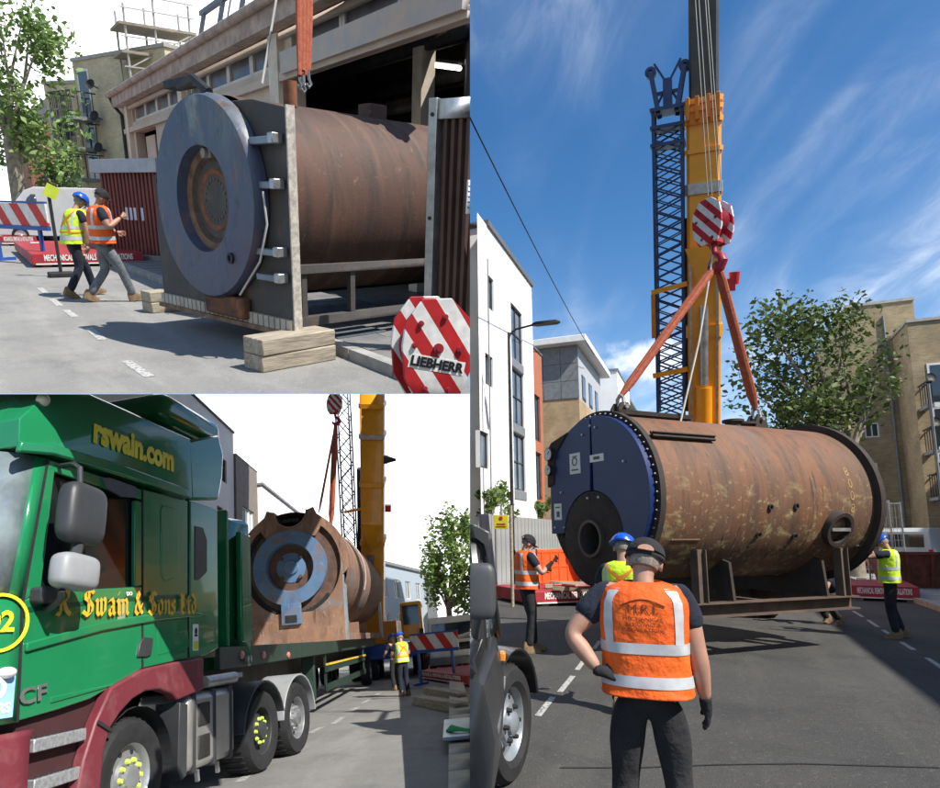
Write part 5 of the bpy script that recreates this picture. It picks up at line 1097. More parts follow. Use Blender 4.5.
# local: x 0..Wp from far-left to near-right corner, y = inwards (towards the workshop), z up from plate foot
HP = ST.hit(291, 104, pn, V((0, 0, 1)).cross(-px_)).z - pn.z
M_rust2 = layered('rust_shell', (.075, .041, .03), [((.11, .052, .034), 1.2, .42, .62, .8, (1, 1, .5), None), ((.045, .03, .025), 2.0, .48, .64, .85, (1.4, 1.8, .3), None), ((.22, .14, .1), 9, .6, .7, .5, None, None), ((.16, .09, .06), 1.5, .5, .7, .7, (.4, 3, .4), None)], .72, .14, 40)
M_doorb = layered('worn_toplit_door', (.062, .08, .13), [((.14, .165, .165), 1.5, .44, .6, .9, (1.4, 1, .45), (1.2, 2.2)), ((.04, .05, .12), 1.2, .45, .6, .85, None, (1.9, .9)), ((.27, .31, .29), 3.2, .58, .68, .85, (1, 1, .6), (1.3, 2.5)), ((.15, .085, .06), 2.4, .55, .66, .8, (1.3, 1, .6), None), ((.03, .03, .035), 2.6, .56, .66, .8, (1.4, 1, .5), None), ((.2, .13, .09), 7, .6, .68, .7, (1.6, 1, .5), None), ((.08, .05, .09), 1.2, .55, .7, .7, None, (1.7, .5))], .45, .2, 18)  # height layers pale the top: wear plus light from above, in the colour
M_plate = layered('grey_back_plate', (.065, .06, .058), [((.11, .095, .08), 2, .5, .65, .7, None, None), ((.19, .075, .03), 3, .6, .7, .7, (1, 1, .5), None)], .7, .25, 25)
b2t = thing('plated_boiler', 'rusty boiler with a square steel front plate and round blue grey door standing on timbers', 'boiler', PMt)
cz = HP * .50 + .22; cxp = Wp * .52; RD = HP * .50
mb = MB(); mb.prism([(0, 0), (Wp, 0), (Wp, HP - .02), (Wp * .8, HP + .1), (Wp * .55, HP + .12), (Wp * .3, HP - .1), (.15, HP * .7), (0, HP * .45)], T(0, 0, 0), .06); obj('front_plate', mb, M_plate, b2t, bev=.008)
mb = MB(); mb.box((Wp + .012, .03, HP * .5), (.02, .1, HP * 1.0)); obj('plate_edge', mb, pm('bright_edge', (.5, .46, .4), .5, var=.3, scale=20), b2t)
RS = RD * .98; L2 = 5.2
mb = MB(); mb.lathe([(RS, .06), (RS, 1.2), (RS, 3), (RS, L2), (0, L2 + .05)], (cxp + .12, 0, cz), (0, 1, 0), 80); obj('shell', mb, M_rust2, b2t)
mb = MB(); mb.lathe([(RD * 1.0, -.02), (RD * 1.0, -.13), (RD * .97, -.18), (RD * .52, -.18)], (cxp, 0, cz), (0, 1, 0), 96); mb.lathe([(RD * .52, -.18), (RD * .50, -.05)], (cxp, 0, cz), (0, 1, 0), 96); obj('door', mb, M_doorb, b2t, T(0, 0, 0))
for r0, r1, y0, y1, m in ((.50, .43, -.06, -.04, pm('rusty_ring', (.2, .12, .07), .75, var=.35, scale=8)), (.43, .34, -.04, .03, pm('dark_rust_ring', (.075, .045, .033), .8, var=.4, scale=7)), (.34, .30, .03, -.02, pm('rusty_ring', (.2, .12, .07), .75)), (.30, .19, -.02, .03, pm('orange_rust', (.28, .10, .04), .8, col2=(.13, .05, .03), scale=6, bump=.2)), (.19, .175, .0, .12, pm('rusty_ring', (.2, .12, .07), .75))):
    mb = MB(); mb.lathe([(RD * r0, y0), (RD * (r0 * .97 + r1 * .03), y0 - .0), (RD * r1, y1)], (cxp, 0, cz), (0, 1, 0), 72); obj('burner_ring', mb, m, b2t)
mb = MB(); mb.cyl((cxp, .1, cz), (cxp, .12, cz), RD * .18, RD * .18, 32); obj('burner_throat', mb, pm('dark_throat', (.12, .06, .035), .85, var=.4), b2t)
for k in range(20): a = 2 * PI * k / 20; q = V((cxp + RD * .2 * math.cos(a), .02, cz + RD * .2 * math.sin(a))); mb = MB(); mb.cyl(q, q - V((0, .03, 0)), .016, .014, 6); obj('bolt', mb, pm('rusty_ring', (.2, .12, .07), .75), b2t)
q = V((cxp, -.06, cz + RD * .45)); mb = MB(); mb.cyl(q, q - V((0, .06, 0)), .06, .05, 14); mb.box(q, (.2, .04, .1)); obj('sight_glass', mb, pm('dull_fitting', (.3, .27, .24), .7), b2t)
q = V((cxp + RD * .5, -.185, cz - RD * .55)); mb = MB(); mb.lathe([(.06, .0), (.06, -.02), (.035, -.02), (.03, .05)], q, (0, 1, 0), 16); obj('port', mb, M_dark, b2t)
for z in (HP * .86, HP * .67, HP * .37, HP * .25): mb = MB(); mb.box((Wp - .3, -.08, z), (.42, .08, .07)); cl__ = obj('clamp', mb, pm('blue_grey_clamp', (.22, .25, .3), .45, .4), b2t, bev=.01); mb = MB(); mb.box((Wp - .1, -.08, z + .01), (.09, .13, .1)); obj('clamp_block', mb, M_steel, cl__, bev=.01)
mb = MB(); mb.tube([(Wp - .2, -.18, HP * .64), (Wp - .1, -.22, HP * .5), (Wp - .22, -.25, HP * .33), (Wp - .6, -.28, HP * .16)], .012, 6); obj('wire', mb, M_rope, b2t)
mb = MB(); xh = cxp - RD - .1; mb.box((xh, -.1, cz + .1), (.05, .05, .37)); mb.box((xh + .07, -.1, cz + .26), (.1, .05, .05)); mb.box((xh + .07, -.1, cz - .06), (.1, .05, .05)); obj('handle', mb, M_dark, b2t)
mb = MB(); mb.box((cxp + .2, -.07, .15), (.85, .12, .24)); obj('rusty_foot', mb, layered('dark_orange_rust', (.13, .06, .035), [((.26, .095, .035), 4, .48, .62, .9, None, None), ((.05, .03, .025), 6, .55, .66, .8, None, None)], .85, .4, 20), b2t, bev=.03)
for k in range(28): mb = MB(); mb.box((Wp * (k + .5) / 28, -.02, .055), (Wp / 28 - .022, .05, .13)); obj('tread_tooth', mb, pm('pale_grating', (.45, .4, .33), .6, var=.2), b2t)
mb = MB(); mb.box((Wp / 2, -.01, -.03), (Wp, .14, .05)); obj('grating_rail', mb, pm('rusty_ring', (.2, .12, .07), .75), b2t)
mb = MB(); mb.tube([(cxp + .2, -.1, HP + .2), (cxp - .1, -.1, HP + .36), (cxp - .5, -.06, HP + .33)], .05, 8); mb.box((cxp - .55, 0, HP + .36), (.5, .2, .08)); obj('top_bracket', mb, M_dark, b2t)
mb = MB(); mb.cyl((cxp + .75, .55, cz + RS * .9), (cxp + .75, .55, cz + RS + .14), .075, .075, 18); obj('stub_pipe', mb, pm('orange_rust', (.30, .10, .04), .8), b2t)
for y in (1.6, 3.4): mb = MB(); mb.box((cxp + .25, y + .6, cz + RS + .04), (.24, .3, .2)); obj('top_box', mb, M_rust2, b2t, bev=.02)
# skid beneath
for x in (.35, Wp - .25):
    mb = MB(); mb.bar((x, .1, .62), (x, L2, .62), .12, .09); mb.bar((x, .1, .05), (x, L2, .05), .12, .1); obj('skid_beam', mb, M_plate, b2t)
    for y in (.3, 1.0, 2.4, 3.8, L2 - .1): mb = MB(); mb.bar((x, y, .1), (x, y, .58), .07, .07); obj('skid_post', mb, M_plate, b2t)
for y in (.9, 2.5, 4.2): mb = MB(); mb.bar((.4, y, .6), (Wp - .3, y, .6), .1, .1); obj('cross_beam', mb, M_plate, b2t); mb = MB(); mb.box((cxp, y, .85), (1.6, .06, .5)); obj('saddle', mb, M_plate, b2t)
# timbers
tA = ST.G(262, 372); tB = ST.G(328, 360); d_ = (tB - tA).normalized()
for k, lab in enumerate(('lower thick timber baulk under the near corner of the square plated boiler', 'upper thick timber baulk under the near corner of the square plated boiler')):
    timber(lab, frame((tA + tB) / 2 + V((0, .12, k * .17)), d_) @ rotz(k * .03), (.95, .34, .165), M_woodx, 'timber baulks under the plated boiler')
tA = ST.G(150, 315); tB = ST.G(215, 305)
for k, lab in enumerate(('lower timber baulk under the far corner of the square plated boiler', 'upper timber baulk under the far corner of the square plated boiler')):
    timber(lab, frame((tA + tB) / 2 + V((.1, .1, k * .16)), d_) @ rotz(-k * .03), (1.35, .34, .155), M_woodx, 'timber baulks under the plated boiler')
mb = MB(); p = ST.G(345, 348); mb.box((0, 0, .12), (.8, .5, .02)); tag(obj('steel_sheet', mb, pm('blue_grey_sheet', (.14, .17, .2), .5, .3), None, frame(p + V((.25, .35, .0)), d_)), 'thin blue grey sheet on the pavement beside the near timbers', 'sheet')
# ------------------------------------------------------------------ gate leaf at the right edge
gp_ = ST.P(430, 310, 7.2); g0 = V((gp_.x, gp_.y, .12)); g1 = ST.P(475, 310, 6.9)
gz = ST.hit(430, 98, g0, ST.dir(430, 200) * -1).z - .12
gd = V((g1.x - g0.x, g1.y - g0.y, 0)); GM = frame(g0, gd)
tg2 = thing('corrugated_gate', 'brown corrugated gate leaf with a galvanised post at the right of the plated boiler', 'gate', GM)
mb = MB(); mb.box((.0, .0, gz / 2), (.1, .12, gz)); obj('post', mb, M_steel, tg2, bev=.006)
for z in (.3, gz * .55, gz - .15): mb = MB(); mb.cyl((0, -.061, z), (0, -.07, z), .02, .02, 8); obj('bolt', mb, M_dark, tg2)
M_cor = pm('brown_corrugated', (.085, .045, .035), .6, var=.25, scale=3)
nr = 7; gw = gd.length
for k in range(nr): x0 = .07 + (gw + .05) * k / nr; w = (gw + .05) / nr; mb = MB(); mb.add([(x0, .04, .1), (x0 + w * .3, .04, .1), (x0 + w * .45, -.01, .1), (x0 + w * .85, -.01, .1), (x0 + w, .04, .1), (x0, .04, gz - .18), (x0 + w * .3, .04, gz - .18), (x0 + w * .45, -.01, gz - .18), (x0 + w * .85, -.01, gz - .18), (x0 + w, .04, gz - .18)], [(i, i + 1, i + 6, i + 5) for i in range(4)]); obj('corrugation', mb, M_cor, tg2)
mb = MB(); mb.box((gw / 2 + .05, .02, gz - .1), (gw, .1, .18)); obj('top_rail', mb, M_steel, tg2); mb = MB(); mb.box((gw / 2 + .05, .06, gz / 2), (gw + .05, .02, gz - .3)); obj('backing', mb, M_cor, tg2)
mb = MB(); z = ST.hit(464, 197, g0, (GM @ V((0, 1, 0)) - GM @ V((0, 0, 0)))).z - .12; mb.box((gw * .82, -.02, z), (.1, .012, .32)); lb_ = obj('notice', mb, M_white, tg2); mb = MB()
for k in range(5): mb.box((gw * .82, -.028, z + .1 - k * .05), (.06, .004, .015))
obj('printed_mark', mb, pm('dark_print', (.08, .09, .12), .6), lb_)
# ------------------------------------------------------------------ brown site container by the brick flats
c0 = ST.P(108, 246, 18.5); c1 = ST.P(166, 246, 17.2); c0.z = c1.z = 0
cd = c1 - c0; CM = frame(c0, cd); cw_ = cd.length; chh = ST.hit(112, 163, c0, V((0, 0, 1)).cross(cd)).z
tcn_ = thing('site_container', 'rust red corrugated site container with a grey top rail beside the workshop', 'container', CM)
mb = MB(); mb.box((cw_ / 2, 1.3, chh / 2), (cw_ - .04, 2.5, chh - .3)); obj('body', mb, pm('rust_red_container', (.17, .05, .04), .7, var=.2, scale=2), tcn_)
for k in range(16): w = cw_ / 16; mb = MB(); mb.box((w * (k + .5), .03, chh / 2), (w * .55, .06, chh - .36)); obj('corrugation', mb, pm('rust_red_container', (.17, .05, .04), .7), tcn_, bev=.01)
mb = MB(); mb.box((cw_ / 2 - .1, .0, chh - .08), (cw_ + .3, .2, .34)); obj('top_rail', mb, pm('pale_blue_grey', (.34, .38, .42), .5, .3), tcn_, bev=.01); mb = MB(); mb.box((cw_ / 2, .02, .12), (cw_ + .1, .25, .22)); obj('bottom_rail', mb, M_grey, tcn_, bev=.01)
for k in range(4): mb = MB(); mb.box((cw_ * (.42 + .07 * k + (.05 if k > 2 else 0)), -.012, chh * .5), (.1, .012, .32)); obj('notice', mb, pm('pale_blue_notice', (.5, .56, .66), .6), tcn_)
# ------------------------------------------------------------------ flats, far brick house, tree, scaffold
fA = ST.P(72, 62, 30); fB = ST.P(128, 62, 28); fM = frame((fA.x, fA.y, 0), V((fB.x - fA.x, fB.y - fA.y, 0))); fW = (V((fB.x - fA.x, fB.y - fA.y, 0))).length + 2.5
fn = V((0, 0, 1)).cross(V((fB.x - fA.x, fB.y - fA.y, 0)))
def lf(u, v): p = fM.inverted() @ ST.hit(u, v, fA, fn); return p.x, p.z
M_brickP = brickmat('sunlit_stock_brick', (.66, .55, .36), (.54, .44, .27), (.55, .5, .4))  # lighter copy of the stock brick, sunlight put into its colour
hb_ = fA.z; zb3 = [lf(95, v)[1] for v in (121, 151, 181)]; xa, xb = lf(82, 150)[0], lf(104, 150)[0]
flats('sunlit yellow brick flats with balconies beyond the workshop', fM, fW, hb_, 10, [], [(xa, xb, z) for z in zb3], bm_=M_brickP)
fA2 = ST.P(45, 96, 31); fM2 = frame((fA2.x, fA2.y, 0), V((fA.x - fA2.x, fA.y - fA2.y, 0))); fW2 = V((fA.x - fA2.x, fA.y - fA2.y, 0)).length - .03
w_ = (fW2 * .45, fW2 * .8, 1.6, 2.9)
flats('lower yellow brick wing with a white window left of the sunlit flats', fM2, fW2, lf(72, 84)[1], 9, [w_, (w_[0], w_[1], 4.4, 5.7)], [], bm_=M_brickP)
fA3 = ST.P(22, 120, 34); ft_ = thing('red_brick_house', 'red brick house half hidden behind the tree trunk', 'building', T(fA3.x, fA3.y, 0)); mb = MB(); mb.box((1.6, 3, fA3.z / 2), (3.2, 6, fA3.z)); obj('wall', mb, brickmat('red_brick', (.36, .11, .06), (.28, .085, .05), (.3, .22, .17)), ft_); mb = MB(); mb.box((1.6, -.03, 2.0), (.9, .08, 1.3)); wq = obj('window', mb, M_white, ft_); mb = MB(); mb.box((1.6, -.075, 2.0), (.75, .02, 1.1)); obj('pane', mb, M_glass, wq); mb = MB(); mb.prism([(-.2, fA3.z), (3.4, fA3.z), (1.6, fA3.z + 1.4)], T(0, -.1, 0), 6.2); obj('roof', mb, pm('slate_roof', (.13, .13, .135), .7), ft_)
tp = ST.P(20, 200, 24); tp.z = 0; tcc = ST.P(27, 98, 24)
tree('street_tree', 'sunlit plane tree at the left edge of the yard front', tp, 3.6, tcc, (1.9, 1.8, 3.0), 4300, .12, 31, leafmat('leaves_sunny', (.11, .2, .05), (.26, .36, .11)), cl=30, tr=.3)  # leaf colour raised to carry the overexposed sun
sp_ = ST.P(131, 80, 27); scf = thing('scaffold', 'pale scaffold tower with boarded lifts above the workshop roof', 'scaffold', T(sp_.x, sp_.y, 0)); sw = 2.6; zt0 = ST.P(131, 10, 27).z; zl = [ST.P(131, v, 27).z for v in (82, 54, 28)]
M_pole = pm('scaffold_pole', (.5, .49, .46), .5, .4)
for x in (0, sw * .45, sw):
    for y in (0, 1.5): mb = MB(); mb.cyl((x, y, 0), (x, y, zt0 + (.3 if x else 0)), .05, .05, 8); obj('standard', mb, M_pole, scf)
for z in zl:
    mb = MB(); mb.box((sw / 2, .75, z), (sw + .5, 1.7, .1)); obj('boarded_lift', mb, M_woodx, scf); mb = MB()
    for zz_ in (.55, 1.05): mb.bar((-.2, -.06, z + zz_), (sw + .2, -.06, z + zz_), .05, .05)
    obj('guard_rail', mb, M_pole, scf)
    mb = MB(); mb.bar((0, -.05, z - 1.6), (sw, -.05, z - .1), .05, .05); obj('brace', mb, M_pole, scf)
# ------------------------------------------------------------------ barrier, mats, vehicles at the far left
p0 = ST.P(-14, 226, 17.5); p1 = ST.P(49, 226, 16.5); p0.z = p1.z = 0
zb0 = ST.hit(20, 224, p0, (0, 1, 0)).z; barrier_board('long red and white chevron board at the left edge of the yard front', p0, p1, ST.hit(20, 203, p0, (0, 1, 0)).z - zb0, z0=zb0)
a = ST.G(33, 268); ey = ST.G(8, 245) - a; ey.z = 0; outrigger_mat('near red lettered crane mat beside the walking workers', a, V((ey.y, -ey.x, 0)), 2.6, min(ey.length, 6), h=.27, tsize=.2)
a = ST.G(1, 246); b = ST.G(38, 246); outrigger_mat('far red lettered crane mat at the left edge beyond the walking workers', a, V((b.x - a.x, b.y - a.y, 0)), (b - a).length, 2.6, h=.27, tsize=.2)
p = ST.P(55, 235, 14); tz = thing('notice_post', 'yellow green notice on a thin dark post beside the crane mat', 'sign', T(p.x, p.y, 0)); zn = ST.P(57, 192, 14).z; mb = MB(); mb.cyl((0, 0, 0), (0, 0, zn + .3), .035, .035, 8); obj('post', mb, M_dark, tz); mb = MB(); mb.box((.05, -.05, zn), (.26, .02, .26), Matrix.Rotation(.5, 3, 'Y')); obj('plate', mb, pm('lime_notice', (.55, .65, .05), .5), tz); mb = MB(); mb.box((0, 0, .05), (.5, .4, .1)); obj('foot', mb, M_black, tz, bev=.02)
for u, v, d, yaw, lab, k_ in ((66, 214, 24, 150, 'white van parked behind the walking workers', 'van'), (92, 214, 25, 150, 'pale parked car next to the site container', 'car')):
    p = ST.P(u, v, d); p.z = 0; street_van(lab, T(p) @ rotz(rad(yaw)), van_w if k_ == 'van' else pm('silver_car_paint', (.35, .36, .37), .3), 4.3, 1.8, 2.0 if k_ == 'van' else 1.45, kind=k_, name='parked_' + k_)
# ------------------------------------------------------------------ slings, rope, hook block
zt_ = PMt @ V((Wp * .8, .9, HP + .35)); uS = ST.P(304, 74, 8.3)
tS = thing('sling_bundle', 'bundle of red slings hanging in front of the workshop over the plated boiler', 'sling', None)
for k, (u0, u1) in enumerate(((298, 299.5), (302.5, 303), (306.5, 306), (310.5, 309))):
    a = ST.P(u0, -30, 8.3 + .05 * k); b = ST.P(u1, 76 - (k % 2) * 5, 8.3 + .04 * k); mb = MB(); mb.tube([a, a.lerp(b, .5), b], [.042, .042, .03], 8); obj('strap', mb, M_sling, tS)
for u0, v0 in ((300, 80), (304, 84), (309, 79)): p = ST.P(u0, v0, 8.35); mb = MB(); mb.tube([p + V((0, 0, .1)), p, p + V((.03, 0, -.06)), p + V((0, 0, -.1)), p + V((-.04, 0, -.06))], .018, 6); obj('shackle', mb, M_steel, tS)
mb = MB(); mb.tube([ST.P(277.5, -8, 8.6), ST.P(262, 84, 8.6)], .016, 6); tag(obj('tag_line', mb, M_rope), 'pale rope rising from the top of the plated boiler', 'rope')
hm_ = ST.P(431, 350, 4.75); hd_ = ST.dir(431, 350); ya = math.atan2(-hd_.x, hd_.y)
st2 = stripes('resting_block_stripes', (.5, .02, .025), (.82, .82, .8), .40, rad(33), duty=.5, off=.55)
hook_block('large red and white lettered hook block resting on the pavement by the gate', T(hm_) @ rotz(ya + .35) @ Matrix.Rotation(rad(-4), 4, 'X'), .50, txt='LIEBHERR', hook=False, pmats=st2)
mb = MB(); mb.tube([ST.P(418, 309, 4.55), ST.P(432, 303, 4.7), ST.P(447, 310, 4.8), ST.P(455, 335, 4.85), ST.P(462, 368, 4.8)], .022, 6); tag(obj('green_strap', mb, pm('green_webbing', (.22, .38, .28), .8)), 'pale green strap draped over the resting hook block', 'strap')
# ------------------------------------------------------------------ two walking workers
def headto(S, u, v, u2, v2): a, b = S.G(u, v), S.G(u2, v2); return math.degrees(math.atan2(-(b.x - a.x), b.y - a.y))
w1 = ST.G(111, 302); yaw1 = math.degrees(math.atan2(-(ST.dir(106, 200).x), ST.dir(106, 200).y))
walk = dict(hir=(.09, 0, .9), hil=(-.09, 0, .9), knr=(.1, .2, .52), anr=(.1, .34, .1), knl=(-.1, .0, .5), anl=(-.1, -.28, .12), elr=(.3, .05, 1.18), wrr=(.2, .26, 1.32), ell=(-.27, .0, 1.17), wrl=(-.2, .26, 1.1), head=(0, .06, 1.61), neck=(0, .0, 1.5))
person('walking worker in an orange vest, dark cap and grey trousers', T(w1) @ rotz(rad(yaw1 - 78)), walk, 'orange', legs=M_greycl, head='cap', h=1.78, build=1.1)
w2 = ST.G(82, 297)
walk2 = dict(hir=(.09, -.03, .88), hil=(-.09, -.03, .88), pelvis=(0, -.03, .92), chest=(0, .08, 1.29), neck=(0, .12, 1.46), head=(0, .2, 1.56), shr=(.18, .08, 1.4), shl=(-.18, .08, 1.4), knr=(.1, -.02, .5), anr=(.1, -.25, .12), knl=(-.1, .2, .5), anl=(-.1, .3, .1), elr=(.25, .12, 1.14), wrr=(.22, .1, .88), ell=(-.25, .1, 1.14), wrl=(-.22, .2, .9))
person('walking worker in a yellow vest and blue helmet looking down beside the orange vested worker', T(w2) @ rotz(rad(yaw1 - 60)), walk2, 'yellow', legs=M_navy, head='helmet', h=1.75, harness=True)
# overexposed bright sky behind this place: a backdrop beyond the rooftops
M_skyw = pm('bright_hazy_sky', (.8, .82, .85), 1.0, var=.0, emit=((.96, .98, 1.0), 1.5))
M_skyw.node_tree.nodes['Principled BSDF'].inputs['Base Color'].default_value = (0, 0, 0, 1)
for l_ in list(M_skyw.node_tree.links):
    if l_.to_socket.name == 'Base Color': M_skyw.node_tree.links.remove(l_)
def backdrop(S, us, v0, v1, d, clipv=None):
    mb = MB(); fr_ = [S.P(u, v0, d) for u in us]; to_ = [S.P(u, v1, d) for u in us]; n = len(us); off = S.dir(us[n // 2], v0).normalized() * .6
    mb.add(fr_ + to_, [(i, i + 1, n + i + 1, n + i) for i in range(n - 1)]); mb.add([p + off for p in fr_ + to_], [(i, n + i, n + i + 1, i + 1) for i in range(n - 1)])
    o = obj('sky', mb, M_skyw, recalc=False); o['kind'] = 'structure'; return o
backdrop(ST, [-200, -60, 80, 200, 330, 469], -60, 300, 66)
# ================================================================== road with the loaded green lorry
CUR = SL
far = 75
e1 = SL.G(469.8, 900); e2 = SL.G(469.8, 640)
ed = [SL.G(469.8, v) for v in (1100, 860, 788, 740, 700, 675, 660, 650, 644, 640, 637.5)]
ed = [p for p in ed if 0 < p.y < 140]
mb = MB(); n_ = len(ed); mb.add([V((p.x, p.y, 0)) for p in ed] + [V((-40, p.y, 0)) for p in ed], [(i, i + 1, n_ + i + 1, n_ + i) for i in range(n_ - 1)])
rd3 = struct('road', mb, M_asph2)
mb = MB(); mb.add([V((p.x, p.y, -.02)) for p in ed] + [V((p.x, p.y, -1)) for p in ed], [(i, n_ + i, n_ + i + 1, i + 1) for i in range(n_ - 1)]); struct('road_edge', mb, M_kerb, parent=rd3)
for a, b in (((239, 782), (263, 763)), ((282, 750), (299, 738)), ((310, 733), (322, 727)), ((333, 724), (343, 717)), ((350, 712), (358, 707)), ((363, 703), (370, 699)), ((374, 696), (380, 693))): dash(SL, a, b, .13, rd3)
XKL = SL.G(452, 760).x
# kerb of pale stones at the right, joined by a raised walkway sheet
ks = None
for j in range(26):
    if ks is None: mb = MB(); mb.box((0, 0, .05), (.42, 1.0, .13)); ks = mesh('kerb_stone', mb, pm('pale_kerb', (.5, .47, .4), .85, var=.18, bump=.2))
    link('kerb_stone', ks, rd3, T(XKL + .18, 7.4 + j * 1.03, 0))
M_maroon = layered('maroon_paint', (.17, .028, .04), [((.26, .11, .11), 4, .5, .7, .6, None, None), ((.1, .02, .025), 2, .5, .7, .6, None, None)], .5, .05, 30)
M_grn = pm('lorry_green', (.014, .21, .08), .14, var=.06, scale=1.2, coat=.7, rvar=.03); M_grnd = pm('dark_green', (.006, .08, .04), .35, var=.15)
M_yl = pm('lettering_yellow', (.95, .8, .03), .5); M_gold = pm('lettering_gold', (.75, .45, .03), .5)
M_dplas = pm('dark_grey_plastic', (.04, .043, .046), .45, var=.1, bump=.1, bscale=120); M_gplas = pm('light_grey_plastic', (.3, .31, .32), .45, var=.08)
# ------------------------------------------------------------------ tractor unit
o_t = SL.G(137, 836); td = SL.dir(555, 618); td.z = 0
TM = frame(o_t, td); TI = TM.inverted(); tn = V((0, 0, 1)).cross(td).normalized()
def tk(u, v, y=0.0): p = SL.hit(u, v, o_t + tn * y, tn); q = TI @ p; return q.x, q.z
def tp3(u, v, y=0.0): x, z = tk(u, v, y); return V((x, y, z))
lor = thing('lorry_tractor', 'green lorry tractor with maroon bumper and yellow lettering on roof and door', 'lorry', TM)
def panel(name, pix, y, th, mat, bev=.02, parent=None):
    mb = MB(); mb.prism([tk(u, v, y) for u, v in pix], T(0, y, 0), th); return obj(name, mb, mat, parent or lor, bev=bev)
CW = 2.45                                              # width of the cab
xf = tk(25, 640)[0]; xbm = tk(30, 750)[0] - .1; xr = tk(216, 600)[0]; zbot = tk(205, 655)[1]; zr = tk(51, 459)[1]
# cab shell: side with window opening, front, rear, floor
fx_ = xf - .42
mb = MB()
front = [(fx_ + .22, zbot - .1), (fx_ + .12, zbot + .3), (fx_ + .1, tk(20, 590)[1]), (fx_ + .38, zr + .02)]
sect = []
door_low = [tk(*p) for p in ((36, 718), (60, 709), (90, 699), (113, 686), (143, 668), (175, 661), (205, 655))]
win = [tk(*p) for p in ((54, 474), (134, 500), (134, 577), (48, 590))]
outer = [tk(36, 718), tk(60, 709), tk(90, 699), tk(113, 686), tk(143, 668), tk(175, 661), tk(205, 655), tk(217, 648), tk(216, 508), tk(188, 499), tk(143, 487), tk(52, 460), tk(44, 540), tk(38, 600)]
# strips around the window
def pan(pts, y=0.0, th=.05, mat=M_grn, name='cab_panel', bev=.012): mb = MB(); mb.prism(pts, T(0, y, 0), th); return obj(name, mb, mat, lor, bev=bev)
pan([tk(*p) for p in ((18, 721), (60, 709), (90, 699), (113, 686), (142, 668.5), (142, 586), (41, 592), (24, 600))], name='door')
pan([tk(*p) for p in ((24, 600), (41, 592), (55, 472), (142, 500), (142, 489), (49, 459))], name='window_surround')
pan([tk(*p) for p in ((135, 500), (142, 501.5), (142, 586), (135, 586.5))], name='window_pillar')
pan([tk(*p) for p in ((143, 489), (188, 500.5), (188, 659), (175, 661), (143, 668))], name='sleeper_panel')
pan([tk(*p) for p in ((189, 501), (216, 509), (217, 648), (205, 655), (189, 658))], y=-.02, th=.09, name='rear_corner')
pan([tk(*p) for p in ((53, 470), (136, 498), (136, 586), (40, 593))], y=.06, th=.02, mat=pm('cab_glass', (.012, .014, .016), .06, spec=.35), name='side_window', bev=0)
pan([tk(*p) for p in ((101, 478), (108, 478), (134, 487), (134, 498), (120, 497), (106, 489))], y=-.03, th=.03, mat=pm('smoked_plastic', (.12, .13, .17), .15), name='wind_deflector', bev=.004)
pan([tk(*p) for p in ((162, 505), (176, 509), (178, 515), (178, 572), (174, 578), (164, 581), (161, 576), (160, 510))], y=-.012, th=.02, mat=M_grn, name='locker_panel', bev=.012)
pan([tk(*p) for p in ((193, 526), (201, 528), (205, 540), (205, 572), (197, 580), (193, 580))], y=-.03, th=.02, mat=M_dplas, name='air_slot', bev=.006)
pan([tk(*p) for p in ((25, 607), (90, 600.5), (142, 596), (188, 594.5), (204, 596), (204, 598), (142, 600), (90, 605), (25, 613))], y=-.004, th=.02, mat=M_grnd, name='door_moulding', bev=.004)
pan([tk(*p) for p in ((24, 643), (100, 622), (160, 612), (190, 611), (204, 614), (204, 616), (190, 617), (160, 620), (100, 631), (24, 652))], y=-.03, th=.05, mat=M_grn, name='door_crease', bev=.012)
pan([tk(*p) for p in ((50, 697), (113, 683.5), (113, 685.5), (50, 703))], y=-.012, th=.03, mat=M_grn, name='sill_crease', bev=.006)
pan([tk(*p) for p in ((136, 657), (139, 642), (143, 637), (152, 638), (150, 655), (146, 657))], y=-.02, th=.03, mat=M_dplas, name='door_handle', bev=.008)
pan([tk(*p) for p in ((157, 622), (186, 618), (189, 647), (158, 655))], y=-.006, th=.02, mat=M_grn, name='locker_lid', bev=.004)
for p0_, p1_ in (((23, 600), (17.5, 721)), ((23, 600), (48, 460)), ((142.5, 488), (142.5, 668)), ((188.5, 500), (188.5, 658))): a, b = tp3(*p0_), tp3(*p1_); mb = MB(); mb.bar(a + V((0, .01, 0)), b + V((0, .01, 0)), .025, .03, up=(0, 1, 0)); obj('door_gap', mb, M_black, lor)
# cab interior box and front
zt = zr; x0 = xf - .05
mb = MB(); mb.box(((xf + xr) / 2 + .05, CW / 2 + .05, (zbot + zr) / 2), (xr - xf - .02, CW - .14, zr - zbot - .04)); obj('cab_core', mb, pm('cab_interior', (.03, .03, .032), .8), lor)
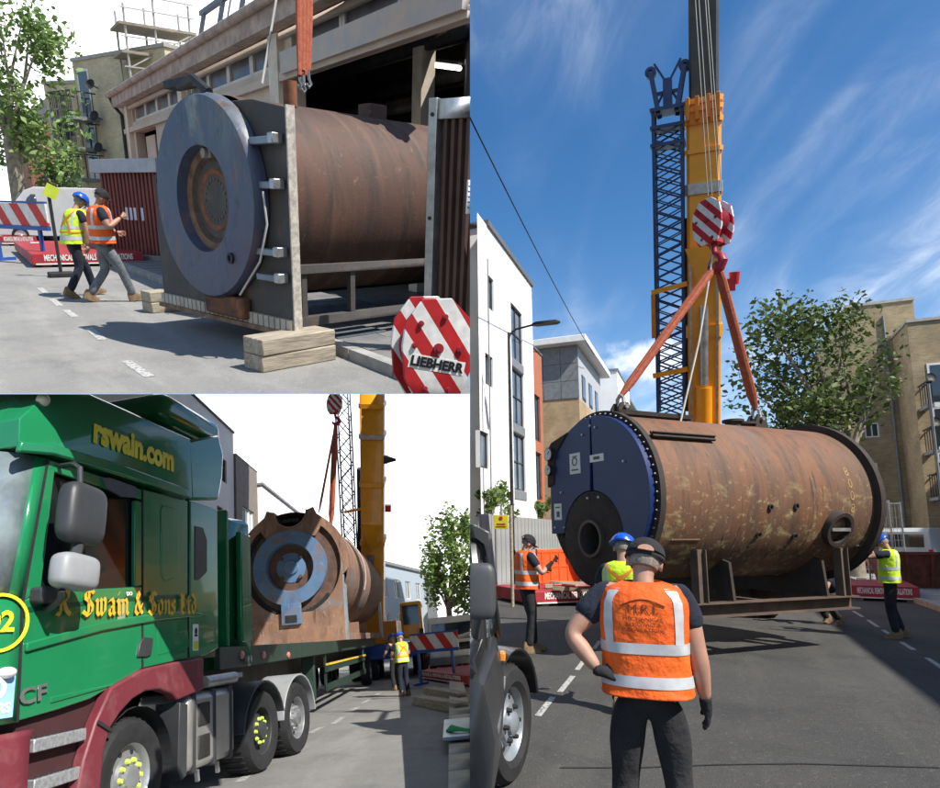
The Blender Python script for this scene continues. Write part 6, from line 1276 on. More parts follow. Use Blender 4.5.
# front corner and front face: lofted so that it wraps round to the windscreen
def prof(y, dx): return [V((xf + dx + .0, y, tk(18, 722)[1])), V((xf + dx - .02, y, tk(20, 680)[1])), V((xf + dx - .02, y, tk(22, 640)[1])), V((xf + dx + .0, y, tk(24, 597)[1]))]
def fprof(y, dx): (xA, zA), (xB, zB) = tk(24, 597), tk(49, 459); return [V((xA + dx, y, zA)), V(((xA + xB) / 2 + dx, y, zA * .5 + zB * .5)), V((xB + dx, y, zB))]
ys = [(.0, .0), (.025, -.13), (.07, -.27), (.17, -.39), (.5, -.48), (1.2, -.5), (1.9, -.48), (2.3, -.36), (2.42, -.1)]
mb = MB(); mb.loft([prof(y, dx) for y, dx in ys], closed=False, caps=False); so = obj('front_panel', mb, M_grn, lor); m_ = so.modifiers.new('t', 'SOLIDIFY'); m_.thickness = .03
mb = MB(); mb.loft([fprof(y, dx) for y, dx in ys[:2]], closed=False, caps=False); so = obj('screen_pillar', mb, M_grn, lor); m_ = so.modifiers.new('t', 'SOLIDIFY'); m_.thickness = .03
M_ws = pm('windscreen_glass', (.28, .34, .36), .05, spec=.9, col2=(.1, .12, .13), scale=1.4)
mb = MB(); mb.loft([fprof(y, dx + .012) for y, dx in ys[1:]], closed=False, caps=False); so = obj('windscreen', mb, M_ws, lor); m_ = so.modifiers.new('t', 'SOLIDIFY'); m_.thickness = .01
mb = MB(); p_ = fprof(.2, -.42); mb.box((xf - .45, .5, tk(10, 588)[1]), (.06, .7, .22)); obj('scuttle', mb, M_dplas, lor, bev=.03)
for k in range(2): mb = MB(); q = fprof(.09, -.3)[0] + V((.03, 0, .12 + .12 * k)); mb.cyl(q, q - V((.012, .006, 0)), .045, .045, 14); obj('screen_disc', mb, pm('pale_disc', (.6, .7, .68), .5), lor)
# emblem ring, indicator, accreditation plate on the front panel
def fpos(y, z): 
    for (ya, da), (yb, db) in zip(ys, ys[1:]):
        if ya <= y <= yb: t_ = (y - ya) / (yb - ya); return V((xf + da + (db - da) * t_ - .03, y, z)), V((-(yb - ya), (db - da), 0)).normalized()
cq, nq = fpos(.045, tk(8, 622)[1]); mb = MB(); mb.lathe([(.20, 0), (.225, 0), (.225, .012), (.20, .012)], cq + nq * .005, nq, 36); obj('emblem_ring', mb, M_yl, lor)
xd = V((0, 0, 1)).cross(nq); text_mesh('02', .22, on_face(cq + nq * .014, xd, nq), M_yl, lor, offset=.006)
cq, nq = fpos(.024, tk(14, 672)[1]); mb = MB(); mb.sphere(cq + nq * .02, (.05, .09, .045), 12, 8); obj('side_indicator', mb, pm('indicator_lens', (.7, .68, .66), .15), lor)
cq, nq = fpos(.045, tk(8, 694)[1]); mb = MB(); mb.box((0, 0, 0), (.3, .34, .01)); xd = V((0, 0, 1)).cross(nq); Mq = on_face(cq + nq * .012, xd, nq); obj('accreditation_plate', mb, pm('pale_blue_plate', (.3, .52, .78), .4), lor, Mq); text_mesh('FORS', .1, Mq @ T(.01, -.1, .008), M_white, lor, offset=.004); mb = MB(); mb.lathe([(.05, 0), (.085, 0), (.085, .004), (.05, .004)], (0, .05, .006), (0, 0, 1), 20); obj('plate_emblem', mb, M_white, lor, Mq)
# lower bumper and headlight
zl0, zl1 = .25, tk(30, 729)[1]
mb = MB(); mb.loft([[V((xbm + dx - .02 + o, y, z)) for o, z in ((.05, zl0), (-.03, zl0 + .1), (-.04, zl1 - .05), (.0, zl1))] for y, dx in [(-.03, .12)] + ys], closed=False, caps=False); so = obj('bumper', mb, M_maroon, lor); m_ = so.modifiers.new('t', 'SOLIDIFY'); m_.thickness = .04
cq, nq = fpos(.12, tk(4, 765)[1]); mb = MB(); mb.sphere(cq + nq * .0, (.06, .16, .15), 14, 10); obj('headlight', mb, pm('headlight_glass', (.7, .72, .75), .1), lor)
# steps
mb = MB(); a = tk(32, 722)[0]; b = tk(98, 722)[0]; mb.box(((a + b) / 2, .32, zbot * .45), (b - a + .2, .5, zbot * .95)); obj('step_well', mb, pm('step_well_maroon', (.05, .014, .016), .8), lor)
M_alu = pm('tread_aluminium', (.5, .51, .52), .4, .6, var=.25, scale=30)
for u0, v0, u1, v1 in ((33, 747, 86, 728), (33, 788, 80, 766)):
    xa, za = tk(u0, v0, -.02); xb, zb_ = tk(u1, v1, -.02); z = (za + zb_) / 2 - .02; st_ = MB(); st_.box(((xa + xb) / 2, .1, z), (xb - xa, .26, .1)); s_ = obj('step', st_, M_alu, lor, bev=.01); mb = MB()
    for i in range(8):
        for j in range(2): mb.box((xa + (xb - xa) * (i + .7) / 8.5, .03 + .1 * j, z + .052), (.03, .05, .008))
    h_ = obj('tread_holes', mb, M_black, s_); h_['kind'] = 'stuff'
# maroon wheel arch
arch_o = [(112, 687), (143, 669), (175, 662), (204, 657), (204, 689), (178, 700), (173, 694), (160, 689), (146, 691), (133, 699), (121, 712), (110, 729), (104, 752), (100, 800), (76, 800), (84, 760), (96, 722)]
panel('wheel_arch', arch_o, -.05, .12, M_maroon, .02)
mb = MB(); mb.lathe([(.64, 0), (.64, .8)], (0, .03, .52), (0, 1, 0), 24, a0=0, a1=2 * PI); obj('arch_liner', mb, M_black, lor)
for p0_, p1_ in (((98, 722), (112, 731)),): a, b = tp3(*p0_, -.06), tp3(*p1_, -.06); mb = MB(); mb.bar(a, b, .03, .02, up=(0, 1, 0)); obj('arch_joint', mb, M_black, lor)
M_nut = pm('yellow_wheel_nut_marker', (.6, .78, .12), .5)
wc_ = tk(137, 768, -.06); RW = .53
wheel(lor, (wc_[0], -.02, RW), (0, -1, 0), RW, .34, pm('silver_rim', (.45, .46, .47), .35, .7), nuts=10, nutm=M_nut)
wheel(lor, (wc_[0], CW + .02, RW), (0, 1, 0), RW, .34, pm('silver_rim', (.45, .46, .47), .35, .7), nuts=0)
panel('mud_flap', [(180, 702), (188, 704), (187, 775), (182, 780), (178, 770)], -.04, .3, M_dplas, .01)
# roof fairing
def fpt(pix, y): return [tk(u, v, y) for u, v in pix]
zA = tk(50, 456)[1]
rings = []
for y, grow in ((-.06, 0.0), (.0, .05), (.22, .16), (CW / 2, .22), (CW - .2, .16), (CW, 0)):
    b0 = tk(52, 455); b1_ = tk(188, 499); t0 = tk(62, 398); t1 = tk(186, 440); fz_ = .34 if 0 <= y <= CW - .2 else .0
    rings.append([V((b0[0] - .04 - fz_, y, b0[1] - .02)), V((b1_[0], y, b1_[1])), V((t1[0], y, t1[1] + grow)), V((t0[0] + .35, y, t0[1] + grow + .12)), V((t0[0] - fz_ * .5, y, t0[1] + grow - .05)), V((b0[0] - .06 - fz_, y, b0[1] + .22))])
mb = MB(); mb.loft(rings, sm=False); rf_ = obj('roof_fairing', mb, M_grn, lor, bev=.13); rf_.modifiers[0].segments = 5
pan([tk(*p, -.07) for p in ((18, 452), (52, 455), (120, 474), (188, 498), (188, 489), (120, 464), (52, 444), (20, 441))], y=-.09, th=.06, mat=M_grn, name='fairing_lip', bev=.02)
pan([tk(*p) for p in ((186, 441), (216, 435), (221, 455), (220, 478), (216, 500), (189, 500))], y=-.04, th=.12, mat=M_grn, name='side_collar', bev=.03)
a, b = tk(160, 440, .1), tk(216, 424, .15); mb = MB(); mb.box(((a[0] + b[0]) / 2, CW / 2, b[1] - .2), (b[0] - a[0], CW - .1, .4)); ct_ = obj('collar_top', mb, M_grn, lor, bev=.16); ct_.modifiers[0].segments = 5
q = tp3(45, 400, -.02); mb = MB(); mb.sphere(q + V((0, .02, .0)), .06, 14, 8); obj('marker_lamp', mb, pm('amber_white_lens', (.75, .7, .6), .2), lor)
# lettering
def tline(s, size, u0, v0, u1, v1, mat, off, sx=None, y=-.075):
    a, b = tp3(u0, v0, y), tp3(u1, v1, y); d = b - a
    return text_mesh(s, size, on_face((a + b) / 2, d, V((0, -1, 0))), mat, lor, offset=off, sx=sx or 1.0)
a, b = tp3(82, 421, -.07), tp3(182, 464, -.07)
sx_ = (b - a).length / (.62 * 10 * .36)
tline('rswain.com', .36, 81, 425, 182, 465, M_yl, .016, sx_ * 1.08, y=-.075)
def nib(strokes, M, mat, name, s, parent, na=rad(38), nw=.2):
    """blackletter strokes drawn with a broad nib; strokes are lists of (x, z) in letter units"""
    for st in strokes:
        mb = MB(); nx, nz = math.cos(na) * nw / 2, math.sin(na) * nw / 2
        for (xa, za), (xb, zb_) in zip(st, st[1:]):
            pts = [(xa - nx, za - nz), (xa + nx, za + nz), (xb + nx, zb_ + nz), (xb - nx, zb_ - nz)]
            mb.prism([(p[0] * s, p[1] * s * 1.3) for p in pts], M, .004)
        obj(name, mb, mat, parent)
GL = {'R': (1.0, [[(.15, .0), (.3, .12), (.3, .95), (.1, .85)], [(.3, .95), (.6, 1.0), (.8, .8), (.75, .6), (.42, .5)], [(.48, .52), (.7, .2), (.95, .05)], [(.05, .1), (.3, .05)]]),
      '.': (.35, [[(.1, .05), (.16, .1)]]),
      'S': (.95, [[(.85, .85), (.55, 1.0), (.25, .85), (.25, .65), (.6, .5), (.8, .35), (.75, .12), (.45, .0), (.1, .15)], [(.5, .95), (.5, .1)]]),
      'w': (1.0, [[(.1, .6), (.2, .55), (.2, .12), (.32, .02)], [(.42, .62), (.5, .55), (.5, .1), (.38, .03)], [(.52, .1), (.62, .02), (.8, .15), (.82, .55), (.7, .66)]]),
      'a': (.68, [[(.12, .55), (.35, .64), (.48, .5), (.48, .1), (.6, .03)], [(.45, .36), (.18, .28), (.16, .08), (.3, .0), (.46, .12)]]),
      'i': (.4, [[(.1, .6), (.22, .52), (.22, .12), (.34, .03)], [(.2, .84), (.26, .88)]]),
      'n': (.72, [[(.1, .6), (.2, .54), (.2, .05)], [(.22, .5), (.42, .64), (.54, .5), (.54, .1), (.66, .03)]]),
      '&': (.95, [[(.85, .05), (.6, .25), (.3, .75), (.42, .95), (.58, .8), (.25, .4), (.2, .15), (.4, .0), (.65, .15), (.8, .45)]]),
      'o': (.68, [[(.15, .5), (.15, .15), (.35, .02), (.55, .15), (.55, .48), (.35, .64), (.15, .5)]]),
      's': (.58, [[(.48, .52), (.3, .64), (.14, .5), (.44, .25), (.4, .08), (.22, .0), (.08, .1)]]),
      'L': (.85, [[(.1, .85), (.3, .95), (.3, .1), (.15, .02)], [(.3, .1), (.55, .02), (.8, .2)], [(.5, .9), (.5, .3)]]),
      't': (.5, [[(.22, .85), (.22, .12), (.38, .03)], [(.05, .6), (.42, .6)]]),
      'd': (.72, [[(.1, .95), (.5, .75), (.55, .3), (.4, .03), (.18, .12), (.14, .45), (.35, .6), (.52, .5)]]), ' ': (.38, [])}
line_ = 'R. Swain & Sons Ltd'; tw_ = sum(GL[c][0] for c in line_)
a, b = tp3(56, 616, -.034), tp3(197, 613.5, -.034); ux = (b - a); Ls = ux.length; ux.normalize(); hs = Ls / tw_; cur = 0.0
LM0 = Matrix((ux, V((0, 1, 0)), ux.cross(V((0, 1, 0))))).transposed().to_4x4()
for c in line_:
    M_ = LM0.copy(); M_.translation = a + ux * (cur * hs)
    nib(GL[c][1], M_, M_gold, 'lettering', hs, lor); cur += GL[c][0]
M_.translation = a
tline('CF', .17, 21, 698, 46, 692, pm('chrome_badge', (.55, .55, .55), .3, .8), .004, 1.5, y=-.02)
tline('DO', .05, 125, 594, 134, 593.5, M_white, .002, 1.2, y=-.02)
mb = MB(); x_, z_ = tk(122, 609, -.02); mb.box((x_, -.016, z_), (.12, .006, .2)); obj('clear_patch', mb, pm('pale_patch', (.3, .33, .22), .4), lor)
x_, z_ = tk(197.5, 637, -.05); mb = MB(); mb.box((x_, -.026, z_), (.12, .008, .3)); lbp = obj('hazard_label', mb, M_white, lor); mb = MB(); mb.box((x_, -.032, z_ - .09), (.1, .004, .09)); obj('label_lower', mb, pm('lime_notice', (.55, .65, .05), .5), lbp); mb = MB(); mb.sphere((x_, -.032, z_ + .07), (.03, .004, .04), 10, 6); mb.bar((x_ - .035, -.032, z_ + .02), (x_ + .035, -.032, z_ + .02), .02, .004, up=(0, 1, 0)); obj('label_mark', mb, M_black, lbp)
# mirrors
def mir(pix_c, w_, h_, y, mat, name):
    c_ = tp3(*pix_c, y); mb = MB(); mb.sphere((0, 0, 0), (w_, .11, h_), 24, 14, fn=lambda p: V((math.copysign(abs(p.x) ** .45, p.x), math.copysign(abs(p.y) ** .7, p.y), math.copysign(abs(p.z) ** .45, p.z)))); return obj(name, mb, mat, lor, T(c_) @ Matrix.Rotation(rad(4), 4, 'Y'))
ym = -.3; sc_ = .145
s1 = abs(tk(102, 515, ym)[0] - tk(62, 515, ym)[0]) / 2; h1 = abs(tk(82, 484, ym)[1] - tk(82, 545, ym)[1]) / 2
mir((82, 514.5), s1 * .98, h1, ym, M_dplas, 'mirror'); s2_ = abs(tk(95, 570, ym)[0] - tk(55, 570, ym)[0]) / 2; h2_ = abs(tk(75, 554, ym)[1] - tk(75, 590, ym)[1]) / 2
mir((75, 572), s2_ * .98, h2_, ym, M_gplas, 'wide_angle_mirror')
mb = MB(); mb.tube([tp3(60, 466, -.02), tp3(74, 464, -.2), tp3(80, 468, ym), tp3(80, 484, ym)], .025, 8); obj('mirror_arm', mb, M_dplas, lor); mb = MB(); mb.tube([tp3(78, 545, ym), tp3(75, 556, ym)], .05, 8); obj('mirror_link', mb, M_dplas, lor); mb = MB(); mb.tube([tp3(62, 590, ym), tp3(60, 600, ym + .05), tp3(48, 610, -.1), tp3(44, 607, 0)], .028, 8); obj('mirror_arm', mb, M_dplas, lor)
mb = MB(); a = tp3(35, 596, -.05); b = tp3(54, 595, -.05); mb.box((a + b) / 2, ((b - a).length, .16, .14)); obj('mirror_bracket', mb, M_dplas, lor, bev=.03)
# chassis, tank, catwalk, drive axles
zc = tk(240, 695)[1]; x9 = tk(300, 700)[0]
mb = MB(); mb.box(((xr - .4 + x9 + .8) / 2, CW / 2, .82), (x9 + .8 - xr + .4, .85, .3)); obj('chassis', mb, M_dark, lor)
xa, xb = tk(190, 720, .0)[0], tk(238, 720, .0)[0]; z0_, z1_ = .35, tk(200, 692)[1]
mb = MB(); mb.box(((xa + xb) / 2, .36, (z0_ + z1_) / 2), (xb - xa, .66, z1_ - z0_)); tkk = obj('fuel_tank', mb, pm('tank_aluminium', (.5, .49, .46), .35, .7, var=.12, scale=3), lor, bev=.08)
for f_ in (.12, .52, .88): mb = MB(); mb.box((xa + (xb - xa) * f_, .36, (z0_ + z1_) / 2), (.07, .70, z1_ - z0_ + .04)); obj('tank_strap', mb, M_dplas, tkk, bev=.03)
for f_ in (.2, .6): mb = MB(); mb.bar((xa + (xb - xa) * f_, .05, z0_), (xa + (xb - xa) * (f_ + .02), .05, z0_ - .12), .04, .04); obj('drain_tap', mb, M_steel, tkk)
for j in range(2): mb = MB(); mb.box((xa + (xb - xa) * .3, .02, z0_ + (z1_ - z0_) * (.28 + .42 * j)), ((xb - xa) * .22, .02, (z1_ - z0_) * .3)); obj('tank_step', mb, M_dark, tkk, bev=.01)
mb = MB(); mb.box(((xr + xb) / 2 + .1, .5, z1_ + .12), (xb - xr + .1, 1.0, .06)); obj('catwalk', mb, M_alu, lor); mb = MB(); mb.cyl((xa + .4, .05, z1_ + .1), (xb, .05, z1_ + .1), .07, .07, 14); obj('air_cylinder', mb, M_steel, lor)
for (u, nm) in ((262, 1), (297, 2)):
    x_ = tk(u, 706)[0]; 
    w_ = wheel(lor, (x_, -.02, RW), (0, -1, 0), RW, .5, M_dplas if nm == 1 else M_steel, nuts=10, nutm=M_nut if nm == 1 else M_steel); wheel(lor, (x_, CW + .02, RW), (0, 1, 0), RW, .5, M_steel, nuts=0)
    mb = MB(); rings = []
    for k in range(15): a = rad(5 + 170 * k / 14); c_ = V((x_ + .66 * math.cos(a), 0, RW + .64 * math.sin(a) - .02)); nn = V((math.cos(a), 0, math.sin(a))); rings.append([c_ + V((0, -.06, 0)), c_ + V((0, .5, 0)), c_ + V((0, .5, 0)) + nn * .03, c_ + V((0, -.06, 0)) + nn * .03])
    mb.loft(rings, sm=False); obj('mudguard', mb, M_gplas if nm == 2 else M_dplas, lor, bev=.01)
# ------------------------------------------------------------------ flatbed trailer
XT = -3.15
def tr(u, v, x=XT): return SL.hit(u, v, (x, 0, 0), (1, 0, 0))
yd0 = tr(218, 600).y; ydk = tr(244, 640); zd = 1.68; yd1 = tr(394, 640).y
trl = thing('flatbed_trailer', 'dark green flatbed trailer carrying the boiler behind the lorry tractor', 'trailer', T(XT, yd0, 0)); TL_ = min(yd1 - yd0, 19); TWd = 2.5
M_trg = pm('trailer_dark_green', (.022, .045, .032), .5, var=.25)
mb = MB(); mb.box((-TWd / 2, TL_ / 2, zd - .07), (TWd - .06, TL_, .1)); obj('deck', mb, pm('deck_boards', (.42, .37, .28), .85, col2=(.28, .23, .17), scale=4, stretch=(6, 1, 1), bump=.2), trl)
for x in (-.02, -TWd + .02): mb = MB(); mb.box((x, TL_ / 2, zd - .15), (.08, TL_, .3)); obj('side_rail', mb, M_trg, trl, bev=.01)
for x in (-.75, -1.75): mb = MB(); mb.box((x, TL_ / 2 + .5, zd - .45), (.16, TL_ - 1, .5)); obj('chassis_beam', mb, M_dark, trl)
zh = tr(246, 520).z; hbw = TWd
mb = MB(); mb.box((-hbw / 2, .45, (zd + zh) / 2), (hbw, .08, zh - zd)); hbd = obj('headboard', mb, M_grn, trl, bev=.02)
mb = MB(); pz = [( -.45, zd - .25), (.62, zd - .25), (.62, zh - .15), (.45, zh - .05), (-.2, zh + .0), (-.45, zh - .2)]
ye = tr(247, 600).y - yd0
mb = MB(); mb.add([V((.0, ye, zd - .3)), V((.0, ye, zh - .1)), V((-.08, ye - .05, zh - .02)), V((-.5, .5, zh)), V((-.5, .5, zd - .3))], [(0, 1, 2, 3, 4)]); so = obj('headboard_wing', mb, M_grn, trl); m_ = so.modifiers.new('t', 'SOLIDIFY'); m_.thickness = .06
mb = MB(); mb.box((.0, ye - .15, (zd + zh) / 2 - .1), (.1, .5, zh - zd - .3)); obj('corner_post', mb, M_grn, trl, bev=.03)
for k in range(2): mb = MB(); mb.cyl((.06, ye - .3 + .14 * k, zd - .2), (.1, ye - .3 + .14 * k, zd - .2), .05, .05, 12); obj('coupling', mb, M_steel, trl)
for u in (240, 262, 287): p = tr(u, 655); mb = MB(); mb.sphere((.03, p.y - yd0, p.z), (.03, .1, .06), 10, 8); obj('side_lamp', mb, pm('lamp_pink_lens', (.6, .2, .18), .3), trl)
for u in (371, 379, 387):
    y_ = SL.hit(u, 665, (XT, 0, 0), (1, 0, 0)).y - yd0; y_ = min(y_, TL_ + 3)
    wheel(trl, (-.02, y_, .5), (1, 0, 0), .5, .36, M_steel, nuts=0); wheel(trl, (-TWd + .02, y_, .5), (-1, 0, 0), .5, .36, M_steel, nuts=0)
a, b = tr(327, 670).y - yd0, tr(366, 668).y - yd0
for z, m_, h_ in ((1.02, M_trg, .16), (.58, M_trg, .16), (1.12, pm('yellow_tape', (.7, .5, .06), .6), .05)): mb = MB(); mb.box((-.03 if h_ > .1 else -.005, (a + b) / 2, z), (.05, b - a, h_)); obj('side_guard', mb, m_, trl)
for y in (a + .1, b - .1): mb = MB(); mb.box((-.06, y, .95), (.05, .12, 1.0)); obj('guard_post', mb, M_trg, trl)
mb = MB(); mb.box((-.35, tr(322, 650).y - yd0, .85), (.3, .16, 1.0)); obj('landing_leg', mb, M_trg, trl, bev=.02)
# ------------------------------------------------------------------ boiler on the trailer
yb = 18.0; bp0 = SL.P(243, 637, yb); bp1 = SL.P(345, 637, yb)
yb_ = V((0, (bp0.y + bp1.y) / 2, 0)).y; xl_ = SL.hit(243, 620, (0, yb_, 0), (0, 1, 0)).x; xr__ = SL.hit(345, 620, (0, yb_, 0), (0, 1, 0)).x
Wb3 = xr__ - xl_; zc3 = SL.hit(292, 566, (0, yb_, 0), (0, 1, 0)).z; xc3 = SL.hit(292, 566, (0, yb_, 0), (0, 1, 0)).x; ztop = SL.hit(300, 509, (0, yb_, 0), (0, 1, 0)).z
R3 = ztop - zc3
tb3 = thing('loaded_boiler', 'rusty boiler with a pale blue burner ring strapped on the flatbed trailer', 'boiler', T(xc3, yb_, zd))
C3 = zc3 - zd
M_rust3 = layered('pale_rust', (.24, .13, .085), [((.33, .19, .12), 1.3, .42, .6, .8, None, None), ((.13, .075, .055), 2.2, .5, .66, .8, (1.4, 1, .4), None), ((.16, .2, .24), 1.1, .54, .66, .7, None, None), ((.4, .3, .24), 6, .58, .68, .6, None, None), ((.07, .045, .04), 4, .58, .68, .8, (2.5, 1, .3), None)], .7, .16, 30)
M_blue3 = layered('worn_sky_blue', (.10, .19, .33), [((.2, .14, .11), 2.6, .5, .64, .9, None, None), ((.07, .12, .22), 1.8, .5, .65, .8, None, None), ((.3, .34, .36), 6, .62, .7, .7, None, None)], .55, .2, 22)
L3 = 10.5
mb = MB(); mb.lathe([(R3 * .97, .12), (R3 * .97, 2), (R3 * .97, L3), (0, L3 + .05)], (0, 0, C3), (0, 1, 0), 72); obj('shell', mb, M_rust3, tb3)
hh = C3
lft, rgt = xl_ - xc3, xr__ - xc3
ri = R3 * .86
plate = [(lft, 0), (rgt, 0), (rgt, hh * .95)] + [(R3 * math.cos(rad(a)), C3 + R3 * math.sin(rad(a))) for a in range(0, 66, 6)] + [(R3 * .30, C3 + R3 * .80), (R3 * .28, C3 + R3 * .64)] + [(R3 * .28 * math.cos(rad(a)), C3 + R3 * .78 + R3 * .3 * math.sin(rad(a))) for a in range(-15, -166, -15)] + [(-R3 * .28, C3 + R3 * .64), (-R3 * .30, C3 + R3 * .80)] + [(R3 * math.cos(rad(a)), C3 + R3 * math.sin(rad(a))) for a in range(116, 181, 6)] + [(lft, hh * .95)]
# back sheet, then face ring with opening
mb = MB(); mb.prism([(lft, 0), (rgt, 0), (rgt, hh * .9)] + [(R3 * math.cos(rad(a)), C3 + R3 * math.sin(rad(a))) for a in range(0, 68, 6)] + [(R3 * .36, C3 + R3 * .7), (-R3 * .36, C3 + R3 * .7)] + [(R3 * math.cos(rad(a)), C3 + R3 * math.sin(rad(a))) for a in range(114, 181, 6)] + [(lft, hh * .9)], T(0, .12, 0), .06); obj('back_sheet', mb, pm('dark_rust', (.11, .06, .045), .8, var=.3, scale=4), tb3)
N3 = 48; mb = MB(); outer_ = []
for k in range(N3):
    a = 2 * PI * k / N3 + PI / 2; ca, sa = math.cos(a), math.sin(a); x_, z_ = R3 * ca, C3 + R3 * sa
    if sa < -.25: s_ = min(abs((rgt if ca > 0 else lft) / ca) if abs(ca) > 1e-3 else 9, C3 / abs(sa)); x_, z_ = s_ * ca, C3 + s_ * sa
    outer_.append((x_, z_))
inner_ = [(ri * math.cos(2 * PI * k / N3 + PI / 2), C3 + ri * math.sin(2 * PI * k / N3 + PI / 2)) for k in range(N3)]
for y in (0,): 
    vs_ = [V((p[0], 0, p[1])) for p in outer_] + [V((p[0], 0, p[1])) for p in inner_] + [V((p[0], .09, p[1])) for p in inner_] + [V((p[0], .09, p[1])) for p in outer_]
    mb.add(vs_, [(k, (k + 1) % N3, N3 + (k + 1) % N3, N3 + k) for k in range(3, N3 - 3)] + [(N3 + k, N3 + (k + 1) % N3, 2 * N3 + (k + 1) % N3, 2 * N3 + k) for k in range(3, N3 - 3)] + [(3 * N3 + k, 3 * N3 + (k + 1) % N3, (k + 1) % N3, k) for k in range(3, N3 - 3)])
obj('face_plate', mb, M_rust3, tb3)
mb = MB(); mb.add([V((lft, 0, 0)), V((rgt, 0, 0)), V((rgt, 0, C3 - R3 * .80)), V((lft, 0, C3 - R3 * .80)), V((lft, .08, 0)), V((rgt, .08, 0)), V((rgt, .08, C3 - R3 * .8)), V((lft, .08, C3 - R3 * .8))], [(0,3,2,1),(4,5,6,7),(0,1,5,4),(1,2,6,5),(2,3,7,6),(3,0,4,7)]); obj('foot_plate', mb, M_rust3, tb3, T(0, -.012, 0))
for k in range(46):
    a = rad(62 + k * (236) / 45) + rad(20); q = V((ri * .93 * math.cos(a), .115, C3 + ri * .96 * math.sin(a))); mb = MB(); mb.cyl(q, q - V((0, .03, 0)), .065, .065, 10); obj('tube_hole', mb, M_black, tb3)
mb = MB(); mb.lathe([(R3 * .65, .1), (R3 * .65, -.08), (R3 * .42, -.09), (R3 * .40, .02), (R3 * .40, .06)], (-.05, 0, C3 - R3 * .02), (0, 1, 0), 64); bring = obj('burner_ring', mb, M_blue3, tb3)
mb = MB(); mb.lathe([(R3 * .40, .05), (R3 * .40, .22), (R3 * .27, .2), (R3 * .26, .1), (R3 * .14, .08), (R3 * .12, .0), (0, -.0)], (-.05, 0, C3 - R3 * .02), (0, 1, 0), 40); obj('burner_hub', mb, M_blue3, bring)
for k in range(4): a = rad(45 + 90 * k); q = V((-.05 + R3 * .24 * math.cos(a), .06, C3 - R3 * .02 + R3 * .24 * math.sin(a))); mb = MB(); mb.cyl(q + V((0, .1, 0)), q - V((0, .06, 0)), .06, .05, 10); obj('hub_lug', mb, pm('dark_rust', (.11, .06, .045), .8), bring)
un = [(R3 * .31 * math.cos(rad(a)), C3 + R3 * .98 + R3 * .31 * math.sin(rad(a))) for a in range(0, -181, -15)]
mb = MB(); mb.prism([(-R3 * .62, C3 + R3 * .78), (-R3 * .47, C3 + R3 * .9), (-R3 * .42, C3 + R3 * 1.02)] + un[::-1] + [(R3 * .42, C3 + R3 * 1.02), (R3 * .47, C3 + R3 * .9), (R3 * .62, C3 + R3 * .78), (R3 * .44, C3 + R3 * .5), (-R3 * .44, C3 + R3 * .5)], T(0, -.01, 0), .1); obj('top_bridge', mb, M_rust3, tb3)
mb = MB(); mb.loft([[V((p[0] * s_, y_, C3 + R3 * .98 + (p[1] - C3 - R3 * .98) * s_)) for s_, y_ in ((1.0, -.06), (1.0, .6), (.93, .6), (.93, -.06))] for p in un], sm=False); obj('flue_collar', mb, M_rust3, tb3)
mb = MB(); mb.box((-.05, -.06, C3 - R3 * .82), (R3 * .34, .12, R3 * .35)); obj('lower_bracket', mb, M_blue3, tb3, bev=.01); mb = MB(); mb.box((-.05, -.125, C3 - R3 * .9), (R3 * .2, .02, R3 * .12)); obj('bracket_hole', mb, M_black, tb3)
mb = MB(); mb.box((rgt + .01, .25, hh * .5), (.03, .5, hh)); obj('side_plate', mb, pm('pale_blue_grey_steel', (.3, .34, .37), .5, .2, var=.25, scale=3), tb3)
mb = MB(); mb.box((R3 * .85, L3 - .2, hh * .45), (.1, .5, hh * .9)); obj('rear_plate', mb, pm('pale_green_grey', (.42, .44, .4), .6), tb3)
for x in (lft + .15, rgt - .15): mb = MB(); mb.bar((x, .1, .1), (x, L3, .1), .2, .2); obj('skid_beam', mb, M_rust3, tb3)
for y in (.8, 3.0, 5.2, 7.4): mb = MB(); mb.box((0, y, .35), (2.2, .1, .5)); obj('saddle', mb, M_rust3, tb3)
mb = MB(); pts = [V((R3 * .985 * math.cos(rad(a)), 4.2, C3 + R3 * .985 * math.sin(rad(a)))) for a in range(-20, 181, 10)]; mb.tube(pts + [V((-R3, 4.2, .1))], .02, 6); obj('load_strap', mb, M_rope, tb3)
# ------------------------------------------------------------------ crane beyond the trailer
cb0 = SL.P(373, 620, 30); cb1 = SL.P(369, -250, 22); bd = (cb1 - V((cb0.x, cb0.y, 2))).normalized(); bx = bd.cross(V((0, 1, 0))).normalized(); 
if bx.x < 0: bx = -bx
CB2 = Matrix((bx, bd.cross(bx), bd)).transposed().to_4x4(); CB2.translation = V((0, 0, 2))
cr2 = thing('mobile_crane', 'orange crane boom with a thin blue lattice jib rising behind the loaded trailer', 'crane', T(cb0.x, cb0.y, 0))
mb = MB(); boomsec(mb, 0, 26, .98, 1.0); obj('outer_boom', mb, M_cry, cr2, CB2)
for z in (4.5, 7.2, 9.3, 10.6, 12): mb = MB(); boomsec(mb, z - .1, z + .1, 1.08, 1.1); obj('boom_collar', mb, M_cry if z != 9.3 else M_steel, cr2, CB2)
mb = MB(); mb.prism([(-.46, 1.2), (.46, 1.2), (.05, 0), (-.05, 0)], T(0, -.62, 4.2), .1); obj('cylinder_bracket', mb, M_cry, cr2, CB2); mb = MB(); mb.box((-.05, -.55, 2.9), (.3, .1, 2.2)); obj('ram_rod', mb, M_steel, cr2, CB2)
jb = MB(); jx = -.95
for x in (-.28, .28):
    for y in (-.28, .28): jb.bar((jx + x, y, 1.2), (jx + x - .5, y, 16), .06, .06, up=(0, 1, 0))
